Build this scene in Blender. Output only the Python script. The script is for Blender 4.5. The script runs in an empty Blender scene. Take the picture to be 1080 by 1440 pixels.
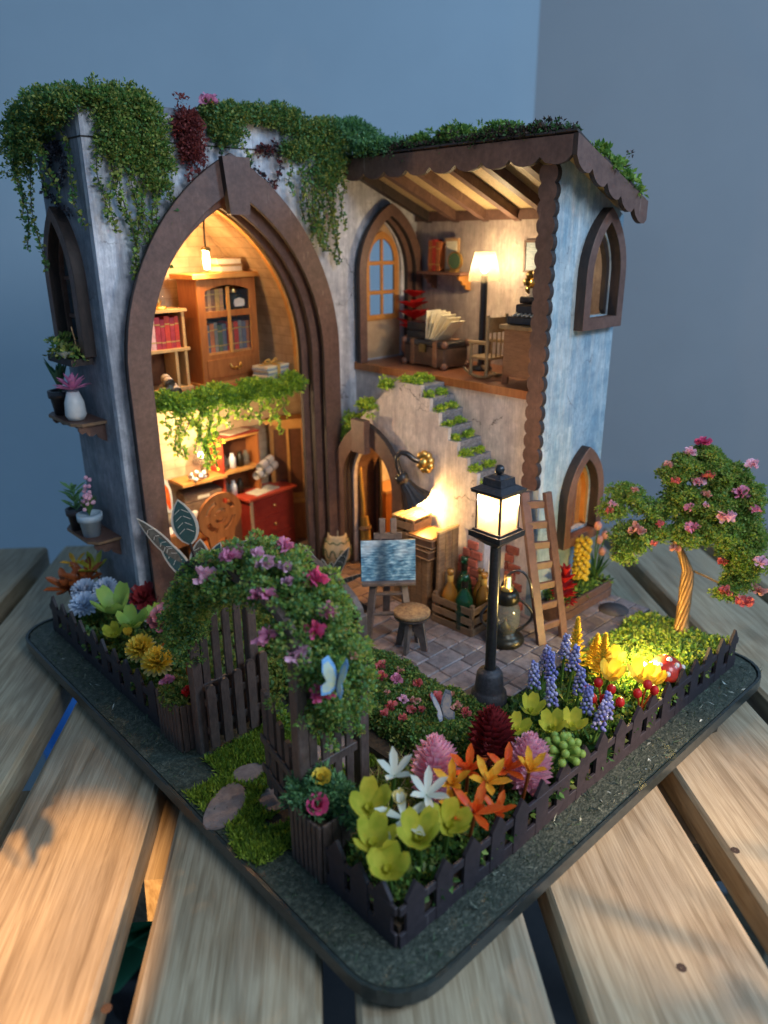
import bpy, bmesh, math, random
import numpy as np
from mathutils import Vector, Matrix, Euler
from mathutils.geometry import tessellate_polygon
S = bpy.context.scene
COL = S.collection
# ------------------------------------------------------------ camera, world, light (1 unit = 1 cm)
cd = bpy.data.cameras.new("camera"); cam = bpy.data.objects.new("camera", cd); COL.objects.link(cam)
cam.matrix_world = Matrix(((0.73120, 0.24012, -0.63850, -9.1025),
                           (-0.68213, 0.24864, -0.68766, -9.4126),
                           (-0.00636, 0.93836, 0.34559, 15.8339), (0, 0, 0, 1)))
cd.sensor_fit = 'VERTICAL'; cd.sensor_height = 60; cd.lens = 1056.95/1440*60
cd.clip_start = 0.5; cd.clip_end = 600
cd.dof.use_dof = True; cd.dof.focus_distance = 24.5; cd.dof.aperture_fstop = 0.19
S.camera = cam
w = bpy.data.worlds.new("World"); S.world = w; w.use_nodes = True
w.node_tree.nodes["Background"].inputs[0].default_value = (0.26, 0.46, 0.74, 1)
w.node_tree.nodes["Background"].inputs[1].default_value = 0.37
S.view_settings.view_transform = 'Standard'; S.view_settings.look = 'None'
S.view_settings.exposure = 0.4; S.view_settings.gamma = 1
S.cycles.use_denoising = True
try: S.cycles.denoiser = 'OPENIMAGEDENOISE'
except Exception: pass
S.cycles.max_bounces = 8; S.cycles.transparent_max_bounces = 12
S.cycles.sample_clamp_indirect = 6; S.cycles.caustics_refractive = False; S.cycles.caustics_reflective = False

def area(name, loc, tgt, size, power, col, spread=math.pi):
    l = bpy.data.lights.new(name, 'AREA'); l.shape = 'DISK'; l.size = size; l.energy = power; l.color = col; l.spread = spread
    o = bpy.data.objects.new(name, l); COL.objects.link(o); o.location = loc
    o.rotation_euler = (Vector(tgt)-Vector(loc)).to_track_quat('-Z', 'Y').to_euler(); return o
def point(name, loc, power, col, r=0.15):
    l = bpy.data.lights.new(name, 'POINT'); l.energy = power; l.color = col; l.shadow_soft_size = r
    o = bpy.data.objects.new(name, l); COL.objects.link(o); o.location = loc; return o
def spot(name, loc, tgt, ang, power, col, r=0.5, blend=0.3):
    l = bpy.data.lights.new(name, 'SPOT'); l.energy = power; l.color = col; l.shadow_soft_size = r
    l.spot_size = math.radians(ang); l.spot_blend = blend
    o = bpy.data.objects.new(name, l); COL.objects.link(o); o.location = loc
    o.rotation_euler = (Vector(tgt)-Vector(loc)).to_track_quat('-Z', 'Y').to_euler(); return o
area("window_daylight", (46, -44, 46), (10, 10, 6), 18, 19000, (0.36, 0.64, 1.0))
area("room_daylight", (4, -26, 32), (6, 4, 3), 16, 7600, (0.76, 0.86, 1.0))
spot("low_sun_patch", (-34, -34, 34), (-6.6, 6.3, -0.7), 6.2, 430000, (1.0, 0.52, 0.18), 0.5, 0.18)
spot("low_sun_patch_right", (20, -50, 30), (10.0, -6.0, -0.7), 13, 210000, (1.0, 0.66, 0.40), 0.9, 0.6)
WARM = (1.0, 0.60, 0.22)
point("hanging_bulb_light", (7.3, 19.0, 15.0), 850, (1.0, 0.62, 0.27), 0.18)
point("desk_lamp_light", (7.1, 19.3, 7.4), 820, (1.0, 0.72, 0.42), 0.2)
point("floor_lamp_light", (16.9, 12.2, 14.55), 1300, (1.0, 0.74, 0.40), 0.2)
point("sconce_light", (12.3, 11.2, 5.15), 360, (1.0, 0.60, 0.20), 0.12)
point("street_lamp_light", (8.47, 4.3, 7.85), 4200, (1.0, 0.64, 0.33), 0.14)
point("garden_led_light", (13.35, 1.3, 1.9), 850, (1.0, 0.72, 0.22), 0.1)
point("washroom_light", (16.3, 13.6, 7.6), 1300, (1.0, 0.50, 0.12), 0.2)

# ------------------------------------------------------------ materials
def hexa(*c): return (*c, 1)
def mk(name, c1, c2=None, scale=6.0, rough=0.6, bump=0.0, bscale=None, metal=0.0, emis=None, es=0.0, trans=0.0, transl=0.0,
       stretch=(1, 1, 1), rnd=0.0, c3=None, coat=0.0, alpha=1.0, ior=1.45, sss=0.0, spec=0.5):
    m = bpy.data.materials.new(name); m.use_nodes = True; nt = m.node_tree; N = nt.nodes; L = nt.links
    b = N["Principled BSDF"]; b.inputs["Base Color"].default_value = (*c1, 1)
    b.inputs["Roughness"].default_value = rough; b.inputs["Metallic"].default_value = metal
    b.inputs["Specular IOR Level"].default_value = spec
    b.inputs["IOR"].default_value = ior; b.inputs["Coat Weight"].default_value = coat; b.inputs["Alpha"].default_value = alpha
    if trans: b.inputs["Transmission Weight"].default_value = trans
    if sss:
        b.inputs["Subsurface Weight"].default_value = sss; b.inputs["Subsurface Scale"].default_value = 0.3
    if emis: b.inputs["Emission Color"].default_value = (*emis, 1); b.inputs["Emission Strength"].default_value = es
    col = None
    if c2 or bump:
        tc = N.new("ShaderNodeTexCoord"); mp = N.new("ShaderNodeMapping"); mp.inputs["Scale"].default_value = stretch
        L.new(tc.outputs["Object"], mp.inputs["Vector"])
    if c2:
        oi = N.new("ShaderNodeObjectInfo"); ad = N.new("ShaderNodeVectorMath"); ad.operation = 'ADD'
        sc = N.new("ShaderNodeMath"); sc.operation = 'MULTIPLY'; sc.inputs[1].default_value = 37.0
        L.new(oi.outputs["Random"], sc.inputs[0]); L.new(mp.outputs[0], ad.inputs[0]); L.new(sc.outputs[0], ad.inputs[1])
        n = N.new("ShaderNodeTexNoise"); n.inputs["Scale"].default_value = scale; n.inputs["Detail"].default_value = 6
        n.inputs["Roughness"].default_value = 0.62
        L.new(ad.outputs[0], n.inputs["Vector"])
        r = N.new("ShaderNodeValToRGB"); r.color_ramp.elements[0].position = 0.33; r.color_ramp.elements[1].position = 0.67
        r.color_ramp.elements[0].color = (*c1, 1); r.color_ramp.elements[1].color = (*c2, 1)
        if c3:
            e = r.color_ramp.elements.new(0.5); e.color = (*c3, 1)
        L.new(n.outputs["Fac"], r.inputs[0]); col = r.outputs[0]
        if rnd:
            hs = N.new("ShaderNodeHueSaturation"); mr = N.new("ShaderNodeMapRange")
            mr.inputs[3].default_value = 1-rnd; mr.inputs[4].default_value = 1+rnd
            L.new(oi.outputs["Random"], mr.inputs[0]); L.new(mr.outputs[0], hs.inputs["Value"]); L.new(col, hs.inputs["Color"]); col = hs.outputs[0]
        L.new(col, b.inputs["Base Color"])
    if bump:
        nb = N.new("ShaderNodeTexNoise"); nb.inputs["Scale"].default_value = bscale or scale*3; nb.inputs["Detail"].default_value = 5
        L.new(mp.outputs[0], nb.inputs["Vector"])
        bu = N.new("ShaderNodeBump"); bu.inputs["Strength"].default_value = bump; bu.inputs["Distance"].default_value = 0.05
        L.new(nb.outputs["Fac"], bu.inputs["Height"]); L.new(bu.outputs[0], b.inputs["Normal"])
    if transl:
        t = N.new("ShaderNodeBsdfTranslucent"); mx = N.new("ShaderNodeMixShader"); mx.inputs[0].default_value = transl
        if col: L.new(col, t.inputs[0])
        else: t.inputs[0].default_value = (*c1, 1)
        out = N["Material Output"]; L.new(b.outputs[0], mx.inputs[1]); L.new(t.outputs[0], mx.inputs[2]); L.new(mx.outputs[0], out.inputs[0])
    return m

def plaster(name, base, dark, stain, crack=0.5, sx=1.0):
    """weathered printed plaster: mottled tone, vertical streaks, patches and hairline cracks"""
    m = bpy.data.materials.new(name); m.use_nodes = True; nt = m.node_tree; N = nt.nodes; L = nt.links
    b = N["Principled BSDF"]; b.inputs["Roughness"].default_value = 0.62; b.inputs["Specular IOR Level"].default_value = 0.35
    tc = N.new("ShaderNodeTexCoord")
    def noise(scale, st=(1, 1, 1), det=6):
        mp = N.new("ShaderNodeMapping"); mp.inputs["Scale"].default_value = st; L.new(tc.outputs["Object"], mp.inputs["Vector"])
        n = N.new("ShaderNodeTexNoise"); n.inputs["Scale"].default_value = scale; n.inputs["Detail"].default_value = det
        n.inputs["Roughness"].default_value = 0.65; L.new(mp.outputs[0], n.inputs["Vector"]); return n
    def ramp(src, p0, p1, c0=(0, 0, 0), c1=(1, 1, 1)):
        r = N.new("ShaderNodeValToRGB"); r.color_ramp.elements[0].position = p0; r.color_ramp.elements[1].position = p1
        r.color_ramp.elements[0].color = (*c0, 1); r.color_ramp.elements[1].color = (*c1, 1); L.new(src, r.inputs[0]); return r.outputs[0]
    def mix(f, a, c, mode='MIX'):
        x = N.new("ShaderNodeMixRGB"); x.blend_type = mode
        if isinstance(f, float): x.inputs[0].default_value = f
        else: L.new(f, x.inputs[0])
        L.new(a, x.inputs[1]); L.new(c, x.inputs[2]); return x.outputs[0]
    c = ramp(noise(0.55).outputs["Fac"], 0.35, 0.66, dark, base)
    st = ramp(noise(1.0, (2.6, 2.6, 0.16)).outputs["Fac"], 0.46, 0.72)
    stc = N.new("ShaderNodeRGB"); stc.outputs[0].default_value = (*stain, 1)
    half = N.new("ShaderNodeMath"); half.operation = 'MULTIPLY'; half.inputs[1].default_value = 0.75; L.new(st, half.inputs[0])
    c = mix(half.outputs[0], c, stc.outputs[0])
    fine = ramp(noise(3.2, (1, 1, 0.8)).outputs["Fac"], 0.34, 0.66, (0.72, 0.72, 0.74), (1.16, 1.14, 1.12))
    c = mix(0.8, c, fine, 'MULTIPLY')
    pe = ramp(noise(1.25, (1, 1, .7), 9).outputs["Fac"], 0.535, 0.56); ph = N.new("ShaderNodeMath"); ph.operation = 'MULTIPLY'; ph.inputs[1].default_value = 0.38; L.new(pe, ph.inputs[0])
    dkc = N.new("ShaderNodeRGB"); dkc.outputs[0].default_value = (*[x*.8 for x in dark], 1); c = mix(ph.outputs[0], c, dkc.outputs[0])
    br = ramp(noise(5.0, (3.0, 3.0, 0.25), 4).outputs["Fac"], 0.40, 0.62, (0.84, 0.84, 0.86), (1.08, 1.08, 1.07)); c = mix(0.8, c, br, 'MULTIPLY')
    v = N.new("ShaderNodeTexVoronoi"); v.feature = 'DISTANCE_TO_EDGE'; v.inputs["Scale"].default_value = 0.34
    dv = N.new("ShaderNodeVectorMath"); dv.operation = 'ADD'; nd = noise(1.6)
    L.new(tc.outputs["Object"], dv.inputs[0]); L.new(nd.outputs["Color"], dv.inputs[1]); L.new(dv.outputs[0], v.inputs["Vector"])
    ck = ramp(v.outputs["Distance"], 0.003, 0.010, (1, 1, 1), (0, 0, 0))
    msk = ramp(noise(0.4).outputs["Fac"], 0.52, 0.60)
    mm = N.new("ShaderNodeMath"); mm.operation = 'MULTIPLY'; L.new(ck, mm.inputs[0]); L.new(msk, mm.inputs[1])
    m2 = N.new("ShaderNodeMath"); m2.operation = 'MULTIPLY'; m2.inputs[1].default_value = crack; L.new(mm.outputs[0], m2.inputs[0])
    dk = N.new("ShaderNodeRGB"); dk.outputs[0].default_value = (0.05, 0.035, 0.03, 1)
    c = mix(m2.outputs[0], c, dk.outputs[0]); L.new(c, b.inputs["Base Color"])
    bu = N.new("ShaderNodeBump"); bu.inputs["Strength"].default_value = 0.5; bu.inputs["Distance"].default_value = 0.05
    L.new(noise(9, (1, 1, 0.6), 8).outputs["Fac"], bu.inputs["Height"]); L.new(bu.outputs[0], b.inputs["Normal"])
    return m

def brickprint(name, c1, c2, mortar):
    m = bpy.data.materials.new(name); m.use_nodes = True; nt = m.node_tree; N = nt.nodes; L = nt.links
    b = N["Principled BSDF"]; b.inputs["Roughness"].default_value = 0.6
    tc = N.new("ShaderNodeTexCoord"); sp = N.new("ShaderNodeSeparateXYZ"); cb = N.new("ShaderNodeCombineXYZ")
    ad = N.new("ShaderNodeMath"); ad.operation = 'ADD'
    L.new(tc.outputs["Object"], sp.inputs[0]); L.new(sp.outputs[0], ad.inputs[0]); L.new(sp.outputs[1], ad.inputs[1])
    L.new(ad.outputs[0], cb.inputs[0]); L.new(sp.outputs[2], cb.inputs[1])
    t = N.new("ShaderNodeTexBrick"); t.inputs["Scale"].default_value = 1.0; t.inputs["Brick Width"].default_value = 1.1
    t.inputs["Row Height"].default_value = 0.42; t.inputs["Mortar Size"].default_value = 0.012
    t.inputs["Color1"].default_value = (*c1, 1); t.inputs["Color2"].default_value = (*c2, 1); t.inputs["Mortar"].default_value = (*mortar, 1)
    L.new(cb.outputs[0], t.inputs["Vector"])
    n = N.new("ShaderNodeTexNoise"); n.inputs["Scale"].default_value = 1.7; n.inputs["Detail"].default_value = 6; L.new(tc.outputs["Object"], n.inputs["Vector"])
    r = N.new("ShaderNodeValToRGB"); r.color_ramp.elements[0].position = 0.35; r.color_ramp.elements[1].position = 0.7
    r.color_ramp.elements[0].color = (0.75, 0.72, 0.7, 1); r.color_ramp.elements[1].color = (1.1, 1.1, 1.1, 1); L.new(n.outputs[0], r.inputs[0])
    x = N.new("ShaderNodeMixRGB"); x.blend_type = 'MULTIPLY'; x.inputs[0].default_value = 1; L.new(t.outputs[0], x.inputs[1]); L.new(r.outputs[0], x.inputs[2])
    L.new(x.outputs[0], b.inputs["Base Color"]); return m

M = {}
M['mdf'] = mk('brown painted board', (0.105, 0.055, 0.042), (0.16, 0.088, 0.066), 5, 0.5, 0.12, 30)
M['mdf_dark'] = mk('dark charred board edge', (0.022, 0.016, 0.014), (0.05, 0.032, 0.026), 5, 0.6, 0.15, 30, stretch=(1, 1, .3))
M['mdf_warm'] = mk('reddish brown board', (0.17, 0.075, 0.045), (0.24, 0.115, 0.07), 5, 0.5, 0.1, 30)
M['frame_orange'] = mk('amber painted board', (0.42, 0.17, 0.035), (0.52, 0.23, 0.055), 4, 0.45, 0.1, 20)
M['door_cream'] = mk('tan painted door', (0.42, 0.27, 0.15), (0.5, 0.34, 0.2), 3, 0.55, 0.1, 20)
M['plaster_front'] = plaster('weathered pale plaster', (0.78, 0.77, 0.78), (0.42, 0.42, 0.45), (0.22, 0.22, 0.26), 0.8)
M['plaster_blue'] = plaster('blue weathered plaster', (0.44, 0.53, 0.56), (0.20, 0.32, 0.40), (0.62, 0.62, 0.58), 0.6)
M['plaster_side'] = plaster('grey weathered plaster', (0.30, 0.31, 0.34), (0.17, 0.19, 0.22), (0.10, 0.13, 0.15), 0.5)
M['plaster_pink'] = plaster('pinkish stucco', (0.72, 0.65, 0.60), (0.56, 0.48, 0.45), (0.42, 0.36, 0.35), 0.9)
M['plaster_room'] = plaster('stained room plaster', (0.52, 0.43, 0.36), (0.38, 0.30, 0.27), (0.27, 0.20, 0.19), 0.5)
M['brick_room'] = brickprint('cream brick paper', (0.56, 0.42, 0.26), (0.50, 0.36, 0.21), (0.36, 0.25, 0.14))
M['grout'] = mk('dark grout', (0.05, 0.04, 0.04), (0.08, 0.065, 0.06), 8, 0.8)
M['tile'] = mk('mauve stone tile', (0.16, 0.118, 0.112), (0.31, 0.24, 0.22), 3.5, 0.42, 0.3, 22, rnd=0.32)
M['tile_in'] = mk('worn brown paver', (0.16, 0.10, 0.07), (0.26, 0.17, 0.12), 3.5, 0.5, 0.25, 22, rnd=0.3)
M['wood_floor'] = mk('reddish wood floor', (0.18, 0.065, 0.03), (0.30, 0.12, 0.06), 2.0, 0.35, 0.08, 20, stretch=(1, 6, 1))
M['wood_edge'] = mk('raw wood edge', (0.40, 0.22, 0.10), (0.5, 0.3, 0.15), 6, 0.6)
M['ceiling'] = mk('sparkly tan ceiling paper', (0.40, 0.28, 0.14), (0.52, 0.38, 0.2), 9, 0.35, 0.4, 40)
M['cherry'] = mk('cherry wood', (0.27, 0.085, 0.022), (0.40, 0.145, 0.04), 2.2, 0.4, 0.05, 20, stretch=(3, 3, .5))
M['cherry_edge'] = mk('orange wood edge', (0.50, 0.22, 0.05), (0.58, 0.29, 0.08), 4, 0.45)
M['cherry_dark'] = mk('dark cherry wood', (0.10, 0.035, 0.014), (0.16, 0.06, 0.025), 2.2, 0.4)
M['bamboo'] = mk('golden birch ply', (0.50, 0.30, 0.11), (0.60, 0.40, 0.17), 5, 0.5, stretch=(3, 3, 1))
M['crate'] = mk('aged crate wood', (0.15, 0.085, 0.045), (0.27, 0.165, 0.09), 2.6, 0.6, 0.25, 24, stretch=(1, 1, 4), rnd=0.2)
M['crate_dark'] = mk('dark crate wood', (0.055, 0.03, 0.02), (0.12, 0.065, 0.04), 2.6, 0.6, 0.2, 24, rnd=0.2)
M['easelwood'] = mk('grey brown easel wood', (0.10, 0.075, 0.065), (0.19, 0.145, 0.125), 3, 0.6, 0.2, 24)
M['cork'] = mk('speckled cork seat', (0.20, 0.10, 0.045), (0.42, 0.25, 0.11), 9, 0.7, 0.3, 22)
M['desk_wood'] = mk('walnut desk', (0.17, 0.075, 0.035), (0.25, 0.12, 0.06), 4, 0.5, 0.1, 20, stretch=(1, 1, 4))
M['chairwood'] = mk('old oak chair', (0.20, 0.13, 0.06), (0.32, 0.21, 0.10), 4, 0.5)
M['redpaint'] = mk('deep red lacquer', (0.23, 0.018, 0.012), (0.30, 0.03, 0.018), 4, 0.32, coat=0.2)
M['redside'] = mk('bright red side', (0.42, 0.045, 0.02), (0.5, 0.07, 0.03), 4, 0.4)
M['gold'] = mk('gold metal', (0.95, 0.62, 0.18), rough=0.28, metal=1.0)
M['brass_old'] = mk('aged brass', (0.30, 0.22, 0.09), (0.16, 0.115, 0.05), 8, 0.35, metal=1.0)
M['black'] = mk('black enamel', (0.012, 0.012, 0.013), (0.03, 0.028, 0.03), 10, 0.28, 0.1, 40, coat=0.3)
M['blackmatt'] = mk('matt black metal', (0.018, 0.018, 0.022), (0.045, 0.043, 0.05), 12, 0.5, 0.3, 30)
M['bronze'] = mk('dark olive bronze', (0.045, 0.04, 0.027), (0.022, 0.02, 0.015), 6, 0.35, metal=0.7)
M['glass'] = mk('clear acrylic', (0.12, 0.2, 0.26), rough=0.05, alpha=0.05, spec=0.5)
M['glass_green'] = mk('green bottle glass', (0.01, 0.16, 0.06), rough=0.08, trans=0.75, coat=0.5)
M['glass_amber'] = mk('amber bottle resin', (0.55, 0.25, 0.04), rough=0.2, trans=0.45, coat=0.3)
M['glass_smoke'] = mk('cloudy lantern glass', (0.20, 0.20, 0.16), rough=0.12, alpha=0.42, coat=0.5)
M['bulb_hot'] = mk('glowing bulb', (1, .9, .6), emis=(1.0, 0.80, 0.38), es=9)
M['bulb_white'] = mk('glowing white bulb', (1, 1, .9), emis=(1.0, 0.90, 0.62), es=12)
M['tray'] = mk('dark green black tray', (0.018, 0.024, 0.024), (0.035, 0.045, 0.043), 5, 0.33, 0.1, 30, coat=0.2)
M['turf'] = mk('dark turf print', (0.024, 0.032, 0.022), (0.105, 0.115, 0.085), 9, 0.55, 1.0, 14, c3=(0.042, 0.052, 0.038), coat=0.1)
M['fence'] = mk('plum black fence board', (0.026, 0.021, 0.026), (0.042, 0.033, 0.040), 6, 0.55, 0.12, 30)
M['gatewood'] = mk('brown grey gate board', (0.07, 0.047, 0.040), (0.125, 0.088, 0.074), 4, 0.55, 0.15, 30, stretch=(3, 3, 1))
M['soil'] = mk('dark soil', (0.03, 0.02, 0.012), (0.07, 0.045, 0.025), 6, 0.9, 0.8, 12)
M['straw'] = mk('straw ground', (0.25, 0.17, 0.07), (0.10, 0.09, 0.03), 9, 0.8, 0.8, 18)
M['stone'] = mk('brown stepping stone', (0.19, 0.14, 0.125), (0.28, 0.215, 0.19), 5, 0.75, 0.4, 16)
M['stair'] = mk('grey carved stair stone', (0.12, 0.12, 0.135), (0.30, 0.30, 0.33), 6, 0.6, 0.7, 9, stretch=(1, 1, 2.6))
M['brick_red'] = mk('worn red brick', (0.28, 0.07, 0.045), (0.48, 0.14, 0.09), 4, 0.7, 0.4, 18, rnd=0.35)
M['paper'] = mk('yellowed paper', (0.62, 0.54, 0.36), (0.74, 0.66, 0.48), 5, 0.6)
M['paper_white'] = mk('pale paper roll', (0.62, 0.55, 0.45), (0.72, 0.66, 0.58), 5, 0.6)
M['paper_blue'] = mk('blue grey paper edge', (0.10, 0.16, 0.22), (0.42, 0.47, 0.5), 14, 0.6, stretch=(.2, .2, 5))
M['pot_dark'] = mk('black glazed pot', (0.02, 0.017, 0.02), (0.04, 0.034, 0.036), 6, 0.35)
M['pot_white'] = mk('white ceramic', (0.55, 0.57, 0.56), (0.65, 0.66, 0.64), 5, 0.35, coat=0.2)
M['pot_blue'] = mk('pale blue clay pot', (0.35, 0.44, 0.50), (0.42, 0.52, 0.58), 5, 0.5)
M['pot_red'] = mk('terracotta pot', (0.36, 0.13, 0.06), (0.45, 0.18, 0.09), 5, 0.5)
M['vasemat'] = mk('cream patterned clay', (0.36, 0.28, 0.16), (0.48, 0.38, 0.24), 5, 0.55)
M['vaseline'] = mk('green painted line', (0.05, 0.09, 0.045), rough=0.6)
M['broomstraw'] = mk('golden straw', (0.48, 0.27, 0.05), (0.62, 0.38, 0.09), 6, 0.6, 0.5, 20, stretch=(6, 6, 1))
M['wire'] = mk('copper twisted wire', (0.34, 0.17, 0.06), (0.48, 0.27, 0.11), 6, 0.42, metal=0.4)
M['wire_dark'] = mk('dark wire', (0.03, 0.02, 0.02), rough=0.4)
def screen(name, col, fac, em=None, es=0.0):
    m = bpy.data.materials.new(name); m.use_nodes = True; nt = m.node_tree; N = nt.nodes; L = nt.links; b = N["Principled BSDF"]
    b.inputs["Base Color"].default_value = (*col, 1); b.inputs["Roughness"].default_value = 0.5
    if em: b.inputs["Emission Color"].default_value = (*em, 1); b.inputs["Emission Strength"].default_value = es
    t = N.new("ShaderNodeBsdfTranslucent"); t.inputs[0].default_value = (*col, 1); a = N.new("ShaderNodeMixShader"); a.inputs[0].default_value = 0.5
    tr = N.new("ShaderNodeBsdfTransparent"); c = N.new("ShaderNodeMixShader"); c.inputs[0].default_value = fac
    L.new(b.outputs[0], a.inputs[1]); L.new(t.outputs[0], a.inputs[2]); L.new(tr.outputs[0], c.inputs[1]); L.new(a.outputs[0], c.inputs[2]); L.new(c.outputs[0], N["Material Output"].inputs[0]); return m
M['lampglass'] = screen('frosted lamp panel', (0.5, 0.36, 0.16), 0.20, (1.0, 0.62, 0.22), 1.3)
M['shade'] = screen('pleated shade fabric', (0.24, 0.20, 0.14), 0.40)
M['mushred'] = mk('red toadstool cap', (0.45, 0.03, 0.015), rough=0.3, coat=0.3)
M['mushwhite'] = mk('white spots', (0.75, 0.68, 0.6), rough=0.5)
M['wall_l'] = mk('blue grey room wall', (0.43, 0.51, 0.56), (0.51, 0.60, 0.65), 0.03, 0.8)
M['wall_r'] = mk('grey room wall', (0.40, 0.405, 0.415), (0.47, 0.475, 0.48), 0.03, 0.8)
M['floor_room'] = mk('dark room floor', (0.05, 0.045, 0.045), (0.09, 0.075, 0.07), 0.2, 0.7)
def boardmat(name, c1, c2, c3):
    m = bpy.data.materials.new(name); m.use_nodes = True; nt = m.node_tree; N = nt.nodes; L = nt.links
    b = N["Principled BSDF"]; b.inputs["Roughness"].default_value = 0.48; b.inputs["Specular IOR Level"].default_value = 0.4
    tc = N.new("ShaderNodeTexCoord"); oi = N.new("ShaderNodeObjectInfo")
    sc = N.new("ShaderNodeMath"); sc.operation = 'MULTIPLY'; sc.inputs[1].default_value = 60; L.new(oi.outputs["Random"], sc.inputs[0])
    ad = N.new("ShaderNodeVectorMath"); L.new(tc.outputs["Object"], ad.inputs[0]); L.new(sc.outputs[0], ad.inputs[1])
    def noise(s, st, d=5, dist=0.0):
        mp = N.new("ShaderNodeMapping"); mp.inputs["Scale"].default_value = st; L.new(ad.outputs[0], mp.inputs["Vector"])
        n = N.new("ShaderNodeTexNoise"); n.inputs["Scale"].default_value = s; n.inputs["Detail"].default_value = d
        n.inputs["Distortion"].default_value = dist; L.new(mp.outputs[0], n.inputs["Vector"]); return n.outputs["Fac"]
    def ramp(src, els):
        r = N.new("ShaderNodeValToRGB"); e = r.color_ramp.elements; e[0].position, e[0].color = els[0][0], (*els[0][1], 1)
        e[1].position, e[1].color = els[-1][0], (*els[-1][1], 1)
        for p, c in els[1:-1]: q = e.new(p); q.color = (*c, 1)
        L.new(src, r.inputs[0]); return r.outputs[0]
    grain = noise(0.9, (1.5, 0.14, 1), 8, 2.2); fine = noise(5.0, (4.5, 0.11, 1), 7)
    c = ramp(grain, [(0.30, c1), (0.46, c2), (0.54, c3), (0.70, c2)])
    f = ramp(fine, [(0.33, (0.80, 0.77, 0.73)), (0.60, (1.05, 1.05, 1.05))])
    x = N.new("ShaderNodeMixRGB"); x.blend_type = 'MULTIPLY'; x.inputs[0].default_value = 0.85; L.new(c, x.inputs[1]); L.new(f, x.inputs[2])
    big = ramp(noise(0.35, (1, 0.5, 1), 3), [(0.35, (0.78, 0.78, 0.80)), (0.65, (1.08, 1.06, 1.02))])
    y = N.new("ShaderNodeMixRGB"); y.blend_type = 'MULTIPLY'; y.inputs[0].default_value = 1; L.new(x.outputs[0], y.inputs[1]); L.new(big, y.inputs[2])
    mpw = N.new('ShaderNodeMapping'); mpw.inputs['Scale'].default_value = (1.0, 0.09, 1.0); L.new(ad.outputs[0], mpw.inputs['Vector'])
    wv = N.new('ShaderNodeTexWave'); wv.bands_direction = 'X'; wv.inputs['Scale'].default_value = 0.9; wv.inputs['Distortion'].default_value = 7.0; wv.inputs['Detail'].default_value = 3; wv.inputs['Detail Scale'].default_value = 0.7; L.new(mpw.outputs[0], wv.inputs['Vector'])
    wl = ramp(wv.outputs['Fac'], [(0.04, (0.66, 0.60, 0.52)), (0.30, (1, 1, 1))]); zz = N.new('ShaderNodeMixRGB'); zz.blend_type = 'MULTIPLY'; zz.inputs[0].default_value = .35; L.new(y.outputs[0], zz.inputs[1]); L.new(wl, zz.inputs[2]); y = zz
    pores = ramp(noise(7.0, (5.0, 0.14, 1), 3), [(0.62, (1, 1, 1)), (0.70, (0.52, 0.45, 0.38))]); z = N.new("ShaderNodeMixRGB"); z.blend_type = 'MULTIPLY'; z.inputs[0].default_value = .5; L.new(y.outputs[0], z.inputs[1]); L.new(pores, z.inputs[2]); y = z
    L.new(y.outputs[0], b.inputs["Base Color"])
    bu = N.new("ShaderNodeBump"); bu.inputs["Strength"].default_value = 0.35; bu.inputs["Distance"].default_value = 0.04
    L.new(fine, bu.inputs["Height"]); L.new(bu.outputs[0], b.inputs["Normal"]); return m
M['board'] = boardmat('weathered pallet board', (0.26, 0.20, 0.125), (0.37, 0.30, 0.20), (0.44, 0.365, 0.25))
M['knot'] = mk('dark knot', (0.05, 0.03, 0.02), rough=0.7)
def scuff(m, amt=0.5, pale=(0.34, 0.25, 0.20)):
    """thin pale scratches and rubbed spots over a painted board"""
    nt = m.node_tree; N = nt.nodes; L = nt.links; b = N["Principled BSDF"]; src = b.inputs["Base Color"].links[0].from_socket
    tc = N.new("ShaderNodeTexCoord"); mp = N.new("ShaderNodeMapping"); mp.inputs["Scale"].default_value = (6, 6, .35); L.new(tc.outputs["Object"], mp.inputs[0])
    n = N.new("ShaderNodeTexNoise"); n.inputs["Scale"].default_value = 2.4; n.inputs["Detail"].default_value = 3; L.new(mp.outputs[0], n.inputs["Vector"])
    n2 = N.new("ShaderNodeTexNoise"); n2.inputs["Scale"].default_value = 1.1; n2.inputs["Detail"].default_value = 8; L.new(tc.outputs["Object"], n2.inputs["Vector"])
    def r(s_, a, c):
        q = N.new("ShaderNodeValToRGB"); q.color_ramp.elements[0].position = a; q.color_ramp.elements[1].position = c; L.new(s_, q.inputs[0]); return q.outputs[0]
    k = N.new("ShaderNodeMath"); k.operation = 'MULTIPLY'; L.new(r(n.outputs[0], .66, .70), k.inputs[0]); L.new(r(n2.outputs[0], .48, .60), k.inputs[1])
    k2 = N.new("ShaderNodeMath"); k2.operation = 'MULTIPLY'; k2.inputs[1].default_value = amt; L.new(k.outputs[0], k2.inputs[0])
    x = N.new("ShaderNodeMixRGB"); L.new(k2.outputs[0], x.inputs[0]); L.new(src, x.inputs[1]); x.inputs[2].default_value = (*pale, 1)
    d = N.new("ShaderNodeMixRGB"); d.blend_type = 'MULTIPLY'; d.inputs[0].default_value = .6; L.new(x.outputs[0], d.inputs[1])
    q = N.new("ShaderNodeValToRGB"); q.color_ramp.elements[0].position = .35; q.color_ramp.elements[0].color = (.62, .6, .6, 1); q.color_ramp.elements[1].position = .65; q.color_ramp.elements[1].color = (1.1, 1.08, 1.05, 1); L.new(n2.outputs[0], q.inputs[0]); L.new(q.outputs[0], d.inputs[2])
    L.new(d.outputs[0], b.inputs["Base Color"])
for k_ in ('mdf', 'mdf_warm', 'gatewood', 'crate', 'easelwood'): scuff(M[k_])
scuff(M['fence'], .5, (0.16, 0.14, 0.14))
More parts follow.
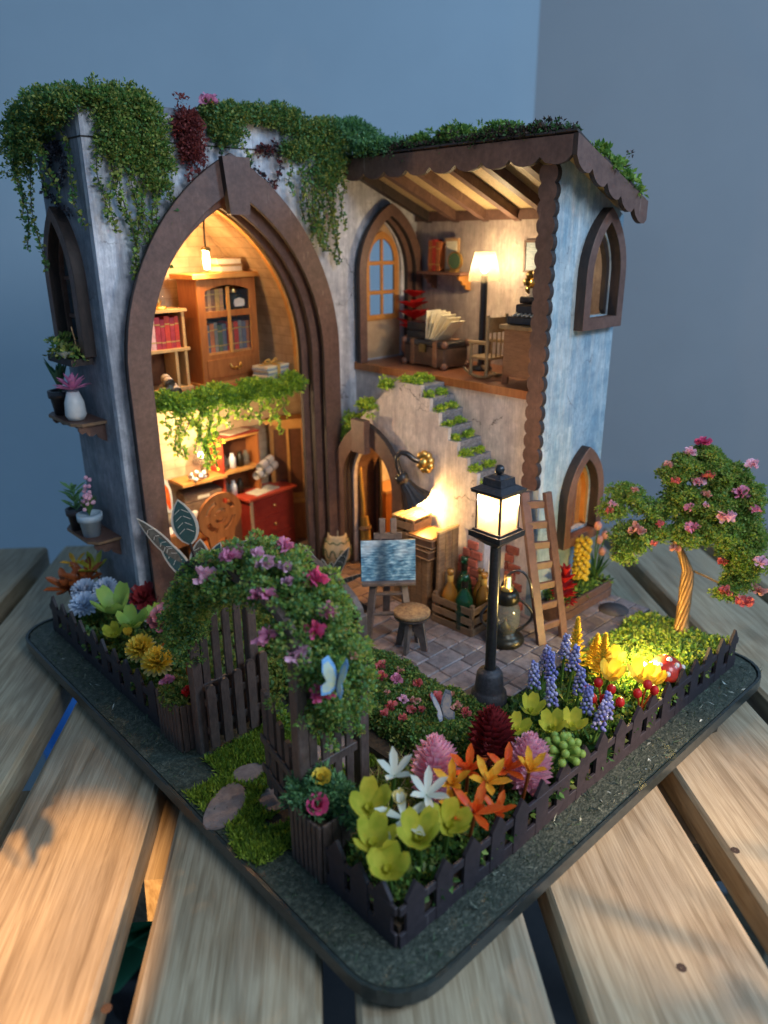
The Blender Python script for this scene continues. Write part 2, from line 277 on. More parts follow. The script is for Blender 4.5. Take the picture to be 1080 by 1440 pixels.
def leafm(name, c, v=0.0, tr=0.35, rough=0.55):
    c = (c[0]*2.5, c[1]*2.0, c[2]*1.7); return mk(name, c, rough=rough, transl=tr)
GREEN = [leafm('leaf green a', (0.045, 0.12, 0.028)), leafm('leaf green b', (0.075, 0.17, 0.035)), leafm('leaf green c', (0.025, 0.075, 0.024)), leafm('leaf green d', (0.12, 0.21, 0.045))]
BLUEG = [leafm('moss blue green a', (0.045, 0.135, 0.06)), leafm('moss blue green b', (0.03, 0.09, 0.05)), leafm('moss blue green c', (0.075, 0.18, 0.085))]
BRIGHT = [leafm('moss bright a', (0.15, 0.28, 0.03)), leafm('moss bright b', (0.23, 0.36, 0.05)), leafm('moss bright c', (0.08, 0.19, 0.025))]
OLIVE = [leafm('olive leaf a', (0.09, 0.13, 0.03)), leafm('olive leaf b', (0.14, 0.19, 0.05)), leafm('olive leaf c', (0.05, 0.08, 0.02))]
GRASS = [leafm('grass a', (0.09, 0.17, 0.02)), leafm('grass b', (0.14, 0.23, 0.03)), leafm('grass c', (0.05, 0.11, 0.015))]
MAROON = [leafm('maroon leaf a', (0.07, 0.018, 0.022)), leafm('maroon leaf b', (0.11, 0.03, 0.03))]
BARK = [mk('dark bark crumb', (0.03, 0.018, 0.014), rough=0.8), mk('brown bark crumb', (0.06, 0.035, 0.025), rough=0.8)]
def pet(name, c, tr=0.25, rough=0.4, c2=None): return mk(name, c, c2, 3, rough, transl=tr, spec=0.4)
P = dict(pink=pet('pink petal', (0.78, 0.30, 0.46)), hotpink=pet('hot pink petal', (0.72, 0.10, 0.24)), palepink=pet('pale pink petal', (0.80, 0.45, 0.58)),
         coral=pet('coral petal', (0.66, 0.16, 0.16)), lilac=pet('lilac petal', (0.92, 0.46, 0.60), 0.3, 0.4, (0.95, 0.60, 0.68)), lilacd=pet('pink violet petal', (0.78, 0.28, 0.50)),
         red=pet('red petal', (0.55, 0.02, 0.02)), darkred=pet('dark red petal', (0.26, 0.03, 0.035)), crimson=pet('crimson petal', (0.38, 0.05, 0.06)),
         orange=pet('orange petal', (0.70, 0.06, 0.012), 0.3, 0.4, (0.82, 0.20, 0.03)), amber=pet('amber petal', (0.80, 0.30, 0.02), 0.3, 0.4, (0.86, 0.54, 0.06)), yellow=pet('yellow petal', (0.78, 0.52, 0.04), 0.3, 0.4, (0.85, 0.66, 0.10)),
         paleyellow=pet('pale yellow petal', (0.80, 0.70, 0.30)), lime=pet('lime petal', (0.46, 0.50, 0.05), 0.4, 0.4, (0.66, 0.60, 0.08)), limeg=pet('lime green petal', (0.32, 0.48, 0.10), 0.4),
         white=pet('white petal', (0.70, 0.72, 0.62), 0.3), blue=pet('ice blue petal', (0.55, 0.64, 0.76), 0.25), lav=pet('lavender bud', (0.24, 0.24, 0.55), 0.2),
         lavp=pet('pale lavender bud', (0.45, 0.42, 0.62), 0.2), rust=pet('rust leaf', (0.32, 0.08, 0.02)), stem=pet('green stem', (0.10, 0.20, 0.04)),
         rose=pet('dusty rose petal', (0.50, 0.18, 0.20)), peach=pet('peach petal', (0.72, 0.34, 0.28)))

# ------------------------------------------------------------ mesh helpers
def new_obj(name, me, parent=None, loc=(0, 0, 0), rot=None):
    o = bpy.data.objects.new(name, me); COL.objects.link(o); o.location = loc
    if rot: o.rotation_euler = rot
    if parent: o.parent = parent
    return o
def thing(name, label, cat, loc=(0, 0, 0), rz=0.0, group=None, rot=None, scale=None):
    o = bpy.data.objects.new(name, None); COL.objects.link(o); o.location = loc
    o.rotation_euler = rot if rot else (0, 0, rz); o.empty_display_size = .2
    if scale: o.scale = (scale,)*3
    return tag(o, label, cat, group)
def tag(o, label, cat, group=None, kind=None):
    if label: o['label'] = label
    if cat: o['category'] = cat
    if group: o['group'] = group
    if kind: o['kind'] = kind
    return o
class G:
    def __init__(s): s.V = []; s.F = []; s.MI = []; s.SM = []
    def add(s, vs, fs, m=0, sm=False):
        k = len(s.V); s.V += [tuple(v) for v in vs]
        for f in fs: s.F.append([k+i for i in f]); s.MI.append(m); s.SM.append(sm)
        return s
    def box(s, c, d, m=0, R=None):
        x, y, z = d[0]/2, d[1]/2, d[2]/2
        vs = [Vector((i*x, j*y, k*z)) for i in (-1, 1) for j in (-1, 1) for k in (-1, 1)]
        if R: vs = [R @ v for v in vs]
        c = Vector(c)
        return s.add([v+c for v in vs], [(0, 1, 3, 2), (4, 6, 7, 5), (0, 4, 5, 1), (2, 3, 7, 6), (0, 2, 6, 4), (1, 5, 7, 3)], m)
    def b2(s, lo, hi, m=0): return s.box([(a+b)/2 for a, b in zip(lo, hi)], [abs(b-a) for a, b in zip(lo, hi)], m)
    def tube(s, pts, r, n=8, m=0, caps=True, closed=False):
        P_ = [Vector(p) for p in pts]; R = r if isinstance(r, (list, tuple)) else [r]*len(P_); rings = []; up = None
        for i, p in enumerate(P_):
            t = (P_[min(i+1, len(P_)-1)]-P_[max(i-1, 0)]) if not closed else (P_[(i+1) % len(P_)]-P_[i-1])
            if t.length < 1e-9: t = Vector((0, 0, 1))
            t.normalize()
            if up is None: up = t.orthogonal()
            a = up-t*up.dot(t)
            if a.length < 1e-6: a = t.orthogonal()
            a.normalize(); up = a; b = t.cross(a)
            rings.append([p+(a*math.cos(2*math.pi*k/n)+b*math.sin(2*math.pi*k/n))*R[i] for k in range(n)])
        vs = [v for q in rings for v in q]; L = len(rings); fs = []
        for i in range(L if closed else L-1):
            for k in range(n):
                j = (i+1) % L; fs.append((i*n+k, i*n+(k+1) % n, j*n+(k+1) % n, j*n+k))
        s.add(vs, fs, m, n > 4)
        if caps and not closed:
            s.add(rings[0], [tuple(range(n))[::-1]], m); s.add(rings[-1], [tuple(range(n))], m)
        return s
    def lathe(s, prof, c=(0, 0, 0), n=16, m=0, fn=None):
        c = Vector(c); vs = []
        for r, z in prof:
            for k in range(n):
                a = 2*math.pi*k/n; rr = r*(fn(a, z) if fn else 1); vs.append(c+Vector((rr*math.cos(a), rr*math.sin(a), z)))
        fs = [(i*n+k, i*n+(k+1) % n, (i+1)*n+(k+1) % n, (i+1)*n+k) for i in range(len(prof)-1) for k in range(n)]
        return s.add(vs, fs, m, True)
    def ball(s, c, r, m=0, n=10, sz=1.0, R=None):
        pr = [(math.sin(math.pi*i/6)*r+1e-4, -math.cos(math.pi*i/6)*r*sz) for i in range(7)]
        return s.lathe(pr, c, n, m)
    def prism(s, poly, ax, d0, d1, m=0, holes=(), me=None):
        """extrude a 2-D outline (with holes) along x or y (outline = other axis, z) or along z"""
        f3 = {'x': lambda u, w, d: (d, u, w), 'y': lambda u, w, d: (u, d, w), 'z': lambda u, w, d: (u, w, d)}[ax]
        loops = [list(poly)]+[list(h) for h in holes]
        tris = tessellate_polygon([[Vector((u, w, 0)) for u, w in l] for l in loops])
        flat = [p for l in loops for p in l]; n = len(flat)
        s.add([f3(u, w, d0) for u, w in flat]+[f3(u, w, d1) for u, w in flat],
              [tuple(t) for t in tris]+[tuple(i+n for i in t[::-1]) for t in tris], m)
        k = 0
        for l in loops:
            q = len(l); vs = [f3(u, w, d0) for u, w in l]+[f3(u, w, d1) for u, w in l]
            s.add(vs, [(i, (i+1) % q, q+(i+1) % q, q+i) for i in range(q)], m if me is None else me); k += q
        return s
    def strip(s, outer, inner, ax, d0, d1, m=0, me=None, closed=False):
        """band between two open outlines with equal point counts, extruded"""
        poly = list(outer)+list(inner)[::-1]
        f3 = {'x': lambda u, w, d: (d, u, w), 'y': lambda u, w, d: (u, d, w)}[ax]
        n = len(outer); vs = []
        for d in (d0, d1):
            vs += [f3(u, w, d) for u, w in outer]+[f3(u, w, d) for u, w in inner]
        fs = []; ee = []
        for i in range(n-1):
            fs += [(i, i+1, n+i+1, n+i), (2*n+i, 3*n+i, 3*n+i+1, 2*n+i+1)]
            ee += [(i, 2*n+i, 2*n+i+1, i+1), (n+i, n+i+1, 3*n+i+1, 3*n+i)]
        ee += [(0, n, 3*n, 2*n), (n-1, 3*n-1, 4*n-1, 2*n-1)]
        s.add(vs, fs, m); k = len(s.V)-len(vs)
        for f in ee: s.F.append([k+i for i in f]); s.MI.append(m if me is None else me); s.SM.append(False)
        return s
    def xf(s, mat):
        s.V = [tuple(mat @ Vector(v)) for v in s.V]; return s
    def build(s, name, mats, parent=None, loc=None, rot=None, world=False, bev=0.0, fix=True, weld=False):
        me = bpy.data.meshes.new(name)
        V = s.V
        if world and parent is not None:
            inv = Matrix.LocRotScale(parent.location, parent.rotation_euler, parent.scale).inverted()
            V = [tuple(inv @ Vector(v)) for v in V]
        if loc is None:   # put the origin at the middle of the part's base
            if V:
                a = np.array(V); mn, mx = a.min(0), a.max(0); loc = ((mn[0]+mx[0])/2, (mn[1]+mx[1])/2, mn[2]); V = (a-np.array(loc)).tolist()
            else: loc = (0, 0, 0)
        me.from_pydata(V, [], s.F)
        me.polygons.foreach_set('material_index', s.MI); me.polygons.foreach_set('use_smooth', s.SM)
        for mm in (mats if isinstance(mats, (list, tuple)) else [mats]): me.materials.append(M[mm] if isinstance(mm, str) else mm)
        if fix:
            bm = bmesh.new(); bm.from_mesh(me)
            if weld: bmesh.ops.remove_doubles(bm, verts=bm.verts, dist=1e-4)
            bmesh.ops.recalc_face_normals(bm, faces=bm.faces); bm.to_mesh(me); bm.free()
        me.update(); o = new_obj(name, me, parent, loc, rot)
        if bev:
            b = o.modifiers.new('soft_edge', 'BEVEL'); b.width = bev; b.segments = 1; b.limit_method = 'ANGLE'; b.angle_limit = math.radians(40)
        return o
def clone(o, parent=None, **kw):
    c = o.copy(); COL.objects.link(c); c.parent = parent
    for k, v in kw.items(): setattr(c, k, v)
    return c
def clone_tree(o, loc, rz=None, label=None, group=None, rot=None, scale=None):
    r = o.copy(); COL.objects.link(r); r.location = loc
    if rz is not None: r.rotation_euler = (0, 0, rz)
    if rot is not None: r.rotation_euler = rot
    if scale is not None: r.scale = (scale,)*3
    if label: r['label'] = label
    if group: r['group'] = group
    for ch in list(o.children):
        c = ch.copy(); COL.objects.link(c); c.parent = r
        for g in list(ch.children):
            d = g.copy(); COL.objects.link(d); d.parent = c
    return r
rng = np.random.default_rng(7)
random.seed(11)
def unit(v): return v/np.maximum(np.linalg.norm(v, axis=-1, keepdims=True), 1e-9)
def leaves(name, pts, size, mats, parent=None, nrm=None, aspect=0.55, kind=None, spread=0.9, world=True, jit=0.4, probs=None):
    """one mesh of many small folded leaves; nrm biases the way each leaf points"""
    pts = np.asarray(pts, float); n = len(pts)
    d = rng.normal(size=(n, 3))
    d = unit(d*spread+(np.asarray(nrm, float) if nrm is not None else 0)); s = unit(np.cross(d, rng.normal(size=(n, 3)))); u = np.cross(s, d)
    L = size*(1+jit*rng.uniform(-1, 1, (n, 1))); W = L*aspect
    v0 = pts; v1 = pts+d*L*.5+s*W*.5+u*W*.22; v2 = pts+d*L; v3 = pts+d*L*.5-s*W*.5+u*W*.22
    loc = np.zeros(3)
    if parent is not None and world: loc = np.array(parent.location)
    org = pts.mean(0); org[2] = pts[:, 2].min()
    V = np.stack([v0, v1, v2, v3], 1).reshape(-1, 3)-org
    me = bpy.data.meshes.new(name); me.vertices.add(4*n); me.vertices.foreach_set('co', V.astype(np.float32).ravel())
    k = np.arange(n)*4; F = np.stack([k, k+1, k+2, k, k+2, k+3], 1).reshape(-1)
    me.loops.add(6*n); me.loops.foreach_set('vertex_index', F.astype(np.int32)); me.polygons.add(2*n)
    me.polygons.foreach_set('loop_start', (np.arange(2*n)*3).astype(np.int32))
    mi = np.repeat(rng.choice(len(mats), n, p=probs), 2); me.polygons.foreach_set('material_index', mi.astype(np.int32))
    for m in mats: me.materials.append(m)
    me.update(calc_edges=True); me.validate()
    o = new_obj(name, me, parent, tuple(org-loc))
    if kind: o['kind'] = kind
    return o
def clumps(centers, r, per, squash=0.8):
    """scatter points over small ball-shaped clumps: returns points, outward normals"""
    c = np.asarray(centers, float); n = len(c); d = unit(rng.normal(size=(n, per, 3))); d[..., 2] = np.where(d[..., 2] < -.3, -d[..., 2], d[..., 2])
    rr = np.asarray(r, float)*rng.uniform(.75, 1.2, (n, 1, 1)) if np.ndim(r) == 0 else np.asarray(r)[:, None, None]
    p = c[:, None, :]+d*rr*rng.uniform(.7, 1, (n, per, 1))*np.array([1, 1, squash])
    return p.reshape(-1, 3), d.reshape(-1, 3)
def in_ellipsoids(ells, n, shell=0.55):
    out = []; vols = np.array([e[1][0]*e[1][1]*e[1][2] for e in ells]); ns = (n*vols/vols.sum()).astype(int)+2
    for (c, r), k in zip(ells, ns):
        d = unit(rng.normal(size=(k, 3))); out.append(np.array(c)+d*np.array(r)*rng.uniform(shell, 1, (k, 1)))
    return np.concatenate(out)
def along(path, n):
    p = np.asarray(path, float); seg = np.linalg.norm(np.diff(p, axis=0), axis=1); t = np.concatenate([[0], np.cumsum(seg)])
    q = np.linspace(0, t[-1], n); return np.stack([np.interp(q, t, p[:, i]) for i in range(3)], 1)
def arch(x0, x1, zs, zt, n=10):
    """two-centred pointed arch, left foot over the apex to the right foot"""
    a = (x1-x0)/2; h = zt-zs; r = (a*a+h*h)/(2*a); th = math.asin(min(1, h/r)) if r >= a else 0
    L = []
    for i in range(n+1):
        t = th*i/n; L.append((x0+r-r*math.cos(t), zs+r*math.sin(t)))
    return L+[(x1+x0-x, z) for x, z in L[::-1][1:]]
def archdoor(x0, x1, zb, zs, zt, n=10): return [(x0, zb)]+arch(x0, x1, zs, zt, n)+[(x1, zb)]
def petal(g, base, d, up, L, W, cup=0.3, m=0, rows=4, tip=0.3, curl=0.0, rag=0.0):
    base, d, up = Vector(base), Vector(d).normalized(), Vector(up).normalized(); s = d.cross(up).normalized(); up = s.cross(d)
    vs = []
    for i in range(rows):
        t = i/(rows-1); wv = W*(.25+.75*math.sin(math.pi/2*t/.6)) if t < .6 else W*math.sqrt(max(0, 1-((t-.6)/.4)**2*(1-tip*tip)))
        o = base+d*L*t+up*L*curl*t*t
        vs += [o-s*wv/2+up*wv*cup, o+up*(random.uniform(-rag, rag) if rag else 0), o+s*wv/2+up*wv*cup]
    fs = [(3*i+k, 3*i+k+1, 3*i+k+4, 3*i+k+3) for i in range(rows-1) for k in (0, 1)]
    g.add(vs, fs, m, True)
def ringpetals(g, c, n, elev, L, W, m=0, z=0.0, r0=0.0, cup=0.3, tip=0.3, a0=0.0, curl=0.0, jit=0.0, rows=4):
    for k in range(n):
        a = a0+2*math.pi*k/n+random.uniform(-jit, jit); e = math.radians(elev)+random.uniform(-jit, jit)
        d = Vector((math.cos(a)*math.cos(e), math.sin(a)*math.cos(e), math.sin(e))); up = Vector((-math.cos(a)*math.sin(e), -math.sin(a)*math.sin(e), math.cos(e)))
        petal(g, Vector(c)+Vector((math.cos(a)*r0, math.sin(a)*r0, z)), d, up, L*random.uniform(1-jit, 1+jit), W, cup, m, rows, tip, curl)
def scallop(u0, u1, w_top, w_bot, n, depth):
    """outline of a board hanging from w_top whose lower edge is cut in n arcs"""
    pts = [(u0, w_top)]; out = []
    for i in range(n):
        a, b = u0+(u1-u0)*i/n, u0+(u1-u0)*(i+1)/n
        for k in range(6):
            t = k/5; out.append((a+(b-a)*t, w_bot+depth-depth*math.sin(math.pi*t)**.7))
    return [(u1, w_top)][::-1]+out[::-1]+[(u0, w_top)] if False else [(u0, w_top)]+out+[(u1, w_top)]

# ------------------------------------------------------------ room, table, tray
BD = Vector((0.62309, 0.78215, 0)); BN = Vector((0.78215, -0.62309, 0)); BZ = math.atan2(BD.y, BD.x)-math.pi/2
g = G(); g.box((0, 0, 0), (400, 400, .5)); o = g.build('floor', 'floor_room', loc=(20, 20, -46)); o['kind'] = 'structure'
c0 = Vector((-9.1, -9.4, 0)); f0 = Vector((0.68, 0.733, 0)).normalized(); r0 = Vector((f0.y, -f0.x, 0))
K = c0+f0*66+r0*12.0
def wallslab(name, a, b, mat, z0=-46, z1=90):
    a, b = Vector(a), Vector(b); d = (b-a).normalized(); nn = Vector((-d.y, d.x, 0)); g = G()
    q = [a, b, b+nn*1, a+nn*1]; g.prism([(p.x, p.y) for p in q], 'z', z0, z1); o = g.build(name, mat); o['kind'] = 'structure'
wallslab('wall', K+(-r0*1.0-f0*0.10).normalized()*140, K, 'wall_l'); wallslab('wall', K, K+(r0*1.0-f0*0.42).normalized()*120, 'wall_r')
tb = thing('slatted_table', 'table of pale weathered boards with dark gaps, under the miniature house', 'table', (0, 0, -45))
LEN = 27.8
edges = [(-27.2, -22.9, 20, 31), (-21.9, -17.4, 20, 31), (-16.5, -12.0, 22, 30), (-11.15, -7.05, 22, 29), (-6.2, -1.83, 22, 29), (-1.05, 3.4, 22, 29), (4.2, 8.9, 22, 28.5), (9.7, 14.2, 22, 28.5), (15.0, 19.4, 20, 28), (20.2, 24.6, 20, 28), (25.4, 30, 20, 28)]
for a, b, l0, l1 in edges:
    g = G(); wd = b-a; g.prism([(-wd/2, -1.1), (wd/2, -1.1), (wd/2, -.12), (wd/2-.14, 0), (-wd/2+.14, 0), (-wd/2, -.12)], 'y', -l0, LEN)
    c = BN*((a+b)/2); o = g.build('board', 'board', tb, loc=(c.x, c.y, 45-.7), rot=(0, 0, BZ), fix=True)
for t, sx in ((-11, 1), (6.5, 1), (24, 1)):
    g = G(); g.box((0, 0, 0), (58, 4.2, 1.6)); c = BD*t+BN*1.5; g.build('cross_beam', 'board', tb, loc=(c.x, c.y, 45-.7-1.1-.85), rot=(0, 0, BZ))
for t, s_ in ((-11, -24), (-11, 27), (24, -24), (24, 27)):
    g = G(); g.box((0, 0, 0), (3, 3, 41)); c = BD*t+BN*s_; g.build('leg', 'board', tb, loc=(c.x, c.y, 22))
for x, y in ((-4.4, -.7), (-7.4, -1.0), (-5.5, 3.9), (-6.6, 4.2), (-.6, -3.6), (2.3, -5.2), (5.0, -4.6), (9.6, -3.9), (-8.8, 6.4)):
    g = G(); g.lathe([(.01, .0), (.10, .004), (.13, 0)], n=8); o = g.build('nail_head', 'knot', tb, loc=(x, y, 45-.697))
# things that show through the gaps
def under(name, label, cat, x, y, z, mats, kind):
    if kind == 'tub':
        t = thing(name, label, cat, (x, y, z)); g = G(); g.lathe([(0, 0), (6, 0), (8, 9), (8.3, 9), (8.1, 9.3), (7.6, 9), (5.8, .4), (0, .4)], n=20); g.build('tub_wall', mats, t, loc=(0, 0, 0)); return t
under('washing_tub', 'blurred blue tub below the table seen through the table gap', 'tub', 12.2, 42.0, -30.0, [mk('blue plastic', (0.06, 0.28, 0.75), rough=.4)], 'tub')
pf = thing('floor_plant', 'teal green leafy plant below the table gap', 'plant', (5.6, 32.0, -37.0))
g = G(); g.lathe([(0, 0), (3, 0), (4, 6), (3.6, 6), (0, 5.5)], n=14); g.build('pot', 'pot_dark', pf, loc=(0, 0, 0))
g = G()
for i in range(26):
    a = random.uniform(0, 6.28); petal(g, (0, 0, 6), (math.cos(a), math.sin(a), random.uniform(.3, 1.6)), (0, 0, 1), random.uniform(6, 11), 2.6, .2)
g.build('leaf_cluster', [leafm('teal leaf', (0.04, 0.2, 0.13))], pf, loc=(0, 0, 0))

def rrect(x0, y0, x1, y1, r, n=6):
    out = []
    for cx, cy, a in ((x1-r, y1-r, 0), (x0+r, y1-r, 90), (x0+r, y0+r, 180), (x1-r, y0+r, 270)):
        for k in range(n+1):
            t = math.radians(a+90*k/n); out.append((cx+r*math.cos(t), cy+r*math.sin(t)))
    return out
tray = thing('display_tray', 'dark green black square tray with rounded corners, under the whole garden and house', 'tray', (0, 0, -.7))
g = G(); g.prism(rrect(-1.13, -1.03, 18.93, 22.13, 1.4), 'z', -.32, -.012)
g.prism(rrect(-1.30, -1.20, 19.1, 22.3, 1.5), 'z', -.36, -.10); g.build('base_plate', 'tray', tray, world=True, bev=.03)
g = G(); n = 7; ro = rrect(-1.30, -1.20, 19.1, 22.3, 1.5); ri = rrect(-1.2, -1.1, 19.0, 22.2, 1.42)
V_ = [(x, y, z) for z in (-.1, .055) for x, y in ro]+[(x, y, z) for z in (.055, -.1) for x, y in ri]; q = len(ro)
g.add(V_, [(i+q*k, (i+1) % q+q*k, (i+1) % q+q*(k+1), i+q*(k+1)) for k in range(3) for i in range(q)]); g.build('rim', 'tray', tray, world=True)
for x, y in ((-.4, -.3), (18.2, -.3), (-.4, 21.4), (18.2, 21.4), (14.6, -.65), (-.75, 17.8)):
    g = G(); g.lathe([(0, 0), (.45, 0), (.45, .4), (0, .4)], n=12); g.build('foot', 'tray', tray, loc=(x, y, 0))
o = G().prism(rrect(-1.15, -1.05, 18.95, 22.15, 1.4), 'z', -.006, .002).build('turf_sheet', 'turf', tray, world=True)
pts = np.stack([rng.uniform(-1.1, 18.7, 13000), rng.uniform(-1.0, 21.9, 13000), np.full(13000, .004)], 1)
pts = pts[((pts[:, 0] < -.05) | (pts[:, 1] < -.05)) & (((pts[:, 0] > -.9) | (pts[:, 1] > -.75)))]
TF = [mk('turf fibre a', (0.03, 0.05, 0.03), rough=.5), mk('turf fibre b', (0.13, 0.15, 0.11), rough=.5), mk('turf fibre c', (0.06, 0.10, 0.05), rough=.5), mk('pale plastic flake', (0.45, 0.50, 0.45), rough=.3)]
o = leaves('turf_fibres', pts, .21, TF, tray, nrm=np.tile([0, 0, .25], (len(pts), 1)), aspect=.14, kind='stuff', probs=[.45, .2, .335, .015])
pts = np.stack([rng.uniform(.2, 18.0, 45), rng.uniform(-1.0, -.1, 45), np.full(45, .02)], 1)
leaves('flakes', pts, .2, [TF[3], TF[1]], tray, nrm=np.tile([0, 0, .1], (45, 1)), aspect=.4, kind='stuff')

# ------------------------------------------------------------ garden ground and courtyard
YC = 21.9
gd = thing('garden_bed', 'raised dark soil bed inside the picket fence, planted with flowers', 'flower bed', (0, 0, 0))
G().b2((.12, .12, 0.01), (18.1, 2.66, .5)).build('soil', 'soil', gd, world=True)
G().b2((5.2, 2.66, .01), (18.1, 3.88, .5)).build('soil', 'soil', gd, world=True)
G().b2((.12, 11.5, .01), (4.6, 21.3, .5)).build('soil', 'soil', gd, world=True)
G().b2((4.6, 8.2, .01), (8.0, 17.0, .5)).build('soil', 'soil', gd, world=True)
G().b2((8.0, 12.0, .01), (10.2, 17.0, .5)).build('soil', 'soil', gd, world=True)
G().b2((4.2, 2.66, .012), (7.6, 8.2, .4)).build('soil', 'soil', gd, world=True)
path = G().b2((.15, 4.35, .006), (4.2, 9.3, .03)); o = path.build('path', 'soil'); o['kind'] = 'structure'
court = G(); court.b2((8.0, 3.9, .02), (18.75, 12.0, .755)); court.b2((10.2, 12, .02), (18.6, 17.3, .754)); court.b2((2.6, 17.3, .02), (18.6, 21.7, .753))
co = court.build('courtyard', 'grout'); co['kind'] = 'structure'
tile_me = {}
def tile(x0, y0, x1, y1, mat, z=.755):
    gp = .035; dx, dy = x1-x0-gp, y1-y0-gp
    if dx < .12 or dy < .12: return
    key = (round(dx*5), round(dy*5), mat)
    if key not in tile_me:
        g = G(); a, b, h, q = dx/2, dy/2, .05, .03
        g.add([(-a, -b, 0), (a, -b, 0), (a, b, 0), (-a, b, 0), (-a+q, -b+q, h), (a-q, -b+q, h), (a-q, b-q, h), (-a+q, b-q, h)],
              [(4, 5, 6, 7), (0, 1, 5, 4), (1, 2, 6, 5), (2, 3, 7, 6), (3, 0, 4, 7)])
        me = bpy.data.meshes.new('tile'); me.from_pydata(g.V, [], g.F); me.materials.append(M[mat]); tile_me[key] = (me, dx, dy)
    me, mx, my = tile_me[key]; o = new_obj('tile', me, co, (0, 0, 0))
    o.location = ((x0+x1)/2-co.location.x, (y0+y1)/2-co.location.y, z-co.location.z+random.uniform(-.012, .012)); o.scale = (dx/mx, dy/my, 1)
def tilefield(x0, y0, x1, y1, mat, rh=.78, wl=1.25):
    y = y0; r = 0
    while y < y1-.05:
        h = min(rh*random.choice((.85, 1, 1.15)), y1-y)
        if y1-y-h < .3: h = y1-y
        x = x0-(wl*.5 if r % 2 else 0)*random.uniform(.6, 1.1)
        while x < x1-.05:
            l = wl*random.choice((.6, .85, 1, 1.2)); xe = min(x+l, x1)
            if x1-xe < .3: xe = x1
            if xe > x0+.1: tile(max(x, x0), y, xe, y+h, mat)
            x = xe
        y += h; r += 1
tilefield(8.0, 3.9, 18.75, 12.0, 'tile', .74, 1.15); tilefield(10.2, 12.0, 14.6, 17.9, 'tile_in', .72, 1.2); tilefield(7.2, 18.0, 14.0, 21.5, 'tile_in', .8, 1.5)

# ------------------------------------------------------------ the miniature house
H = thing('miniature_house', 'two storey miniature stone house with pointed arches and sloping timber roof', 'house', (10, 14, .5))
def hb(g, name, mats, bev=0.0, parent=None, **k): return g.build(name, mats, parent or H, world=(parent is None), bev=bev, **k)
def hbp(g, name, mats, par, bev=0.0):   # sub-part given in world coordinates
    o = g.build(name, mats); o.parent = par
    o.location = Vector(o.location)-(Vector(par.location)+H.location)
    if bev: m_ = o.modifiers.new('soft_edge', 'BEVEL'); m_.width = bev; m_.segments = 1
    return o
Y1 = 17.8; X1 = 14.4; Y2 = 6.95
# front wall with the great arch opening and the small upper window opening
AX0, AX1 = 3.4, 11.8
out = [(2.5, .3), (AX0, .3)]+arch(AX0, AX1, 10.9, 17.7, 14)+[(AX1, .3), (18.75, .3), (18.75, 16.5), (14.4, 18.45), (14.4, 19.9), (2.5, 19.9)]
WU = archdoor(14.95, 17.4, 10.25, 14.3, 16.5, 8)
g = G(); g.prism(out, 'y', Y1, Y1+.3, holes=[WU]); hb(g, 'front_wall', 'plaster_front')
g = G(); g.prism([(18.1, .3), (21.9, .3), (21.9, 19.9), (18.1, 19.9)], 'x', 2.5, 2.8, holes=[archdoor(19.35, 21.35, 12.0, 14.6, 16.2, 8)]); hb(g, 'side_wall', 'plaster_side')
g = G(); g.b2((2.8, 21.6, .3), (14.4, 21.9, 19.9)); hb(g, 'back_wall', 'brick_room')
g = G(); g.b2((14.1, 18.1, .3), (14.4, 21.6, 19.9)); hb(g, 'tower_inner_wall', 'brick_room')
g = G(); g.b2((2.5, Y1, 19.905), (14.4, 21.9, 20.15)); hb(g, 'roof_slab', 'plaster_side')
g = G(); g.b2((2.8, 18.1, 17.3), (14.1, 21.6, 17.5)); hb(g, 'ceiling', 'brick_room')
# printed brick lining of the arch room: curved strip that follows the arch, and the slab between floors
ai = arch(3.9, 11.4, 10.9, 17.0, 14)
g = G(); g.strip([(11.7, 10.0), (11.7, 10.9)]+[(x+.12, z+.06) for x, z in ai[14:][::-1]][:0]+[(11.7, 10.9)], [(11.55, 10.0), (11.55, 10.9), (11.55, 10.9)], 'y', 18.3, 21.5) if False else None
g = G(); half = ai[14:]; g.strip([(x+.12, z+.05) for x, z in half]+[(11.52, 9.9)], list(half)+[(11.4, 9.9)], 'y', 18.32, 21.55); hb(g, 'curved_lining', 'brick_room')
g = G(); half = ai[:15]; g.strip([(3.78, 9.9)]+[(x-.12, z+.05) for x, z in half], [(3.9, 9.9)]+list(half), 'y', 18.32, 21.55); hb(g, 'curved_lining', 'brick_room')
g = G(); g.b2((2.8, 18.45, 9.35), (14.1, 21.6, 9.72)); g2 = hb(g, 'upper_floor', 'wood_floor')
g = G(); g.b2((2.8, 18.30, 9.30), (14.1, 18.44, 9.74)); hb(g, 'floor_edge', 'wood_edge')
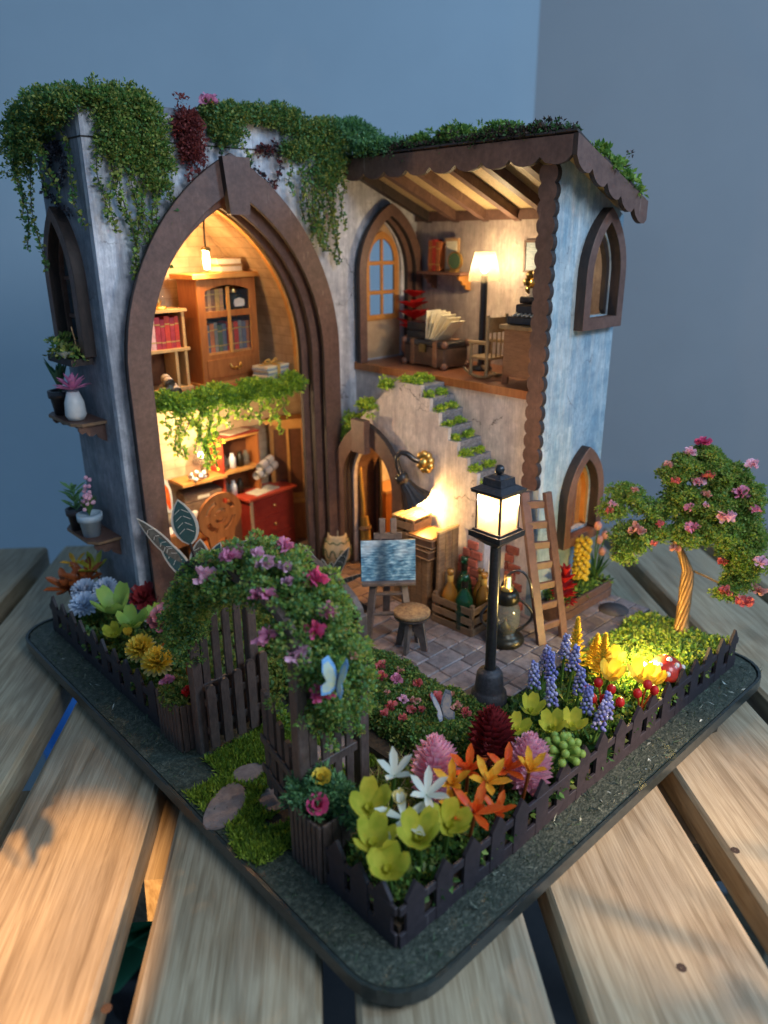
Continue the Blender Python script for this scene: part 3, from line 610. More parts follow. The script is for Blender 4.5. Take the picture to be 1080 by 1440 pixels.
# great arch frames, stepped
def frame(a0, a1, zs, zt, wd, y0, y1, name, zb=.25, top=None):
    o_ = archdoor(a0, a1, zb, zs, zt, 16); i_ = archdoor(a0+wd, a1-wd, zb, zs, zt-wd*1.42, 16)
    g = G(); g.strip(o_, i_, 'y', y0, y1, 0, 1); return hb(g, name, ['mdf', 'mdf_dark'], bev=.02)
frame(2.78, 12.78, 10.9, 18.75, .92, 17.0, 17.17, 'arch_frame'); frame(2.9, 12.70, 10.9, 18.45, .62, 17.172, 17.42, 'arch_frame')
frame(2.95, 12.40, 10.9, 18.2, .86, 17.422, 17.56, 'arch_frame'); frame(3.0, 12.2, 10.9, 18.1, .6, 17.562, 17.795, 'arch_frame')
frame(3.42, 11.72, 10.9, 17.6, .46, 17.86, 18.08, 'arch_inner_frame')
g = G(); o_ = archdoor(3.86, 11.28, 9.8, 10.9, 17.0, 16); i_ = archdoor(3.96, 11.18, 9.8, 10.9, 16.84, 16); g.strip(o_, i_, 'y', 18.085, 18.34); hb(g, 'gilt_edge', 'cherry_edge')
g = G(); g.prism([(7.42, 16.6), (8.28, 16.6), (8.42, 18.6), (7.22, 18.6)], 'y', 16.72, 17.0, 0, me=1); hb(g, 'keystone', ['mdf', 'mdf_dark'], bev=.02)
# seam of the lid round the top of the tower
g = G(); g.b2((2.47, 17.77, 18.98), (14.2, 17.80, 19.03)); g.b2((2.47, 17.8, 18.98), (2.50, 21.9, 19.03)); hb(g, 'lid_seam', 'mdf_dark')
# side wall window
def arched_window(y0, y1, zb, zs, zt, ax, d0, dd, name, wd=.4, mats=('mdf', 'mdf_dark'), n=8):
    """stepped arched surround on a wall; dd is the outward step"""
    o_ = archdoor(y0, y1, zb, zs, zt, n); i_ = archdoor(y0+wd, y1-wd, zb+wd, zs, zt-wd*1.25, n)
    g = G(); g.strip(o_, i_, ax, d0, d0+dd, 0, 1)
    f3 = (lambda a, b, c, d, e, f: g.b2((c, a, b), (f, d, e), 0)) if ax == 'x' else (lambda a, b, c, d, e, f: g.b2((a, c, b), (d, f, e), 0))
    f3(y0+.001, zb, d0, y1-.001, zb+wd, d0+dd-math.copysign(.003, dd)); return hb(g, name, list(mats), bev=.015)
w1 = arched_window(18.95, 21.75, 11.6, 14.2, 16.9, 'x', 2.5, -.45, 'side_window', .42)
g = G(); g.b2((2.55, 20.27, 12), (2.68, 20.43, 16.1)); hbp(g, 'window_bar', 'mdf', w1)
for z in (12.9, 14.3): g = G(); g.b2((2.551, 19.3, z), (2.679, 21.4, z+.14)); hbp(g, 'window_bar', 'mdf', w1)
g = G(); g.strip(archdoor(19.3, 21.4, 12, 14.6, 16.25, 8), archdoor(19.5, 21.2, 12.2, 14.6, 16.0, 8), 'x', 2.45, 2.62); hbp(g, 'sash', 'mdf', w1)
g = G(); g.b2((2.60, 19.4, 12), (2.61, 21.3, 15.5)); hbp(g, 'pane', 'glass', w1)
# wing: side wall (blue), back wall, floors, lower wall
side = [(14.4, .3), (18.75, .3), (18.75, 16.5), (14.4, 18.45)]
g = G(); g.prism(side, 'y', Y2, Y2+.3, holes=[archdoor(16.35, 18.15, 12.85, 14.4, 16.05, 8), archdoor(16.3, 18.1, 4.0, 5.5, 7.05, 8)]); hb(g, 'end_wall', 'plaster_blue')
g = G(); g.b2((18.45, Y2+.3, .3), (18.75, Y1, 16.62)); hb(g, 'wing_back_wall', 'plaster_room')
g = G(); g.b2((14.42, Y1-.05, 10.2), (14.9, Y1-.003, 16)) if False else None
g = G(); g.b2((14.45, Y2+.3, 9.9), (18.45, Y1, 10.2)); hb(g, 'wing_floor', 'wood_floor')
g = G(); g.b2((14.30, Y2+.3, 9.88), (14.448, Y1, 10.205)); hb(g, 'wing_floor_edge', 'cherry')
DR = archdoor(13.05, 16.35, .76, 5.1, 7.15, 8)
low = [(Y2+.3, .3), (13.05, .3)]+arch(13.05, 16.35, 5.1, 7.15, 8)+[(16.35, .3), (Y1, .3), (Y1, 9.88), (Y2+.3, 9.88)]
g = G(); g.prism(low, 'x', 14.4, 14.6); hb(g, 'wing_lower_wall', 'plaster_pink')
# windows of the end wall
w2 = arched_window(15.9, 18.6, 12.4, 14.3, 16.75, 'y', Y2, -.42, 'end_window', .42, ('mdf', 'mdf_dark'))
g = G(); g.strip(archdoor(16.3, 18.2, 12.8, 14.3, 16.15, 8), archdoor(16.55, 17.95, 13.05, 14.3, 15.8, 8), 'y', Y2+.05, Y2+.25); hbp(g, 'inner_frame', 'mdf_dark', w2)
w3 = arched_window(15.85, 18.55, 3.5, 5.45, 7.7, 'y', Y2, -.42, 'end_window', .42, ('mdf_warm', 'mdf_dark'))
g = G(); g.strip(archdoor(16.25, 18.15, 3.9, 5.45, 7.15, 8), archdoor(16.5, 17.9, 4.15, 5.45, 6.8, 8), 'y', Y2+.05, Y2+.28); hbp(g, 'inner_frame', 'frame_orange', w3)
g = G(); g.b2((17.13, Y2+.1, 4.1), (17.27, Y2+.2, 6.8)); hbp(g, 'window_bar', 'mdf_warm', w3)
# amber upper window / door in the front wall
uf = G(); uf.strip(archdoor(14.28, 18.35, 10.2, 14.1, 17.2, 12), archdoor(14.72, 17.9, 10.2, 14.1, 16.65, 12), 'y', 17.28, 17.55, 0, 1); ufo = hb(uf, 'upper_window_frame', ['mdf', 'mdf_dark'], bev=.015)
g = G(); g.strip(archdoor(14.5, 18.1, 10.2, 14.1, 16.95, 12), archdoor(14.88, 17.6, 10.2, 14.1, 16.5, 12), 'y', 17.552, 17.797, 0, 1); hbp(g, 'frame_step', ['mdf', 'mdf_dark'], ufo)
panes = []
lw = archdoor(15.28, 16.98, 12.32, 14.75, 15.75, 8)
g = G(); body = archdoor(14.97, 17.38, 10.21, 14.3, 16.48, 8); g.prism(body, 'y', 17.88, 17.98, holes=[archdoor(15.3, 17.0, 12.25, 14.75, 15.85, 8)]); dl = hb(g, 'door_leaf', 'door_cream')
g = G(); g.strip(archdoor(15.1, 17.18, 12.03, 14.72, 16.02, 8), archdoor(15.35, 16.93, 12.28, 14.72, 15.7, 8), 'y', 17.78, 17.879); g.b2((15.1, 17.785, 12.03), (17.18, 17.876, 12.28)); g.b2((16.06, 17.79, 12.28), (16.22, 17.875, 15.8)); g.b2((15.34, 17.795, 13.2), (16.94, 17.874, 13.38)); g.b2((15.34, 17.795, 14.52), (16.94, 17.874, 14.70)); hbp(g, 'sash', 'frame_orange', dl, .01)
g = G(); g.prism(archdoor(15.3, 16.98, 12.25, 14.72, 15.8, 8), 'y', 17.9, 17.91); hbp(g, 'pane', 'glass', dl)
# scalloped corner board, fascias, roof
def scal_v(u0, u1, w0, w1, n, dep):
    L = []
    for i in range(n):
        a = w0+(w1-w0)*i/n; b = w0+(w1-w0)*(i+1)/n
        for k in range(6):
            t = k/5; L.append((u0+dep-dep*math.sin(math.pi*t)**.6, a+(b-a)*t))
    return L+[(u0+u1-u, w) for u, w in L[::-1]]
g = G(); g.prism(scal_v(6.88, 7.66, 6.4, 18.05, 21, .12), 'x', 14.16, 14.395, 0, me=1); hb(g, 'corner_board', ['mdf', 'mdf_dark'])
sl = (16.45-18.85)/(19.7-13.7)
def zr(x): return 18.95+sl*(x-13.7)
def slanted(fn_pts): return fn_pts
def scal_bottom(u0, u1, top, bot, n, dep):
    L = []
    for i in range(n):
        a = u0+(u1-u0)*i/n; b = u0+(u1-u0)*(i+1)/n
        for k in range(7):
            t = k/6; u = a+(b-a)*t; L.append((u, bot(u)+dep-dep*math.sin(math.pi*t)**.55))
    return [(u0, top(u0))]+L+[(u1, top(u1))]
g = G(); g.prism(scal_bottom(6.05, 17.55, lambda u: 18.86, lambda u: 18.0, 9, .26), 'x', 13.68, 13.86, 0, me=1); hb(g, 'front_fascia', ['mdf', 'mdf_dark'])
g = G(); g.prism(scal_bottom(13.68, 18.5, lambda u: zr(u)-.08, lambda u: zr(u)-1.0, 5, .28), 'y', 5.86, 6.04, 0, me=1); hb(g, 'side_fascia', ['mdf', 'mdf_dark'])
g = G(); pr_ = [(13.87, zr(13.87)-.28), (18.74, zr(18.74)-.28), (18.74, zr(18.74)-.12), (13.87, zr(13.87)-.12)]; g.prism(pr_, 'y', 6.05, 17.75); hb(g, 'roof_panel', 'ceiling')
for y in (16.95, 15.25, 13.5, 11.75, 10.0, 8.3):
    g = G(); g.prism([(13.88, zr(13.88)-.70), (18.44, zr(18.44)-.70), (18.44, zr(18.44)-.285), (13.88, zr(13.88)-.285)], 'y', y-.16, y+.16); hb(g, 'roof_beam', 'mdf_dark' if y > 16 else 'mdf', bev=.02)
g = G(); g.b2((18.2, 7.3, 16.42), (18.44, 17.7, 16.84)); hb(g, 'wall_plate', 'mdf')
rows = 7
for i in range(5):   # bark-like shingles in courses across the sloping roof
    for j in range(14):
        xx = 13.72+i*.88; yy = 5.95+j*.86+(.4 if i % 2 else 0)
        if yy > 17.4: continue
        g = G(); R = Matrix.Rotation(math.atan(-sl)+.05, 3, 'Y'); g.box((0, 0, 0), (1.02, .80, .07), 0, R); o = g.build('shingle', 'mdf_dark', H, loc=Vector((xx+.4, yy+.35, zr(xx+.4)-.035+random.uniform(0, .02)))-H.location)
# stair panel with its steps
pan = [(17.45, .76), (17.45, 6.6), (13.55, 10.02), (12.0, 10.02)]
ys = [12.0, 11.5, 10.98, 10.46, 9.95, 9.40, 8.86, 8.35]; zs_ = [10.02, 9.56, 9.06, 8.53, 8.03, 7.47, 6.95, 6.4]
for i in range(7): pan += [(ys[i], zs_[i+1]), (ys[i+1], zs_[i+1])]
pan += [(8.35, 5.9), (8.35, .76)]
pan = pan[:-1]+[(8.35, .76), (13.05, .76)]+[(u, w_) for u, w_ in arch(13.05, 16.35, 5.1, 7.15, 8)]+[(16.35, .76)]
g = G(); g.prism(pan, 'x', 12.9, 13.1); sp_ = hb(g, 'stair_panel', 'plaster_pink')
g = G(); g.b2((13.1, 8.36, .76), (14.4, 8.55, 6.0)); hb(g, 'stair_return', 'plaster_pink')
for i in range(7):
    g = G(); g.b2((12.885, ys[i+1]+.0, zs_[i+1]-.62), (14.39, ys[i]+.35, zs_[i+1]+.01)) if False else None
    y_lo, y_hi = ys[i+1], ys[i]
    g = G(); g.b2((13.1, y_lo+.0, zs_[i+1]-.55), (14.395, y_hi+.02, zs_[i+1]+.012))
    hb(g, 'step', 'stair', bev=.02)
g = G(); g.b2((13.1, 12.0, 9.45), (14.395, 13.6, 10.01)); hb(g, 'step', 'stair', bev=.02)
g = G(); g.add([(13.1, 13.6, 9.9), (14.39, 13.6, 9.9), (14.39, 17.4, 6.57), (13.1, 17.4, 6.57)], [(0, 1, 2, 3)]); g.add([(13.1, 13.6, 9.98), (14.39, 13.6, 9.98), (14.39, 17.4, 6.65), (13.1, 17.4, 6.65)], [(0, 1, 2, 3)]); hb(g, 'sloping_ledge', 'plaster_pink')
# red bricks where the plaster has fallen off beside the crate
k = 0
for r in range(7):
    z = .95+r*.40; y0, y1 = (7.35+.06*r, 9.9-.24*r)
    y = y0+(.3 if r % 2 else 0)
    while y < y1:
        L_ = random.uniform(.5, .72); g = G(); g.b2((14.3, y, z), (14.44, min(y+L_, y1+.2), z+.34)); hb(g, 'brick', 'brick_red', bev=.03); y += L_+.05
for r in range(7):
    z = 1.35+r*.40; y0, y1 = (8.42, 9.75-.12*abs(r-3)-.1*(r > 4)); y = y0+(.0 if r % 2 else .22)
    while y < y1-.2:
        L_ = min(random.uniform(.5, .72), y1-y); g = G(); g.b2((12.80, y, z), (12.95, y+L_, z+.34)); hb(g, 'brick', 'brick_red', bev=.03); y += L_+.05
# the part of the lower wall right of the stair sits back at the wing line; small door frame
g = G(); o_ = archdoor(12.55, 17.15, .76, 5.2, 8.05, 12); i_ = archdoor(13.2, 16.5, .76, 5.2, 7.1, 12); g.strip(o_, i_, 'x', 12.35, 12.62, 0, 1); fr = hb(g, 'door_frame', ['mdf', 'mdf_dark'], bev=.02)
g = G(); o_ = archdoor(12.95, 16.95, .76, 5.2, 7.8, 12); i_ = archdoor(13.06, 16.45, .76, 5.2, 7.2, 12); g.strip(o_, i_, 'x', 12.622, 12.897, 0, 1); hbp(g, 'frame_step', ['mdf_warm', 'mdf_dark'], fr)
g = G(); g.b2((12.0, 14.55, 6.75), (12.35, 15.45, 8.25)); hbp(g, 'keystone', 'mdf', fr, .02)
g = G(); o_ = archdoor(12.93, 16.5, .76, 5.1, 7.3, 8); i_ = archdoor(13.04, 16.37, .76, 5.1, 7.16, 8); g.strip(o_, i_, 'x', 13.11, 14.39); hb(g, 'door_lining', 'mdf')
g = G(); g.prism([(15.9, .8), (16.34, .8), (16.34, 5.1), (16.2, 5.6), (15.9, 6.1)], 'x', 14.15, 14.3); dl2 = hb(g, 'door_leaf', 'mdf_dark')
for y in (16.05,): g = G(); g.b2((14.10, y, .9), (14.149, y+.06, 5.6)); hbp(g, 'plank_strip', 'mdf', dl2)
# inner walls of ground-floor washroom
g = G(); g.b2((14.62, Y2+.31, .76), (18.44, Y2+.40, 9.8)); hb(g, 'inner_lining', 'door_cream') if False else None
# scalloped wall shelves outside
def shelf(y0, y1, z):
    t = thing('wall_shelf', 'x', 'shelf', (2.5, (y0+y1)/2, z)); w_ = (y1-y0)
    g = G(); g.prism([(0, -w_/2), (-.95, -w_/2), (-1.25, -w_/2+.4), (-1.25, w_/2-.4), (-.95, w_/2), (0, w_/2)], 'z', 0, .12, 0, me=1); g.build('shelf_board', ['mdf', 'crate'], t, loc=(0, 0, 0))
    for s in (-1, 1):
        pts = [(0, 0), (-1.05, 0), (-1.05, -.2), (-.95, -.32), (-.8, -.28), (-.7, -.42), (-.52, -.46), (-.4, -.38), (-.32, -.55), (-.15, -.68), (0, -.75)]
        g = G(); g.prism(pts, 'y', s*(w_/2-.25)-.06, s*(w_/2-.25)+.06); g.build('bracket', 'mdf', t, loc=(0, 0, 0))
    return t
s1 = shelf(18.85, 21.9, 9.05); s1['label'] = 'upper scalloped wall shelf holding the black pot and white vase'
s2 = shelf(19.0, 21.9, 4.15); s2['label'] = 'lower scalloped wall shelf under the pale blue flowerpot'
s1['group'] = s2['group'] = 'shelves on the outer side wall'

# ------------------------------------------------------------ furniture and small things
def T(o, local):   # world position of a local point of a thing
    return Matrix.LocRotScale(o.location, o.rotation_euler, o.scale) @ Vector(local)
BOOKM = {k: mk(k+' book cover', c, tuple(min(1, v*1.5+.01) for v in c), 6, .5) for k, c in dict(
    red=(.36, .03, .02), crimson=(.26, .02, .035), brown=(.16, .07, .035), tan=(.34, .19, .09), grey=(.14, .14, .13), green=(.05, .085, .05), rust=(.34, .10, .03), pink=(.55, .33, .31), slate=(.08, .09, .12), black=(.02, .02, .022), ochre=(.38, .24, .06)).items()}
GOLDP = mk('gilt print', (.55, .38, .12), rough=.4, metal=.6)
ORD = ['first', 'second', 'third', 'fourth', 'fifth', 'sixth', 'seventh', 'eighth', 'ninth', 'tenth', 'eleventh', 'twelfth']
def book(loc, rz, wd, dp, ht, col, label, group=None, lean=0.0):
    g = G(); x, y = wd/2, dp
    g.b2((-x, 0, 0), (-x+.03, y, ht)); g.b2((x-.03, 0, 0), (x, y, ht)); g.b2((-x, -.02, 0), (x, .01, ht))
    g.b2((-x+.03, .02, .02), (x-.03, y-.02, ht-.04), 1)
    for z in (.2, .75): g.b2((-x-.002, -.03, ht*z), (x+.002, -.018, ht*z+.05), 2)
    o = g.build('book', [BOOKM[col], 'paper', GOLDP], loc=loc, rot=(0, lean, rz)); return tag(o, label, 'book', group)
def bookrow(par, x0, y, z, cols, where, group, ht=1.0, wd=.2, dp=.5):
    x = x0
    for i, c in enumerate(cols):
        w_ = wd*random.uniform(.85, 1.15); h = ht*random.uniform(.92, 1.04)
        book(T(par, (x+w_/2, y, z)), par.rotation_euler.z, w_, dp, h, c, f"{c} book, {ORD[i]} from the left {where}", group); x += w_+.015
# tall bookcase on the upper floor
bc = thing('bookcase', 'tall cherry bookcase with arched glass front and one drawer on the upper floor', 'bookcase', (8.8, 19.75, 9.72), math.radians(7))
W_ = 3.15; D_ = 1.25
g = G(); g.b2((-W_/2, 0, 0), (-W_/2+.12, D_, 4.45)); g.build('side_panel', 'cherry', bc); g = G(); g.b2((W_/2-.12, 0, 0), (W_/2, D_, 4.45)); g.build('side_panel', 'cherry', bc)
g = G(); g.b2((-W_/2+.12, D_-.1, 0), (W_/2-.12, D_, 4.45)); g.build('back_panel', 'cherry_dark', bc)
for z in (.12, 1.28, 2.98): g = G(); g.b2((-W_/2+.121, .05, z), (W_/2-.121, D_-.11, z+.1)); g.build('shelf', 'cherry_edge', bc)
g = G(); g.b2((-W_/2-.28, -.25, 4.45), (W_/2+.28, D_+.1, 4.66)); g.build('cornice', 'cherry_edge', bc, bev=.02)
g = G(); g.b2((-W_/2-.1, -.12, 0), (W_/2+.1, D_, .12)); g.build('plinth', 'cherry_edge', bc)
hole1 = [(-1.2, 3.12), (1.2, 3.12)]+[(1.2-2.4*i/8, 3.95+.22*math.sin(math.pi*i/8)) for i in range(9)]
g = G(); g.prism([(-W_/2, .12), (W_/2, .12), (W_/2, 4.45), (-W_/2, 4.45)], 'y', -.08, 0, 0, holes=[hole1, [(-1.2, 1.32), (1.2, 1.32), (1.2, 2.86), (-1.2, 2.86)]], me=1); fr_ = g.build('front_frame', ['cherry', 'cherry_edge'], bc)
g = G(); g.b2((-.05, -.10, 1.32), (.10, -.02, 4.1)); g.build('mullion', 'cherry_edge', bc)
g = G(); g.b2((-1.38, -.13, .3), (1.38, -.081, 1.12)); dr = g.build('drawer', 'cherry', bc, bev=.02)
g = G(); g.tube([(-.28, -.06, .1), (-.26, -.14, -.02), (-.1, -.16, -.12), (0, -.13, -.05), (.1, -.16, -.12), (.26, -.14, -.02), (.28, -.06, .1)], .05, 6); h = g.build('handle', 'gold', dr, loc=(.1, 0, .45))
g = G(); g.b2((-1.19, -.05, 1.33), (1.19, -.04, 2.85)); g.b2((-1.19, -.05, 3.13), (1.19, -.04, 3.95)); g.build('glass_pane', 'glass', bc)
bookrow(bc, -1.15, .15, 1.38, ['slate', 'rust', 'grey', 'green', 'slate', 'red', 'brown', 'red', 'grey', 'slate', 'rust'], 'on the middle shelf of the cherry bookcase', 'books behind the bookcase glass', 1.2, .2)
bookrow(bc, -1.12, .15, 3.08, ['brown', 'tan', 'brown', 'ochre', 'tan'], 'on the top shelf of the cherry bookcase', 'books behind the bookcase glass', .95, .21)
j = thing('storage_jar', 'dark jar with white label and gold lid in the cherry bookcase', 'jar', T(bc, (.72, .45, 3.08)), math.radians(7))
g = G(); g.lathe([(0, 0), (.36, 0), (.4, .15), (.38, .6), (.2, .72)], n=12); g.build('jar_body', 'bronze', j, loc=(0, 0, 0)); g = G(); g.lathe([(.2, .72), (.22, .85), (.05, 1.0), (0, 1.0)], n=12); g.build('lid', 'gold', j, loc=(0, 0, 0))
g = G(); g.prism([(-.26, .15), (.26, .15), (.3, .3), (.26, .45), (0, .52), (-.26, .45), (-.3, .3)], 'y', -.43, -.41); g.build('label_plate', 'paper_white', j, loc=(0, 0, 0))
for i, (c, hh) in enumerate([('ochre', 0), ('tan', .3)]):
    o = thing('book', ['lower', 'topmost'][i]+' tan book lying flat on top of the cherry bookcase', 'book', T(bc, (.45-.05*i, .45, 4.67+hh)), math.radians(10-8*i), 'books lying on the bookcase')
    g = G(); g.b2((-.65, -.4, 0), (.65, .4, .04)); g.b2((-.65, -.4, .24), (.65, .4, .28)); g.b2((-.65, .36, .04), (.65, .4, .24)); g.build('cover', BOOKM[c], o, loc=(0, 0, 0)); g = G(); g.b2((-.6, -.37, .041), (.6, .36, .239)); g.build('page_block', 'paper', o, loc=(0, 0, 0))
# golden open shelf at left
bs = thing('shelf_unit', 'low golden wooden shelf unit with pink and red books, left of the bookcase', 'shelf', (5.7, 19.7, 9.72), math.radians(2))
for x in (-1.0, .88): g = G(); g.b2((x, 0, 0), (x+.13, 1.1, 3.2)); g.build('side_panel', 'bamboo', bs, bev=.01)
for z in (0, 1.62, 3.2): g = G(); g.b2((-1.1, -.08, z), (1.12, 1.1, z+.13)); g.build('shelf', 'bamboo', bs, bev=.01)
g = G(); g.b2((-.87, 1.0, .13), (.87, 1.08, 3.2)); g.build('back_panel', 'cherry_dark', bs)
g = G(); g.b2((.4, -.04, .13), (.52, .9, 1.62)); g.build('divider', 'bamboo', bs)
bookrow(bs, -.75, .1, 1.75, ['pink', 'pink', 'crimson', 'crimson', 'red', 'crimson', 'red'], 'on the golden shelf unit', 'books on the golden shelf unit', 1.28, .2, .6)
cl = thing('glass_cloche', 'small gold ornament under a glass cloche on the golden shelf unit', 'ornament', T(bs, (.1, .4, 3.34)))
g = G(); g.lathe([(0, 0), (.34, 0), (.34, .1), (0, .1)], n=12); g.build('base', 'gold', cl, loc=(0, 0, 0)); g = G(); g.lathe([(.06, .1), (.16, .3), (.05, .45), (.14, .65), (.02, .95), (.001, .96)], n=8); g.build('ornament', 'gold', cl, loc=(0, 0, 0)); g = G(); g.lathe([(.3, .1), (.3, .75), (.2, 1.0), (.01, 1.1)], n=12); g.build('dome', 'glass', cl, loc=(0, 0, 0))
def scroll(loc, rz, ln, r, label, group):
    g = G(); g.tube([(0, -ln/2, 0), (0, ln/2, 0)], r, 12, 0, caps=False); g.tube([(0, -ln/2+.01, 0), (0, ln/2-.01, 0)], r*.78, 12, 0, caps=False); g.tube([(.01, -ln/2-.0, 0), (.01, -ln/2+.3, 0)], r*.45, 8, 0, caps=False)
    g.tube([(0, -.06, 0), (0, .06, 0)], r*1.03, 12, 1, caps=False)
    o = g.build('paper_scroll', ['paper_white', 'crate'], loc=loc, rot=(0, 0, rz), fix=False); return tag(o, label, 'scroll', group)
for i, (x, z, lb) in enumerate([(5.15, 9.93, 'leftmost of three paper scrolls on the upper floor below the shelf unit'), (5.58, 9.93, 'rightmost of three paper scrolls on the upper floor below the shelf unit'), (5.30, 10.3, 'paper scroll lying on top of two others on the upper floor')]):
    scroll((x, 19.0, z), math.radians(-20), 1.3, .2, lb, 'scrolls on the upper floor')
bd = thing('book_bundle', 'bundle of grey blue papers tied with golden ribbon at the floor edge', 'paper bundle', (10.35, 18.95, 9.72), math.radians(14))
for i in range(7): g = G(); g.b2((-.72+random.uniform(-.04, .04), -.45, .02+i*.1), (.72+random.uniform(-.04, .04), .45, .1+i*.1)); g.build('sheaf', 'paper_blue' if i % 2 else 'paper', bd)
g = G(); g.b2((-.1, -.47, 0), (.1, -.455, .74)); g.b2((-.1, -.47, .725), (.1, .47, .745)); g.b2((-.735, -.1, .725), (.735, .1, .748))
for s in (-1, 1): g.tube([(0, 0, .75), (s*.2, -.1, .95), (s*.38, 0, .9), (s*.3, .1, .78), (0, 0, .76)], .045, 6)
g.build('ribbon_bow', 'broomstraw', bd)
hl = thing('hanging_bulb', 'glowing bulb hanging from the peak inside the great arch', 'lamp', (7.55, 19.0, 15.0))
g = G(); g.tube([(0, 0, .45), (0, 0, 1.2), (.25, .3, 1.75)], .04, 6); g.build('cord', 'bronze', hl, loc=(0, 0, 0)); g = G(); g.lathe([(.10, .45), (.2, .38), (.2, .3), (.14, .28)], n=10); g.build('socket', 'brass_old', hl, loc=(0, 0, 0))
g = G(); g.lathe([(.001, -.45), (.12, -.42), (.14, -.1), (.13, .2), (.1, .3)], n=10); g.build('bulb', 'bulb_hot', hl, loc=(0, 0, 0))

# lower study
dk = thing('writing_desk', 'reddish wood writing desk at the left of the lower study', 'desk', (5.3, 19.4, .8), math.radians(8))
g = G(); g.b2((-1.5, -.1, 2.55), (1.6, 1.7, 2.72)); g.build('desk_top', 'cherry', dk, bev=.02)
g = G(); g.b2((-1.4, .05, 2.0), (1.5, 1.6, 2.549)); g.build('apron', 'cherry', dk)
for x in (-1.3, 1.35):
    for y in (.1, 1.45): g = G(); g.tube([(x, y, 0), (x, y, .6), (x, y, 1.2), (x, y, 2.0)], [.07, .12, .07, .12], 8); g.build('leg', 'cherry', dk)
g = G(); g.b2((.5, .02, 2.1), (1.4, .049, 2.45)); g.build('drawer', 'cherry_edge', dk)
tag(G().b2((-.35, -.25, 0), (.35, .25, .02)).build('letter', 'paper', loc=(6.0, 19.75, 3.53), rot=(0, 0, .5)), 'pale letter lying at the right corner of the writing desk', 'letter', 'letters on the desk')
tag(G().b2((-.45, -.3, 0), (.45, .3, .02)).build('letter', 'paper_white', loc=(5.2, 19.75, 3.55), rot=(.25, 0, .2)), 'pale letter propped up on the writing desk beside the ink pot', 'letter', 'letters on the desk')
scroll((6.15, 20.25, 3.72), math.radians(-62), 1.5, .19, 'rolled paper lying across the writing desk', 'scrolls on the desk')
iw = thing('ink_pot', 'white patterned ink pot with an orange and white feather quill on the desk', 'ink pot', (5.55, 20.55, 3.53))
g = G(); g.lathe([(0, 0), (.26, 0), (.36, .2), (.3, .45), (.14, .55), (.14, .62)], n=12); g.build('pot', 'vasemat', iw, loc=(0, 0, 0))
g = G(); petal(g, (0, 0, .5), (-.18, 0, 1), (.2, -1, 0), 1.9, .62, .15, 0, 6, .1); petal(g, (.0, -.02, .75), (-.18, 0, 1), (.2, -1, 0), 1.35, .34, .1, 1, 5, .1); g.build('feather', [P['white'], P['orange']], iw, loc=(0, 0, 0))
# chest boxes with the little table lamp board
bx = thing('wooden_box', 'small two part wooden box behind the desk below the lamp shelf', 'box', (7.3, 20.6, 3.45), math.radians(-4))
for k in range(3): g = G(); g.b2((-.95, 0, .02+k*.42), (.95, .85, .40+k*.42)); g.build('plank', 'crate', bx, bev=.015)
g = G(); g.b2((-.88, .05, 1.27), (.88, .8, 1.31)); g.build('lid', 'crate_dark', bx); g = G(); g.b2((-.3, -.03, .95), (.3, 0, 1.1)); g.build('label_strip', 'paper', bx)
G2 = G(); G2.b2((6.2, 20.3, 0.8), (8.2, 21.5, 3.44)); cb_ = tag(G2.build('cabinet', 'cherry_dark', bev=.02), 'dark cabinet against the wall behind the carved chair', 'cabinet')
ls = thing('lamp_shelf', 'small orange wooden shelf carrying the glowing lamp of the study', 'shelf', (7.3, 20.9, 5.2))
g = G(); g.b2((-1.15, -.6, 0), (1.15, .65, .14)); g.build('shelf_board', 'cherry_edge', ls, loc=(0, 0, 0)); g = G(); g.b2((-.1, .3, -.4), (.1, .65, 0)); g.build('bracket', 'cherry', ls, loc=(0, 0, 0))
sl_ = thing('table_lamp', 'small glowing lamp with white shade hidden behind the trailing moss', 'lamp', (7.45, 20.75, 5.35))
g = G(); g.lathe([(0, 0), (.3, 0), (.28, .12), (.08, .2), (.06, .7)], n=12); g.build('lamp_base', 'brass_old', sl_, loc=(0, 0, 0)); g = G(); g.lathe([(.42, .7), (.24, 1.6)], n=18, fn=lambda a, z: 1+.05*math.cos(9*a)); g.build('lamp_shade', 'shade', sl_, loc=(0, 0, 0)); g = G(); g.ball((0, 0, 1.05), .15); g.build('bulb', 'bulb_white', sl_, loc=(0, 0, 0))
sk = thing('beaded_ornament', 'silver beaded ornament on the little lamp shelf', 'ornament', (7.0, 20.45, 5.34))
g = G()
for i in range(9): g.ball((.36*math.cos(i*.7), .18*math.sin(i*.7), .12+.11*(i % 3)), .11, n=7)
g.build('bead_cluster', 'pot_white', sk, loc=(0, 0, 0))
# red hutch over a red chest of drawers
rc = thing('chest_of_drawers', 'deep red chest with four brass knobs in the lower study', 'cabinet', (10.75, 20.0, .8), math.radians(6)); rc.scale = (1.08, 1, 1.05)
g = G(); g.b2((-1.35, 0, 0), (1.25, 1.3, 2.95)); g.build('carcass', 'redpaint', rc, bev=.02); g = G(); g.b2((-1.5, -.12, 2.95), (1.4, 1.35, 3.08)); g.build('top', 'redside', rc, bev=.02)
g = G(); g.b2((-1.37, -.03, 0), (-1.2, -.001, 2.949)); g.build('edge_strip', 'wood_edge', rc)
for x0, x1, z0, z1, kx in ((-1.15, 1.2, 2.0, 2.85, 0), (-1.15, 1.2, 1.05, 1.92, 0), (-1.15, 0, .08, .97, -.5), (.06, 1.2, .08, .97, .6)):
    g = G(); g.b2((x0, -.04, z0), (x1, -.002, z1)); d_ = g.build('drawer', 'redpaint', rc, bev=.01); g = G(); g.ball((kx-(x0+x1)/2, -.06, (z1-z0)/2), .075, n=8); g.build('knob', 'gold', d_, loc=(0, 0, 0))
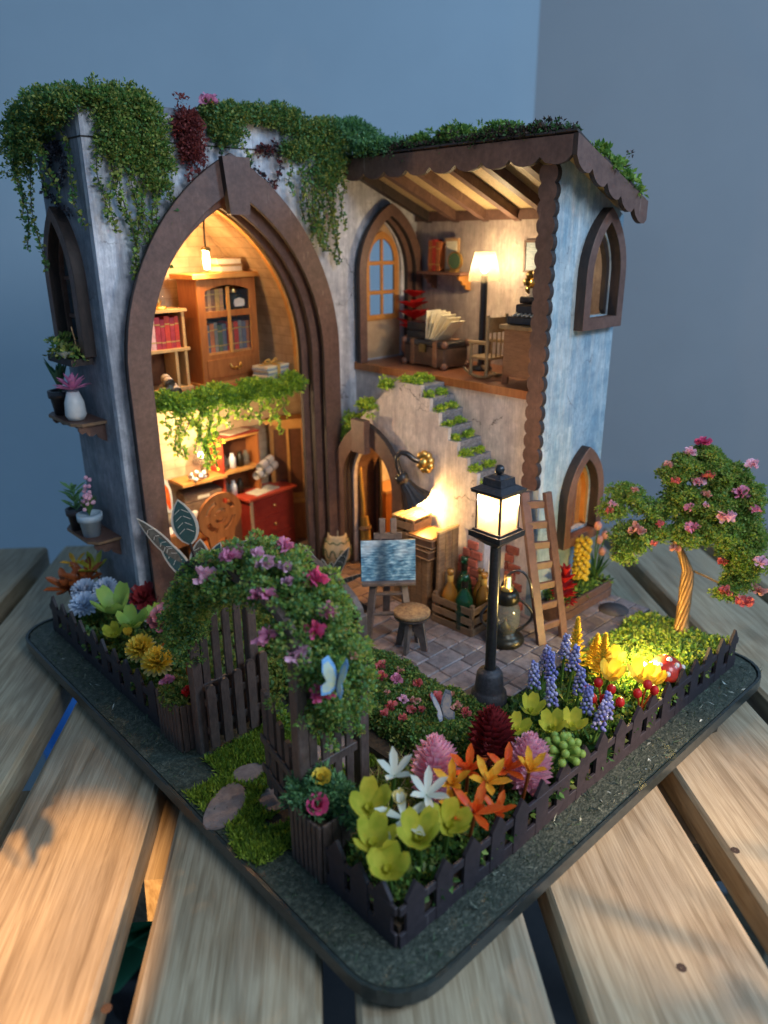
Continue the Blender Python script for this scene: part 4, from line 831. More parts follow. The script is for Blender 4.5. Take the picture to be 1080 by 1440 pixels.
hu = thing('hutch', 'bright red open hutch with jars standing on the red chest', 'hutch', (9.45, 20.55, 3.9), math.radians(4))
g = G(); g.b2((-1.1, 0, 0), (-1.0, 1.0, 3.1)); g.build('side_panel', 'redside', hu); g = G(); g.b2((1.0, 0, 0), (1.1, 1.0, 3.1)); g.build('side_panel', 'cherry', hu)
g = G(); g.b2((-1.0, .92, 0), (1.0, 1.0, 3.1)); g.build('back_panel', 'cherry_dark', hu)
for z in (0, 1.35, 3.0): g = G(); g.b2((-.999, -.05, z), (1.08, .92, z+.12)); g.build('shelf', 'cherry_edge' if z else 'cherry', hu)
g = G(); g.b2((-1.1, -.06, 3.121), (1.12, 1.0, 3.2)); g.build('top', 'redpaint', hu)
G().b2((9.0-1.1, 20.6, .8), (9.4, 21.5, 3.9)).build('pedestal', 'cherry_dark', hu, world=True)
for i, (x, z) in enumerate([(-.7, .13), (-.3, .13), (.1, .13), (-.7, 1.48), (-.25, 1.48), (.2, 1.48), (.55, 1.48)]):
    g = G(); g.lathe([(0, 0), (.17, 0), (.18, .5), (.1, .62), (.1, .72), (0, .72)], n=8); o = g.build('apothecary_jar', ['glass_smoke', 'pot_white', 'bronze'][i % 3], loc=T(hu, (x, .4, z)))
    tag(o, f"{['smoky', 'white', 'dark'][i%3]} jar, {ORD[i % 3] if i < 3 else ORD[i-3]} from the left on the {'lower' if i < 3 else 'upper'} hutch shelf", 'jar', 'jars in the red hutch')
tag(G().b2((-.7, -.35, 0), (.7, .35, .03)).build('map_sheet', 'paper', loc=T(hu, (0, .4, 3.21)), rot=(0, 0, .3)), 'brown paper sheet lying on top of the red hutch', 'paper sheet')
tag(G().b2((-.8, -.4, 0), (.8, .4, .03)).build('envelope', 'paper', loc=T(rc, (-.2, .5, 3.09)), rot=(0, 0, .25)), 'large tan envelope lying on the red chest', 'envelope')
for i, (x, z, lb) in enumerate([(10.55, 5.0, 'left lower'), (10.98, 5.05, 'right lower'), (10.75, 5.4, 'upper')]): scroll((x, 20.5, z), math.radians(-55), 1.5, .2, lb+' of three rolled papers sticking out of the red hutch', 'scrolls in the hutch')
ch = thing('carved_chair', 'carved round backed wooden chair with cut out scrollwork at the desk', 'chair', (7.0, 18.75, .8), math.radians(10))
g = G(); bo = [(1.0*math.cos(t), 3.0+.95*math.sin(t)) for t in np.linspace(-.9, math.pi+.9, 26)]+[(-.55, 1.75), (.55, 1.75)]
def swirl(cx, cz, r, a0, a1, w0=.11, n=8):
    o1 = [(cx+(r+w0/2)*math.cos(a), cz+(r+w0/2)*math.sin(a)) for a in np.linspace(a0, a1, n)]; return o1+[(cx+(r-w0/2)*math.cos(a), cz+(r-w0/2)*math.sin(a)) for a in np.linspace(a1, a0, n)]
g.prism(bo, 'y', -.06, .06, 0, holes=[swirl(0, 3.0, .62, .25, 1.3, .2), swirl(0, 3.0, .62, 1.8, 2.85, .2), swirl(0, 3.0, .62, 3.4, 4.5, .2), swirl(0, 3.0, .62, 5.0, 6.0, .2), swirl(0, 3.0, .26, .3, 2.6, .13), swirl(0, 3.0, .26, 3.5, 5.8, .13), [(-.2, 1.85), (.2, 1.85), (.2, 2.0), (-.2, 2.0)]])
g.build('backrest', 'cherry', ch, loc=(0, 0, 0)).location = (0, 0, 0)
g = G(); g.b2((-.75, -1.3, 1.55), (.75, .06, 1.75)); g.build('seat', 'cherry', ch, bev=.03)
for x in (-.62, .62):
    for y in (-1.15, -.02): g = G(); g.tube([(x, y, 0), (x*1.05, y, .8), (x, y, 1.55)], [.09, .07, .11], 8); g.build('leg', 'cherry', ch)
ch.rotation_euler.z += math.pi; ch.scale = (1.25, 1.15, 1.1)
tc_ = thing('tall_cabinet', 'tall glazed cherry cabinet at the right of the lower study', 'cabinet', (12.3, 20.7, .8), math.radians(-30))
g = G(); g.b2((-1.0, 0, 0), (1.0, .8, 2.3)); g.build('base_cupboard', 'cherry', tc_, bev=.02); g = G(); g.b2((-.9, .1, 2.3), (.9, .8, 6.3)); g.build('carcass', 'cherry_dark', tc_); g = G(); g.b2((-1.1, -.1, 6.3), (1.1, .85, 6.5)); g.build('cornice', 'cherry_edge', tc_)
g = G(); g.prism([(-.9, 2.31), (.9, 2.31), (.9, 6.29), (-.9, 6.29)], 'y', .02, .099, holes=[[(-.7, 2.6), (-.06, 2.6), (-.06, 6.0), (-.7, 6.0)], [(.06, 2.6), (.7, 2.6), (.7, 6.0), (.06, 6.0)]]); g.build('door', 'cherry_edge', tc_)
g = G(); g.b2((-1.1, -.1, 2.1), (1.1, 0, 2.32)); g.build('ledge', 'cherry_edge', tc_)
va = thing('clay_vase', 'round cream clay vase with painted green waves beside the small doorway', 'vase', (12.75, 18.0, .8)); va.location = (12.05, 16.7, .8)
g = G(); g.lathe([(0, 0), (.36, 0), (.58, .35), (.66, .75), (.60, 1.15), (.46, 1.45), (.46, 1.6), (.40, 1.6), (.40, 1.3), (0, 1.3)], n=24); g.build('vase_body', 'vasemat', va, loc=(0, 0, 0))
for z0, amp, r in ((.75, .2, .672), (.3, .05, .57), (1.28, .05, .565)):
    g = G(); g.tube([(math.cos(a)*r, math.sin(a)*r, z0+amp*(1 if math.sin(a*9) > 0 else -1)*abs(math.sin(a*9))**.5) for a in np.linspace(0, 2*math.pi, 90)[:-1]], .028, 4, closed=True); g.build('painted_wave', 'vaseline', va, loc=(0, 0, 0))
br = thing('broom', 'golden straw broom leaning in the small arched doorway', 'broom', (13.35, 16.02, .8), 0, rot=(math.radians(-4), 0, 0))
g = G(); g.tube([(0, 0, 1.9), (-.05, .05, 5.2)], .09, 8); g.build('handle', 'broomstraw', br, loc=(0, 0, 0))
g = G()
for i in range(60):
    a = random.uniform(0, 6.28); r = random.uniform(.1, 1)
    g.tube([(math.cos(a)*.12*r, math.sin(a)*.2*r, 2.3), (math.cos(a)*.16*r, math.sin(a)*.28*r, 1.6), (math.cos(a)*.22*r, math.sin(a)*.42*r, random.uniform(0, .25))], [.04, .05, .02], 4)
g.build('bristle_head', 'broomstraw', br, loc=(0, 0, 0)); g = G(); g.lathe([(.30, 0), (.33, .08), (.28, .2)], (0, 0, 1.65), 12); g.build('binding', 'crate', br, loc=(0, 0, 0))
# washroom behind the little door
wc = thing('washstand', 'orange lit wooden washstand seen through the small doorway', 'washstand', (15.75, 17.0, .8))
g = G(); g.b2((-.65, -.5, 0), (1.5, .7, 2.95)); g.build('cupboard', 'cherry', wc); g = G(); g.b2((-.75, -.6, 2.95), (1.6, .72, 3.1)); g.build('top', 'wood_edge', wc)
tp = thing('tap', 'thin bent wall tap above the washstand', 'tap', (15.55, 17.5, 3.92)); g = G(); g.tube([(0, 0, 0), (0, 0, .9), (-.1, 0, 1.15), (-.45, 0, 1.1), (-.5, 0, .85)], .05, 6); g.build('pipe', 'brass_old', tp, loc=(0, 0, 0)); g = G(); g.ball((0, .12, .35), .09); g.build('handle', 'brass_old', tp, loc=(0, 0, 0))
wb = thing('bulb', 'warm bulb inside the ground floor room behind the end window', 'lamp', (16.6, 11.0, 8.2)); g = G(); g.ball((0, 0, 0), .18); g.build('glass_bulb', 'bulb_hot', wb, loc=(0, 0, 0)); g = G(); g.tube([(0, 0, .18), (0, 0, 1.6)], .04, 6); g.build('cord', 'black', wb, loc=(0, 0, 0))

# wing upper room
tr = thing('trunk', 'dark leather travelling trunk with brown corner straps on the upper wing floor', 'trunk', (16.3, 14.45, 10.2), math.radians(-4))
g = G(); g.b2((-.7, -1.35, .08), (.75, 1.35, .95)); g.build('trunk_body', 'crate_dark', tr, bev=.05); g = G(); g.b2((-.72, -1.37, .955), (.77, 1.37, 1.2)); g.build('lid', 'black', tr, bev=.05)
for y in (-.75, .75): g = G(); g.b2((-.745, y-.14, .06), (.8, y+.14, 1.22)); g.build('strap', 'desk_wood', tr, bev=.02)
for x in (-.68, .73):
    for y in (-1.33, 1.33):
        for z in (.14, 1.1): g = G(); g.ball((x, y, z), .17, n=8); g.build('corner_cap', 'mdf_warm', tr)
g = G(); g.b2((-.82, -.2, .7), (-.72, .2, 1.05)); g.build('latch', 'brass_old', tr)
for i, (z, dz, ry) in enumerate([(1.22, .34, 0), (1.57, .36, .05)]):
    g = G(); g.b2((-.5, -.62, 0), (.4, .62, dz)); o = g.build('black_box', 'black', loc=T(tr, (-.05, .7, z)), rot=(0, 0, ry+.1), bev=.03); tag(o, ['lower', 'upper'][i]+' of two black boxes stacked on the trunk', 'box', 'black boxes on the trunk')
for i in range(6):
    a = math.radians(-12-i*9); L_ = 1.25; g = G(); g.prism([(0, 0), (L_, .0), (L_, .03), (0, .03)], 'x', -.45, .45)
    o = g.build('paper_sheet', 'paper', loc=T(tr, (-.1, .05-.13*i, 1.23)), rot=(math.radians(105-i*13)+math.pi, 0, 0) if False else (math.radians(88-i*9), 0, math.radians(180)))
    tag(o, f"yellowed paper, {ORD[i]} from the left in the fan standing on the trunk", 'paper', 'papers fanned out on the trunk')
fp = thing('potted_plant', 'red leaved plant in a small brown pot beside the trunk', 'plant', (17.0, 16.5, 10.2)); fp.scale = (1.3, 1.3, 1.25)
g = G(); g.lathe([(0, 0), (.3, 0), (.5, .45), (.4, .85), (.22, .95), (.28, 1.05)], n=12); g.build('pot', 'pot_red', fp, loc=(0, 0, 0))
g = G()
for z, L_, n in ((1.1, .75, 7), (1.5, .75, 7), (1.9, .65, 6), (2.3, .5, 6)): ringpetals(g, (0, 0, z), n, 25, L_, .35, 0, a0=z, jit=.15, rows=4, tip=.15)
g.build('leaf_cluster', [P['red']], fp, loc=(0, 0, 0))
fl = thing('floor_lamp', 'black floor lamp with glowing pleated cream shade in the wing room', 'lamp', (16.9, 12.2, 10.2))
g = G(); g.lathe([(0, 0), (.5, 0), (.48, .12), (.12, .2), (.12, .3)], n=16); g.build('lamp_base', 'black', fl, loc=(0, 0, 0)); g = G(); g.tube([(0, 0, .2), (0, 0, 4.0)], .16, 10); g.build('pole', 'black', fl, loc=(0, 0, 0))
g = G(); g.lathe([(.66, 3.75), (.63, 4.05), (.42, 4.95)], n=108, fn=lambda a, z: 1+.04*math.cos(22*a)); g.build('lamp_shade', 'shade', fl, loc=(0, 0, 0)); g = G(); g.ball((0, 0, 4.25), .17); g.build('bulb', 'bulb_white', fl, loc=(0, 0, 0))
rk = thing('rocking_chair', 'small old oak rocking chair between the floor lamp and the desk', 'chair', (15.6, 10.75, 10.2), math.radians(172))
for x in (-.5, .5):
    g = G(); g.tube([(x, -.9, .32), (x, -.5, .12), (x, 0, .06), (x, .5, .12), (x, .95, .35)], .07, 6); g.build('rocker', 'chairwood', rk)
    for y, h in ((-.5, 1.45), (.45, 2.6)): g = G(); g.tube([(x, y, .1), (x, y, h)], .08, 6); g.build('leg', 'chairwood', rk)
    g = G(); g.tube([(x, -.6, 1.45), (x, .5, 1.5)], .08, 6); g.build('armrest', 'chairwood', rk)
g = G(); g.b2((-.55, -.6, .8), (.55, .5, .9)); g.build('seat', 'chairwood', rk, bev=.02); g = G(); g.b2((-.5, .42, 1.9), (.5, .5, 2.5)); g.build('backrest', 'chairwood', rk, bev=.02)
for x in (-.25, 0, .25): g = G(); g.tube([(x, .46, .9), (x, .46, 1.9)], .035, 5); g.build('spindle', 'chairwood', rk)
ds = thing('wing_desk', 'brown side desk with open foot standing at the front corner of the wing room', 'desk', (15.55, 8.5, 10.2))
g = G(); g.prism([(-1.0, .45), (-1.0, 0), (-.75, 0), (-.75, .3), (.75, .3), (.75, 0), (1.0, 0), (1.0, 2.15), (-1.0, 2.15)], 'x', -.55, -.45); g.build('side_panel', 'desk_wood', ds)
g = G(); g.b2((-.449, -.99, .35), (1.9, .99, 2.149)); g.build('carcass', 'desk_wood', ds); g = G(); g.b2((-.72, -1.15, 2.15), (2.0, 1.15, 2.32)); g.build('desk_top', 'chairwood', ds, bev=.02)
ty = thing('typewriter', 'black typewriter with gold details on the wing desk', 'typewriter', (15.7, 8.75, 12.53), math.radians(4))
g = G(); g.b2((-.6, -.75, 0), (.75, .75, .3)); g.build('base', 'black', ty, bev=.04); g = G(); g.b2((-.2, -.65, .3), (.7, .65, .72)); g.build('body', 'black', ty, bev=.05); g = G(); g.tube([(.45, -.85, .85), (.45, .8, .85)], .14, 10); g.build('roller', 'blackmatt', ty); g = G(); g.ball((.45, -.9, .85), .15, n=8); g.build('knob', 'gold', ty); g = G(); g.b2((.4, -.4, .9), (.46, .4, 1.3)); g.build('paper_sheet', 'paper', ty)
g = G()
for i in range(3):
    for j_ in range(6): g.ball((-.5+i*.11, -.5+j_*.2, .33+i*.02), .05, n=6)
g.build('key_set', 'pot_white', ty)
ws = thing('wall_shelf', 'scalloped brown wall shelf with books and a gold clock behind the floor lamp', 'shelf', (18.45, 15.4, 14.1))
g = G(); g.b2((-1.0, -1.35, 0), (0, 1.35, .12)); g.build('shelf_board', 'mdf_warm', ws, loc=(0, 0, 0), bev=.02)
for s in (-1, 1): g = G(); g.prism([(0, 0), (-.85, 0), (-.8, -.2), (-.62, -.25), (-.55, -.42), (-.35, -.45), (-.3, -.62), (0, -.7)], 'y', s*1.05-.06, s*1.05+.06); g.build('bracket', 'frame_orange' if s < 0 else 'mdf_warm', ws, loc=(0, 0, 0))
for i, (y, c, h) in enumerate([(16.45, 'rust', 1.35), (16.2, 'red', 1.4), (15.95, 'rust', 1.3)]): book((18.0, y, 14.23), math.radians(-90), .22, .4, h, c, f"{c} book, {ORD[i]} from the left on the wing wall shelf", 'books on the wing wall shelf')
g = G(); g.b2((-.04, -.42, 0), (.04, .42, 1.45)); g.b2((-.06, -.33, .12), (-.041, .33, 1.33), 1); o = g.build('picture_frame', ['wood_edge', 'paper'], loc=(18.15, 15.2, 14.23)); tag(o, 'tan framed print leaning on the wing wall shelf', 'picture')
ck_ = thing('clock', 'round gold and green clock on the wing wall shelf', 'clock', (17.8, 14.75, 14.23))
g = G(); g.tube([(0, 0, .48), (.12, 0, .48)], .42, 16); g.build('case', 'gold', ck_, loc=(0, 0, 0)); g = G(); g.tube([(-.02, 0, .48), (.005, 0, .48)], .34, 16); g.build('dial', 'vaseline', ck_, loc=(0, 0, 0)); g = G(); g.b2((-.1, -.2, 0), (.15, .2, .1)); g.build('foot', 'gold', ck_, loc=(0, 0, 0))
pf_ = thing('wall_picture', 'dark framed picture on the wing wall near the corner board', 'picture', (18.42, 10.85, 14.3)); g = G(); g.prism([(-.45, 0), (.45, 0), (.45, 1.3), (-.45, 1.3)], 'x', -.08, 0, holes=[[(-.35, .1), (.35, .1), (.35, 1.2), (-.35, 1.2)]]); g.build('frame', 'mdf', pf_, loc=(0, 0, 0)); g = G(); g.b2((-.04, -.35, .1), (-.01, .35, 1.2)); g.build('print', 'paper_blue', pf_, loc=(0, 0, 0))
wf = thing('gold_rosette', 'dark gold flower shaped wall ornament beside the corner board', 'ornament', (17.9, 10.3, 13.95))
for k_ in range(7):
    a = k_*2*math.pi/7; g = G(); g.ball((0, .38*math.cos(a), .38*math.sin(a)), .2, n=8, sz=.9); g.build('petal', 'brass_old', wf, loc=(0, 0, 0))
g = G(); g.ball((-.05, 0, 0), .2, n=8); g.build('centre', 'gold', wf, loc=(0, 0, 0)); g = G(); g.tube([(0, 0, 0), (.5, 0, 0)], .05, 6); g.build('stem', 'brass_old', wf, loc=(0, 0, 0))

# ---------------------------------------------------------------- courtyard
ez = thing('easel', 'grey brown wooden easel holding the blue sea painting on the courtyard edge', 'easel', (9.46, 10.37, .8), math.radians(-40))
def bar(a, b, w_, d_, name, mat, par, bev=.02):
    a, b = Vector(a), Vector(b); L_ = (b-a).length; q = (b-a).to_track_quat('Z', 'Y'); g = G(); g.b2((-w_/2, -d_/2, 0), (w_/2, d_/2, L_)); o = g.build(name, mat, par, loc=a, rot=q.to_euler(), bev=bev); return o
bar((-.85, -.75, 0), (-.35, .15, 4.1), .30, .13, 'leg', 'easelwood', ez); bar((.85, -.75, 0), (.35, .15, 4.1), .30, .13, 'leg', 'easelwood', ez); bar((0, 1.45, 0), (0, .25, 4.0), .30, .13, 'leg', 'easelwood', ez)
g = G(); g.b2((-.55, .02, 3.9), (.55, .16, 4.15)); g.build('top_rail', 'easelwood', ez, bev=.02)
for x in (-.22, .22): g = G(); g.b2((x-.12, .0, 4.15), (x+.12, .16, 4.75)); g.build('post', 'easelwood', ez, bev=.03)
for z in (.95, 1.75): bar((-.75+.1*z, -.75+z*.22, z), (.75-.1*z, -.75+z*.22, z), .22, .1, 'cross_bar', 'easelwood', ez)
g = G(); g.b2((-1.05, -.62, 2.18), (1.05, -.15, 2.32)); g.build('ledge', 'easelwood', ez, bev=.02)
def seamat():
    m = bpy.data.materials.new('sea painting'); m.use_nodes = True; nt = m.node_tree; N = nt.nodes; L = nt.links; b = N['Principled BSDF']; b.inputs['Roughness'].default_value = .35
    tc = N.new('ShaderNodeTexCoord'); mp = N.new('ShaderNodeMapping'); mp.inputs['Scale'].default_value = (2.2, 1, 8); L.new(tc.outputs['Object'], mp.inputs[0])
    n = N.new('ShaderNodeTexNoise'); n.inputs['Scale'].default_value = 1.5; n.inputs['Detail'].default_value = 6; L.new(mp.outputs[0], n.inputs['Vector'])
    r = N.new('ShaderNodeValToRGB'); e = r.color_ramp.elements; e[0].position = .32; e[0].color = (.02, .07, .13, 1); e[1].position = .68; e[1].color = (.42, .62, .72, 1); q = e.new(.5); q.color = (.09, .24, .38, 1); L.new(n.outputs['Fac'], r.inputs[0])
    sp = N.new('ShaderNodeSeparateXYZ'); L.new(tc.outputs['Object'], sp.inputs[0])
    # a dark reef column left of the middle and a pale cloud at upper right
    a = N.new('ShaderNodeMath'); a.operation = 'ADD'; a.inputs[1].default_value = .25; L.new(sp.outputs[0], a.inputs[0]); a2 = N.new('ShaderNodeMath'); a2.operation = 'ABSOLUTE'; L.new(a.outputs[0], a2.inputs[0])
    mr = N.new('ShaderNodeMapRange'); mr.inputs[1].default_value = .1; mr.inputs[2].default_value = .38; mr.inputs[3].default_value = .75; mr.inputs[4].default_value = 0; L.new(a2.outputs[0], mr.inputs[0])
    mx = N.new('ShaderNodeMixRGB'); mx.inputs[2].default_value = (.012, .03, .06, 1); L.new(mr.outputs[0], mx.inputs[0]); L.new(r.outputs[0], mx.inputs[1])
    n2 = N.new('ShaderNodeTexNoise'); n2.inputs['Scale'].default_value = 1.1; L.new(tc.outputs['Object'], n2.inputs['Vector']); m1 = N.new('ShaderNodeMath'); m1.operation = 'ADD'; L.new(n2.outputs[0], m1.inputs[0])
    m3 = N.new('ShaderNodeMath'); m3.operation = 'MULTIPLY'; m3.inputs[1].default_value = .22; L.new(sp.outputs[2], m3.inputs[0]); L.new(m3.outputs[0], m1.inputs[1])
    r2 = N.new('ShaderNodeMapRange'); r2.inputs[1].default_value = .72; r2.inputs[2].default_value = 1.0; r2.inputs[4].default_value = .7; L.new(m1.outputs[0], r2.inputs[0])
    mx2 = N.new('ShaderNodeMixRGB'); mx2.inputs[2].default_value = (.62, .70, .74, 1); L.new(r2.outputs[0], mx2.inputs[0]); L.new(mx.outputs[0], mx2.inputs[1]); L.new(mx2.outputs[0], b.inputs['Base Color']); return m
pt_ = thing('painting', 'blue sea painting standing on the easel', 'painting', T(ez, (0, -.42, 2.33)), 0, rot=(math.radians(-12), 0, math.radians(-40)))
g = G(); g.b2((-1.06, 0, 0), (1.06, .08, 1.6)); g.build('canvas', [seamat()], pt_, loc=None); g = G(); g.b2((-1.08, .081, -.01), (1.08, .16, 1.61)); g.build('stretcher', 'mdf_dark', pt_)
st = thing('stool', 'round stool with speckled cork seat and crossed board legs', 'stool', (9.05, 8.6, .8), math.radians(20))
g = G(); g.lathe([(0, 1.47), (.66, 1.47), (.70, 1.5), (.70, 1.6), (.66, 1.64), (0, 1.64)], n=28); g.build('seat', 'cork', st, loc=(0, 0, 0)); g = G(); g.lathe([(.5, 1.38), (.69, 1.38), (.70, 1.47)], n=28); g.build('seat_rim', 'easelwood', st, loc=(0, 0, 0))
for k_ in range(4):
    g = G(); g.prism([(.05, .95), (.05, 1.4), (.45, 1.4), (.68, 0), (.42, 0), (.3, .55), (.16, .6)], 'y', -.07, .07); o = g.build('leg', 'easelwood', st, loc=(0, 0, 0), bev=.015); o.rotation_euler = (0, 0, k_*math.pi/2); o.data.transform(Matrix.Identity(4))
def slat_crate(name, label, cat, loc, rz, sx, sy, sz, nz, mat='crate', group=None, pw=.16, open_front=True):
    t = thing(name, label, cat, loc, rz, group)
    for x in (-sx/2, sx/2-pw):
        for y in (-sy/2, sy/2-pw): g = G(); g.b2((x, y, 0), (x+pw, y+pw, sz)); g.build('corner_post', mat, t, bev=.015)
    hh = sz/nz
    for k_ in range(nz):
        z0 = k_*hh+.02; z1 = (k_+1)*hh-.12
        for y in (-sy/2-.045, sy/2): g = G(); g.b2((-sx/2, y, z0), (sx/2, y+.045, z1)); g.build('slat', mat, t, bev=.01)
        for x in (-sx/2-.045, sx/2): g = G(); g.b2((x, -sy/2, z0), (x+.045, sy/2, z1)); g.build('slat', mat, t, bev=.01)
    g = G(); g.b2((-sx/2+.01, -sy/2+.01, .02), (sx/2-.01, sy/2-.01, .1)); g.build('bottom', 'crate_dark', t); return t
bcr = slat_crate('bottle_crate', 'open slatted wooden crate holding five glass bottles', 'crate', (12.15, 8.6, .8), math.radians(3), 1.75, 2.05, 1.35, 3)
def bottle(loc, mat, h, r, label):
    t = thing('bottle', label, 'bottle', loc, 0, 'bottles in the slatted crate'); g = G(); g.lathe([(0, 0), (r, 0), (r, h*.45), (r*.85, h*.58), (r*.35, h*.74), (r*.33, h*.92), (r*.42, h*.93), (r*.42, h), (0, h)], n=12); g.build('bottle_glass', mat, t, loc=(0, 0, 0)); g = G(); g.lathe([(r*.35, 0), (r*.37, .02), (r*.37, h*.12), (r*.35, h*.13)], (0, 0, h*.76), 10); g.build('neck_ring', 'bronze' if 'green' in mat else 'broomstraw', t, loc=(0, 0, 0)); return t
bottle((11.75, 9.1, .92), 'glass_amber', 2.2, .34, 'amber bottle at the left corner of the slatted crate'); bottle((11.6, 8.2, .92), 'glass_green', 2.3, .38, 'green bottle at the front of the slatted crate')
bottle((12.5, 7.95, .92), 'glass_amber', 2.2, .34, 'amber bottle at the right side of the slatted crate'); bottle((12.6, 9.1, .92), 'glass_green', 2.5, .36, 'green bottle at the back of the slatted crate'); bottle((12.9, 8.45, .92), 'glass_amber', 2.1, .32, 'amber bottle leaning in the back right corner of the crate')
def plank_box(name, label, cat, loc, rz, sx, sy, sz, n, mat='crate', group=None):
    t = thing(name, label, cat, loc, rz, group); wv = sy/n
    for k_ in range(n):
        for x in (-sx/2, sx/2-.08): g = G(); g.b2((x, -sy/2+k_*wv+.01, 0), (x+.08, -sy/2+(k_+1)*wv-.01, sz)); g.build('plank', mat, t, bev=.01)
    m_ = max(2, int(sx/.35)); wv = (sx-.16)/m_
    for k_ in range(m_):
        for y in (-sy/2, sy/2-.08): g = G(); g.b2((-sx/2+.08+k_*wv+.01, y, 0), (-sx/2+.08+(k_+1)*wv-.01, y+.08, sz)); g.build('plank', mat, t, bev=.01)
    g = G(); g.b2((-sx/2-.06, -sy/2-.06, 0), (sx/2+.06, sy/2+.06, .12)); g.build('base_rail', mat, t, bev=.01); return t
pb = plank_box('tall_crate', 'upright plank crate behind the easel below the sconce', 'crate', (12.1, 11.1, .8), 0, 1.3, 2.0, 2.55, 6, 'crate')
g = G(); g.b2((-.6, -.95, 2.35), (.6, .95, 2.45)); g.build('shelf', 'crate', pb)
lid = thing('crate_lid', 'tall plank board standing upright against the crate under the sconce', 'board', (12.15, 9.65, .8), 0, rot=(0, 0, math.radians(2)))
for k_ in range(3): g = G(); g.b2((-.62+k_*.42, -.07, 0), (-.62+k_*.42+.40, .07, 3.75)); g.build('plank', 'crate', lid, bev=.015)
g = G(); g.b2((-.62, -.08, 3.751), (.64, .08, 3.84)); g.build('top_edge', 'bamboo', lid)
for x, z in ((-.2, 1.0),): g = G(); g.b2((-.62, .071, z), (.62, .13, z+.25)); g.build('batten', 'crate', lid)
for i, (z, rz, lb) in enumerate([(3.36, .0, 'lower'), (3.86, .12, 'upper')]):
    t = thing('suitcase', lb+' of two dark suitcases with wire rims stacked on the tall crate', 'suitcase', (12.0, 10.55, z), rz, 'suitcases on the tall crate')
    g = G(); g.b2((-.7, -.65, 0), (.6, .62, .38)); g.build('case_body', 'crate_dark', t, bev=.05); g = G(); g.b2((-.66, -.6, .381), (.56, .57, .42)); g.build('lid', 'frame_orange' if i else 'crate', t)
    g = G(); g.tube([(-.74, -.69, .04), (-.74, .66, .04), (.6, .66, .04), (.6, -.69, .04)], .025, 5, closed=True); g.tube([(-.74, -.69, .36), (-.74, .66, .36), (.6, .66, .36), (.6, -.69, .36)], .025, 5, closed=True); g.build('wire_rim', 'wood_edge', t)
gc = slat_crate('striped_crate', 'small striped golden topped crate beside the small door frame', 'crate', (12.05, 11.65, 3.36), math.radians(4), 1.15, 1.15, 1.35, 3, 'crate')
for k_ in range(4): g = G(); g.b2((-.62, -.62+k_*.31, 1.36), (.62, -.62+k_*.31+.26, 1.44)); g.build('lid_slat', 'bamboo', gc, bev=.01)
# lantern
la = thing('storm_lantern', 'bronze storm lantern with black wire handle beside the lamp post', 'lantern', (12.05, 6.45, .8))
g = G(); g.lathe([(0, 0), (.72, 0), (.76, .08), (.76, .2), (.62, .34), (.45, .42), (.45, .5), (0, .5)], n=24); g.build('base', 'bronze', la, loc=(0, 0, 0)); g = G(); g.lathe([(.40, .5), (.56, .85), (.54, 1.45), (.40, 1.75)], n=20); g.build('glass_chimney', 'glass_smoke', la, loc=(0, 0, 0))
g = G(); g.lathe([(0, .5), (.2, .5), (.2, .75), (.08, .85), (0, 1.1)], n=12); g.build('burner', 'brass_old', la, loc=(0, 0, 0)); g = G(); g.lathe([(.45, 1.75), (.5, 1.85), (.46, 2.1), (.34, 2.25), (.0, 2.25)], n=20); g.build('cap', 'bronze', la, loc=(0, 0, 0)); g = G(); g.lathe([(.26, 2.25), (.26, 2.4), (.16, 2.45), (.16, 2.8), (0, 2.85)], n=10); g.build('chimney_top', 'gold', la, loc=(0, 0, 0))
g = G(); g.tube([(-.72*math.sin(.8), .72*math.cos(.8), .3)]+[(-(.35+.62*math.sin(t))*.72, (.35+.62*math.sin(t))*.69, .35+1.5*t/3.1) for t in np.linspace(0, 3.1, 10)], .06, 7); g.tube([(.35+(.62*math.sin(t))*.72, -(.35+.62*math.sin(t))*.69, .35+1.5*t/3.1) for t in np.linspace(0, 3.1, 10)], .06, 7); g.build('side_tube', 'black', la, loc=(0, 0, 0))
g = G(); g.tube([((.62*math.cos(t))*.72+.25, -(.62*math.cos(t))*.69-.24, 1.9+1.15*math.sin(t)) for t in np.linspace(0, 3.14, 14)], .05, 7); g.build('carry_handle', 'black', la, loc=(0, 0, 0))
# ladder against the corner
ld = thing('ladder', 'brown wooden ladder leaning on the house corner', 'ladder', (13.4, 5.2, .8))
A0, A1, B0, B1 = Vector((12.87, 5.28, .8)), Vector((14.02, 5.05, .8)), Vector((13.5, 7.0, 6.5)), Vector((14.18, 6.42, 6.5))
for a, b in ((A0, B0), (A1, B1)): bar(a-ld.location, b-ld.location, .36, .2, 'rail', 'mdf', ld)
for i in range(7):
    t = .11+.135*i; p, q = A0.lerp(B0, t)-ld.location, A1.lerp(B1, t)-ld.location; bar(p, q, .13, .30, 'rung', 'mdf', ld)
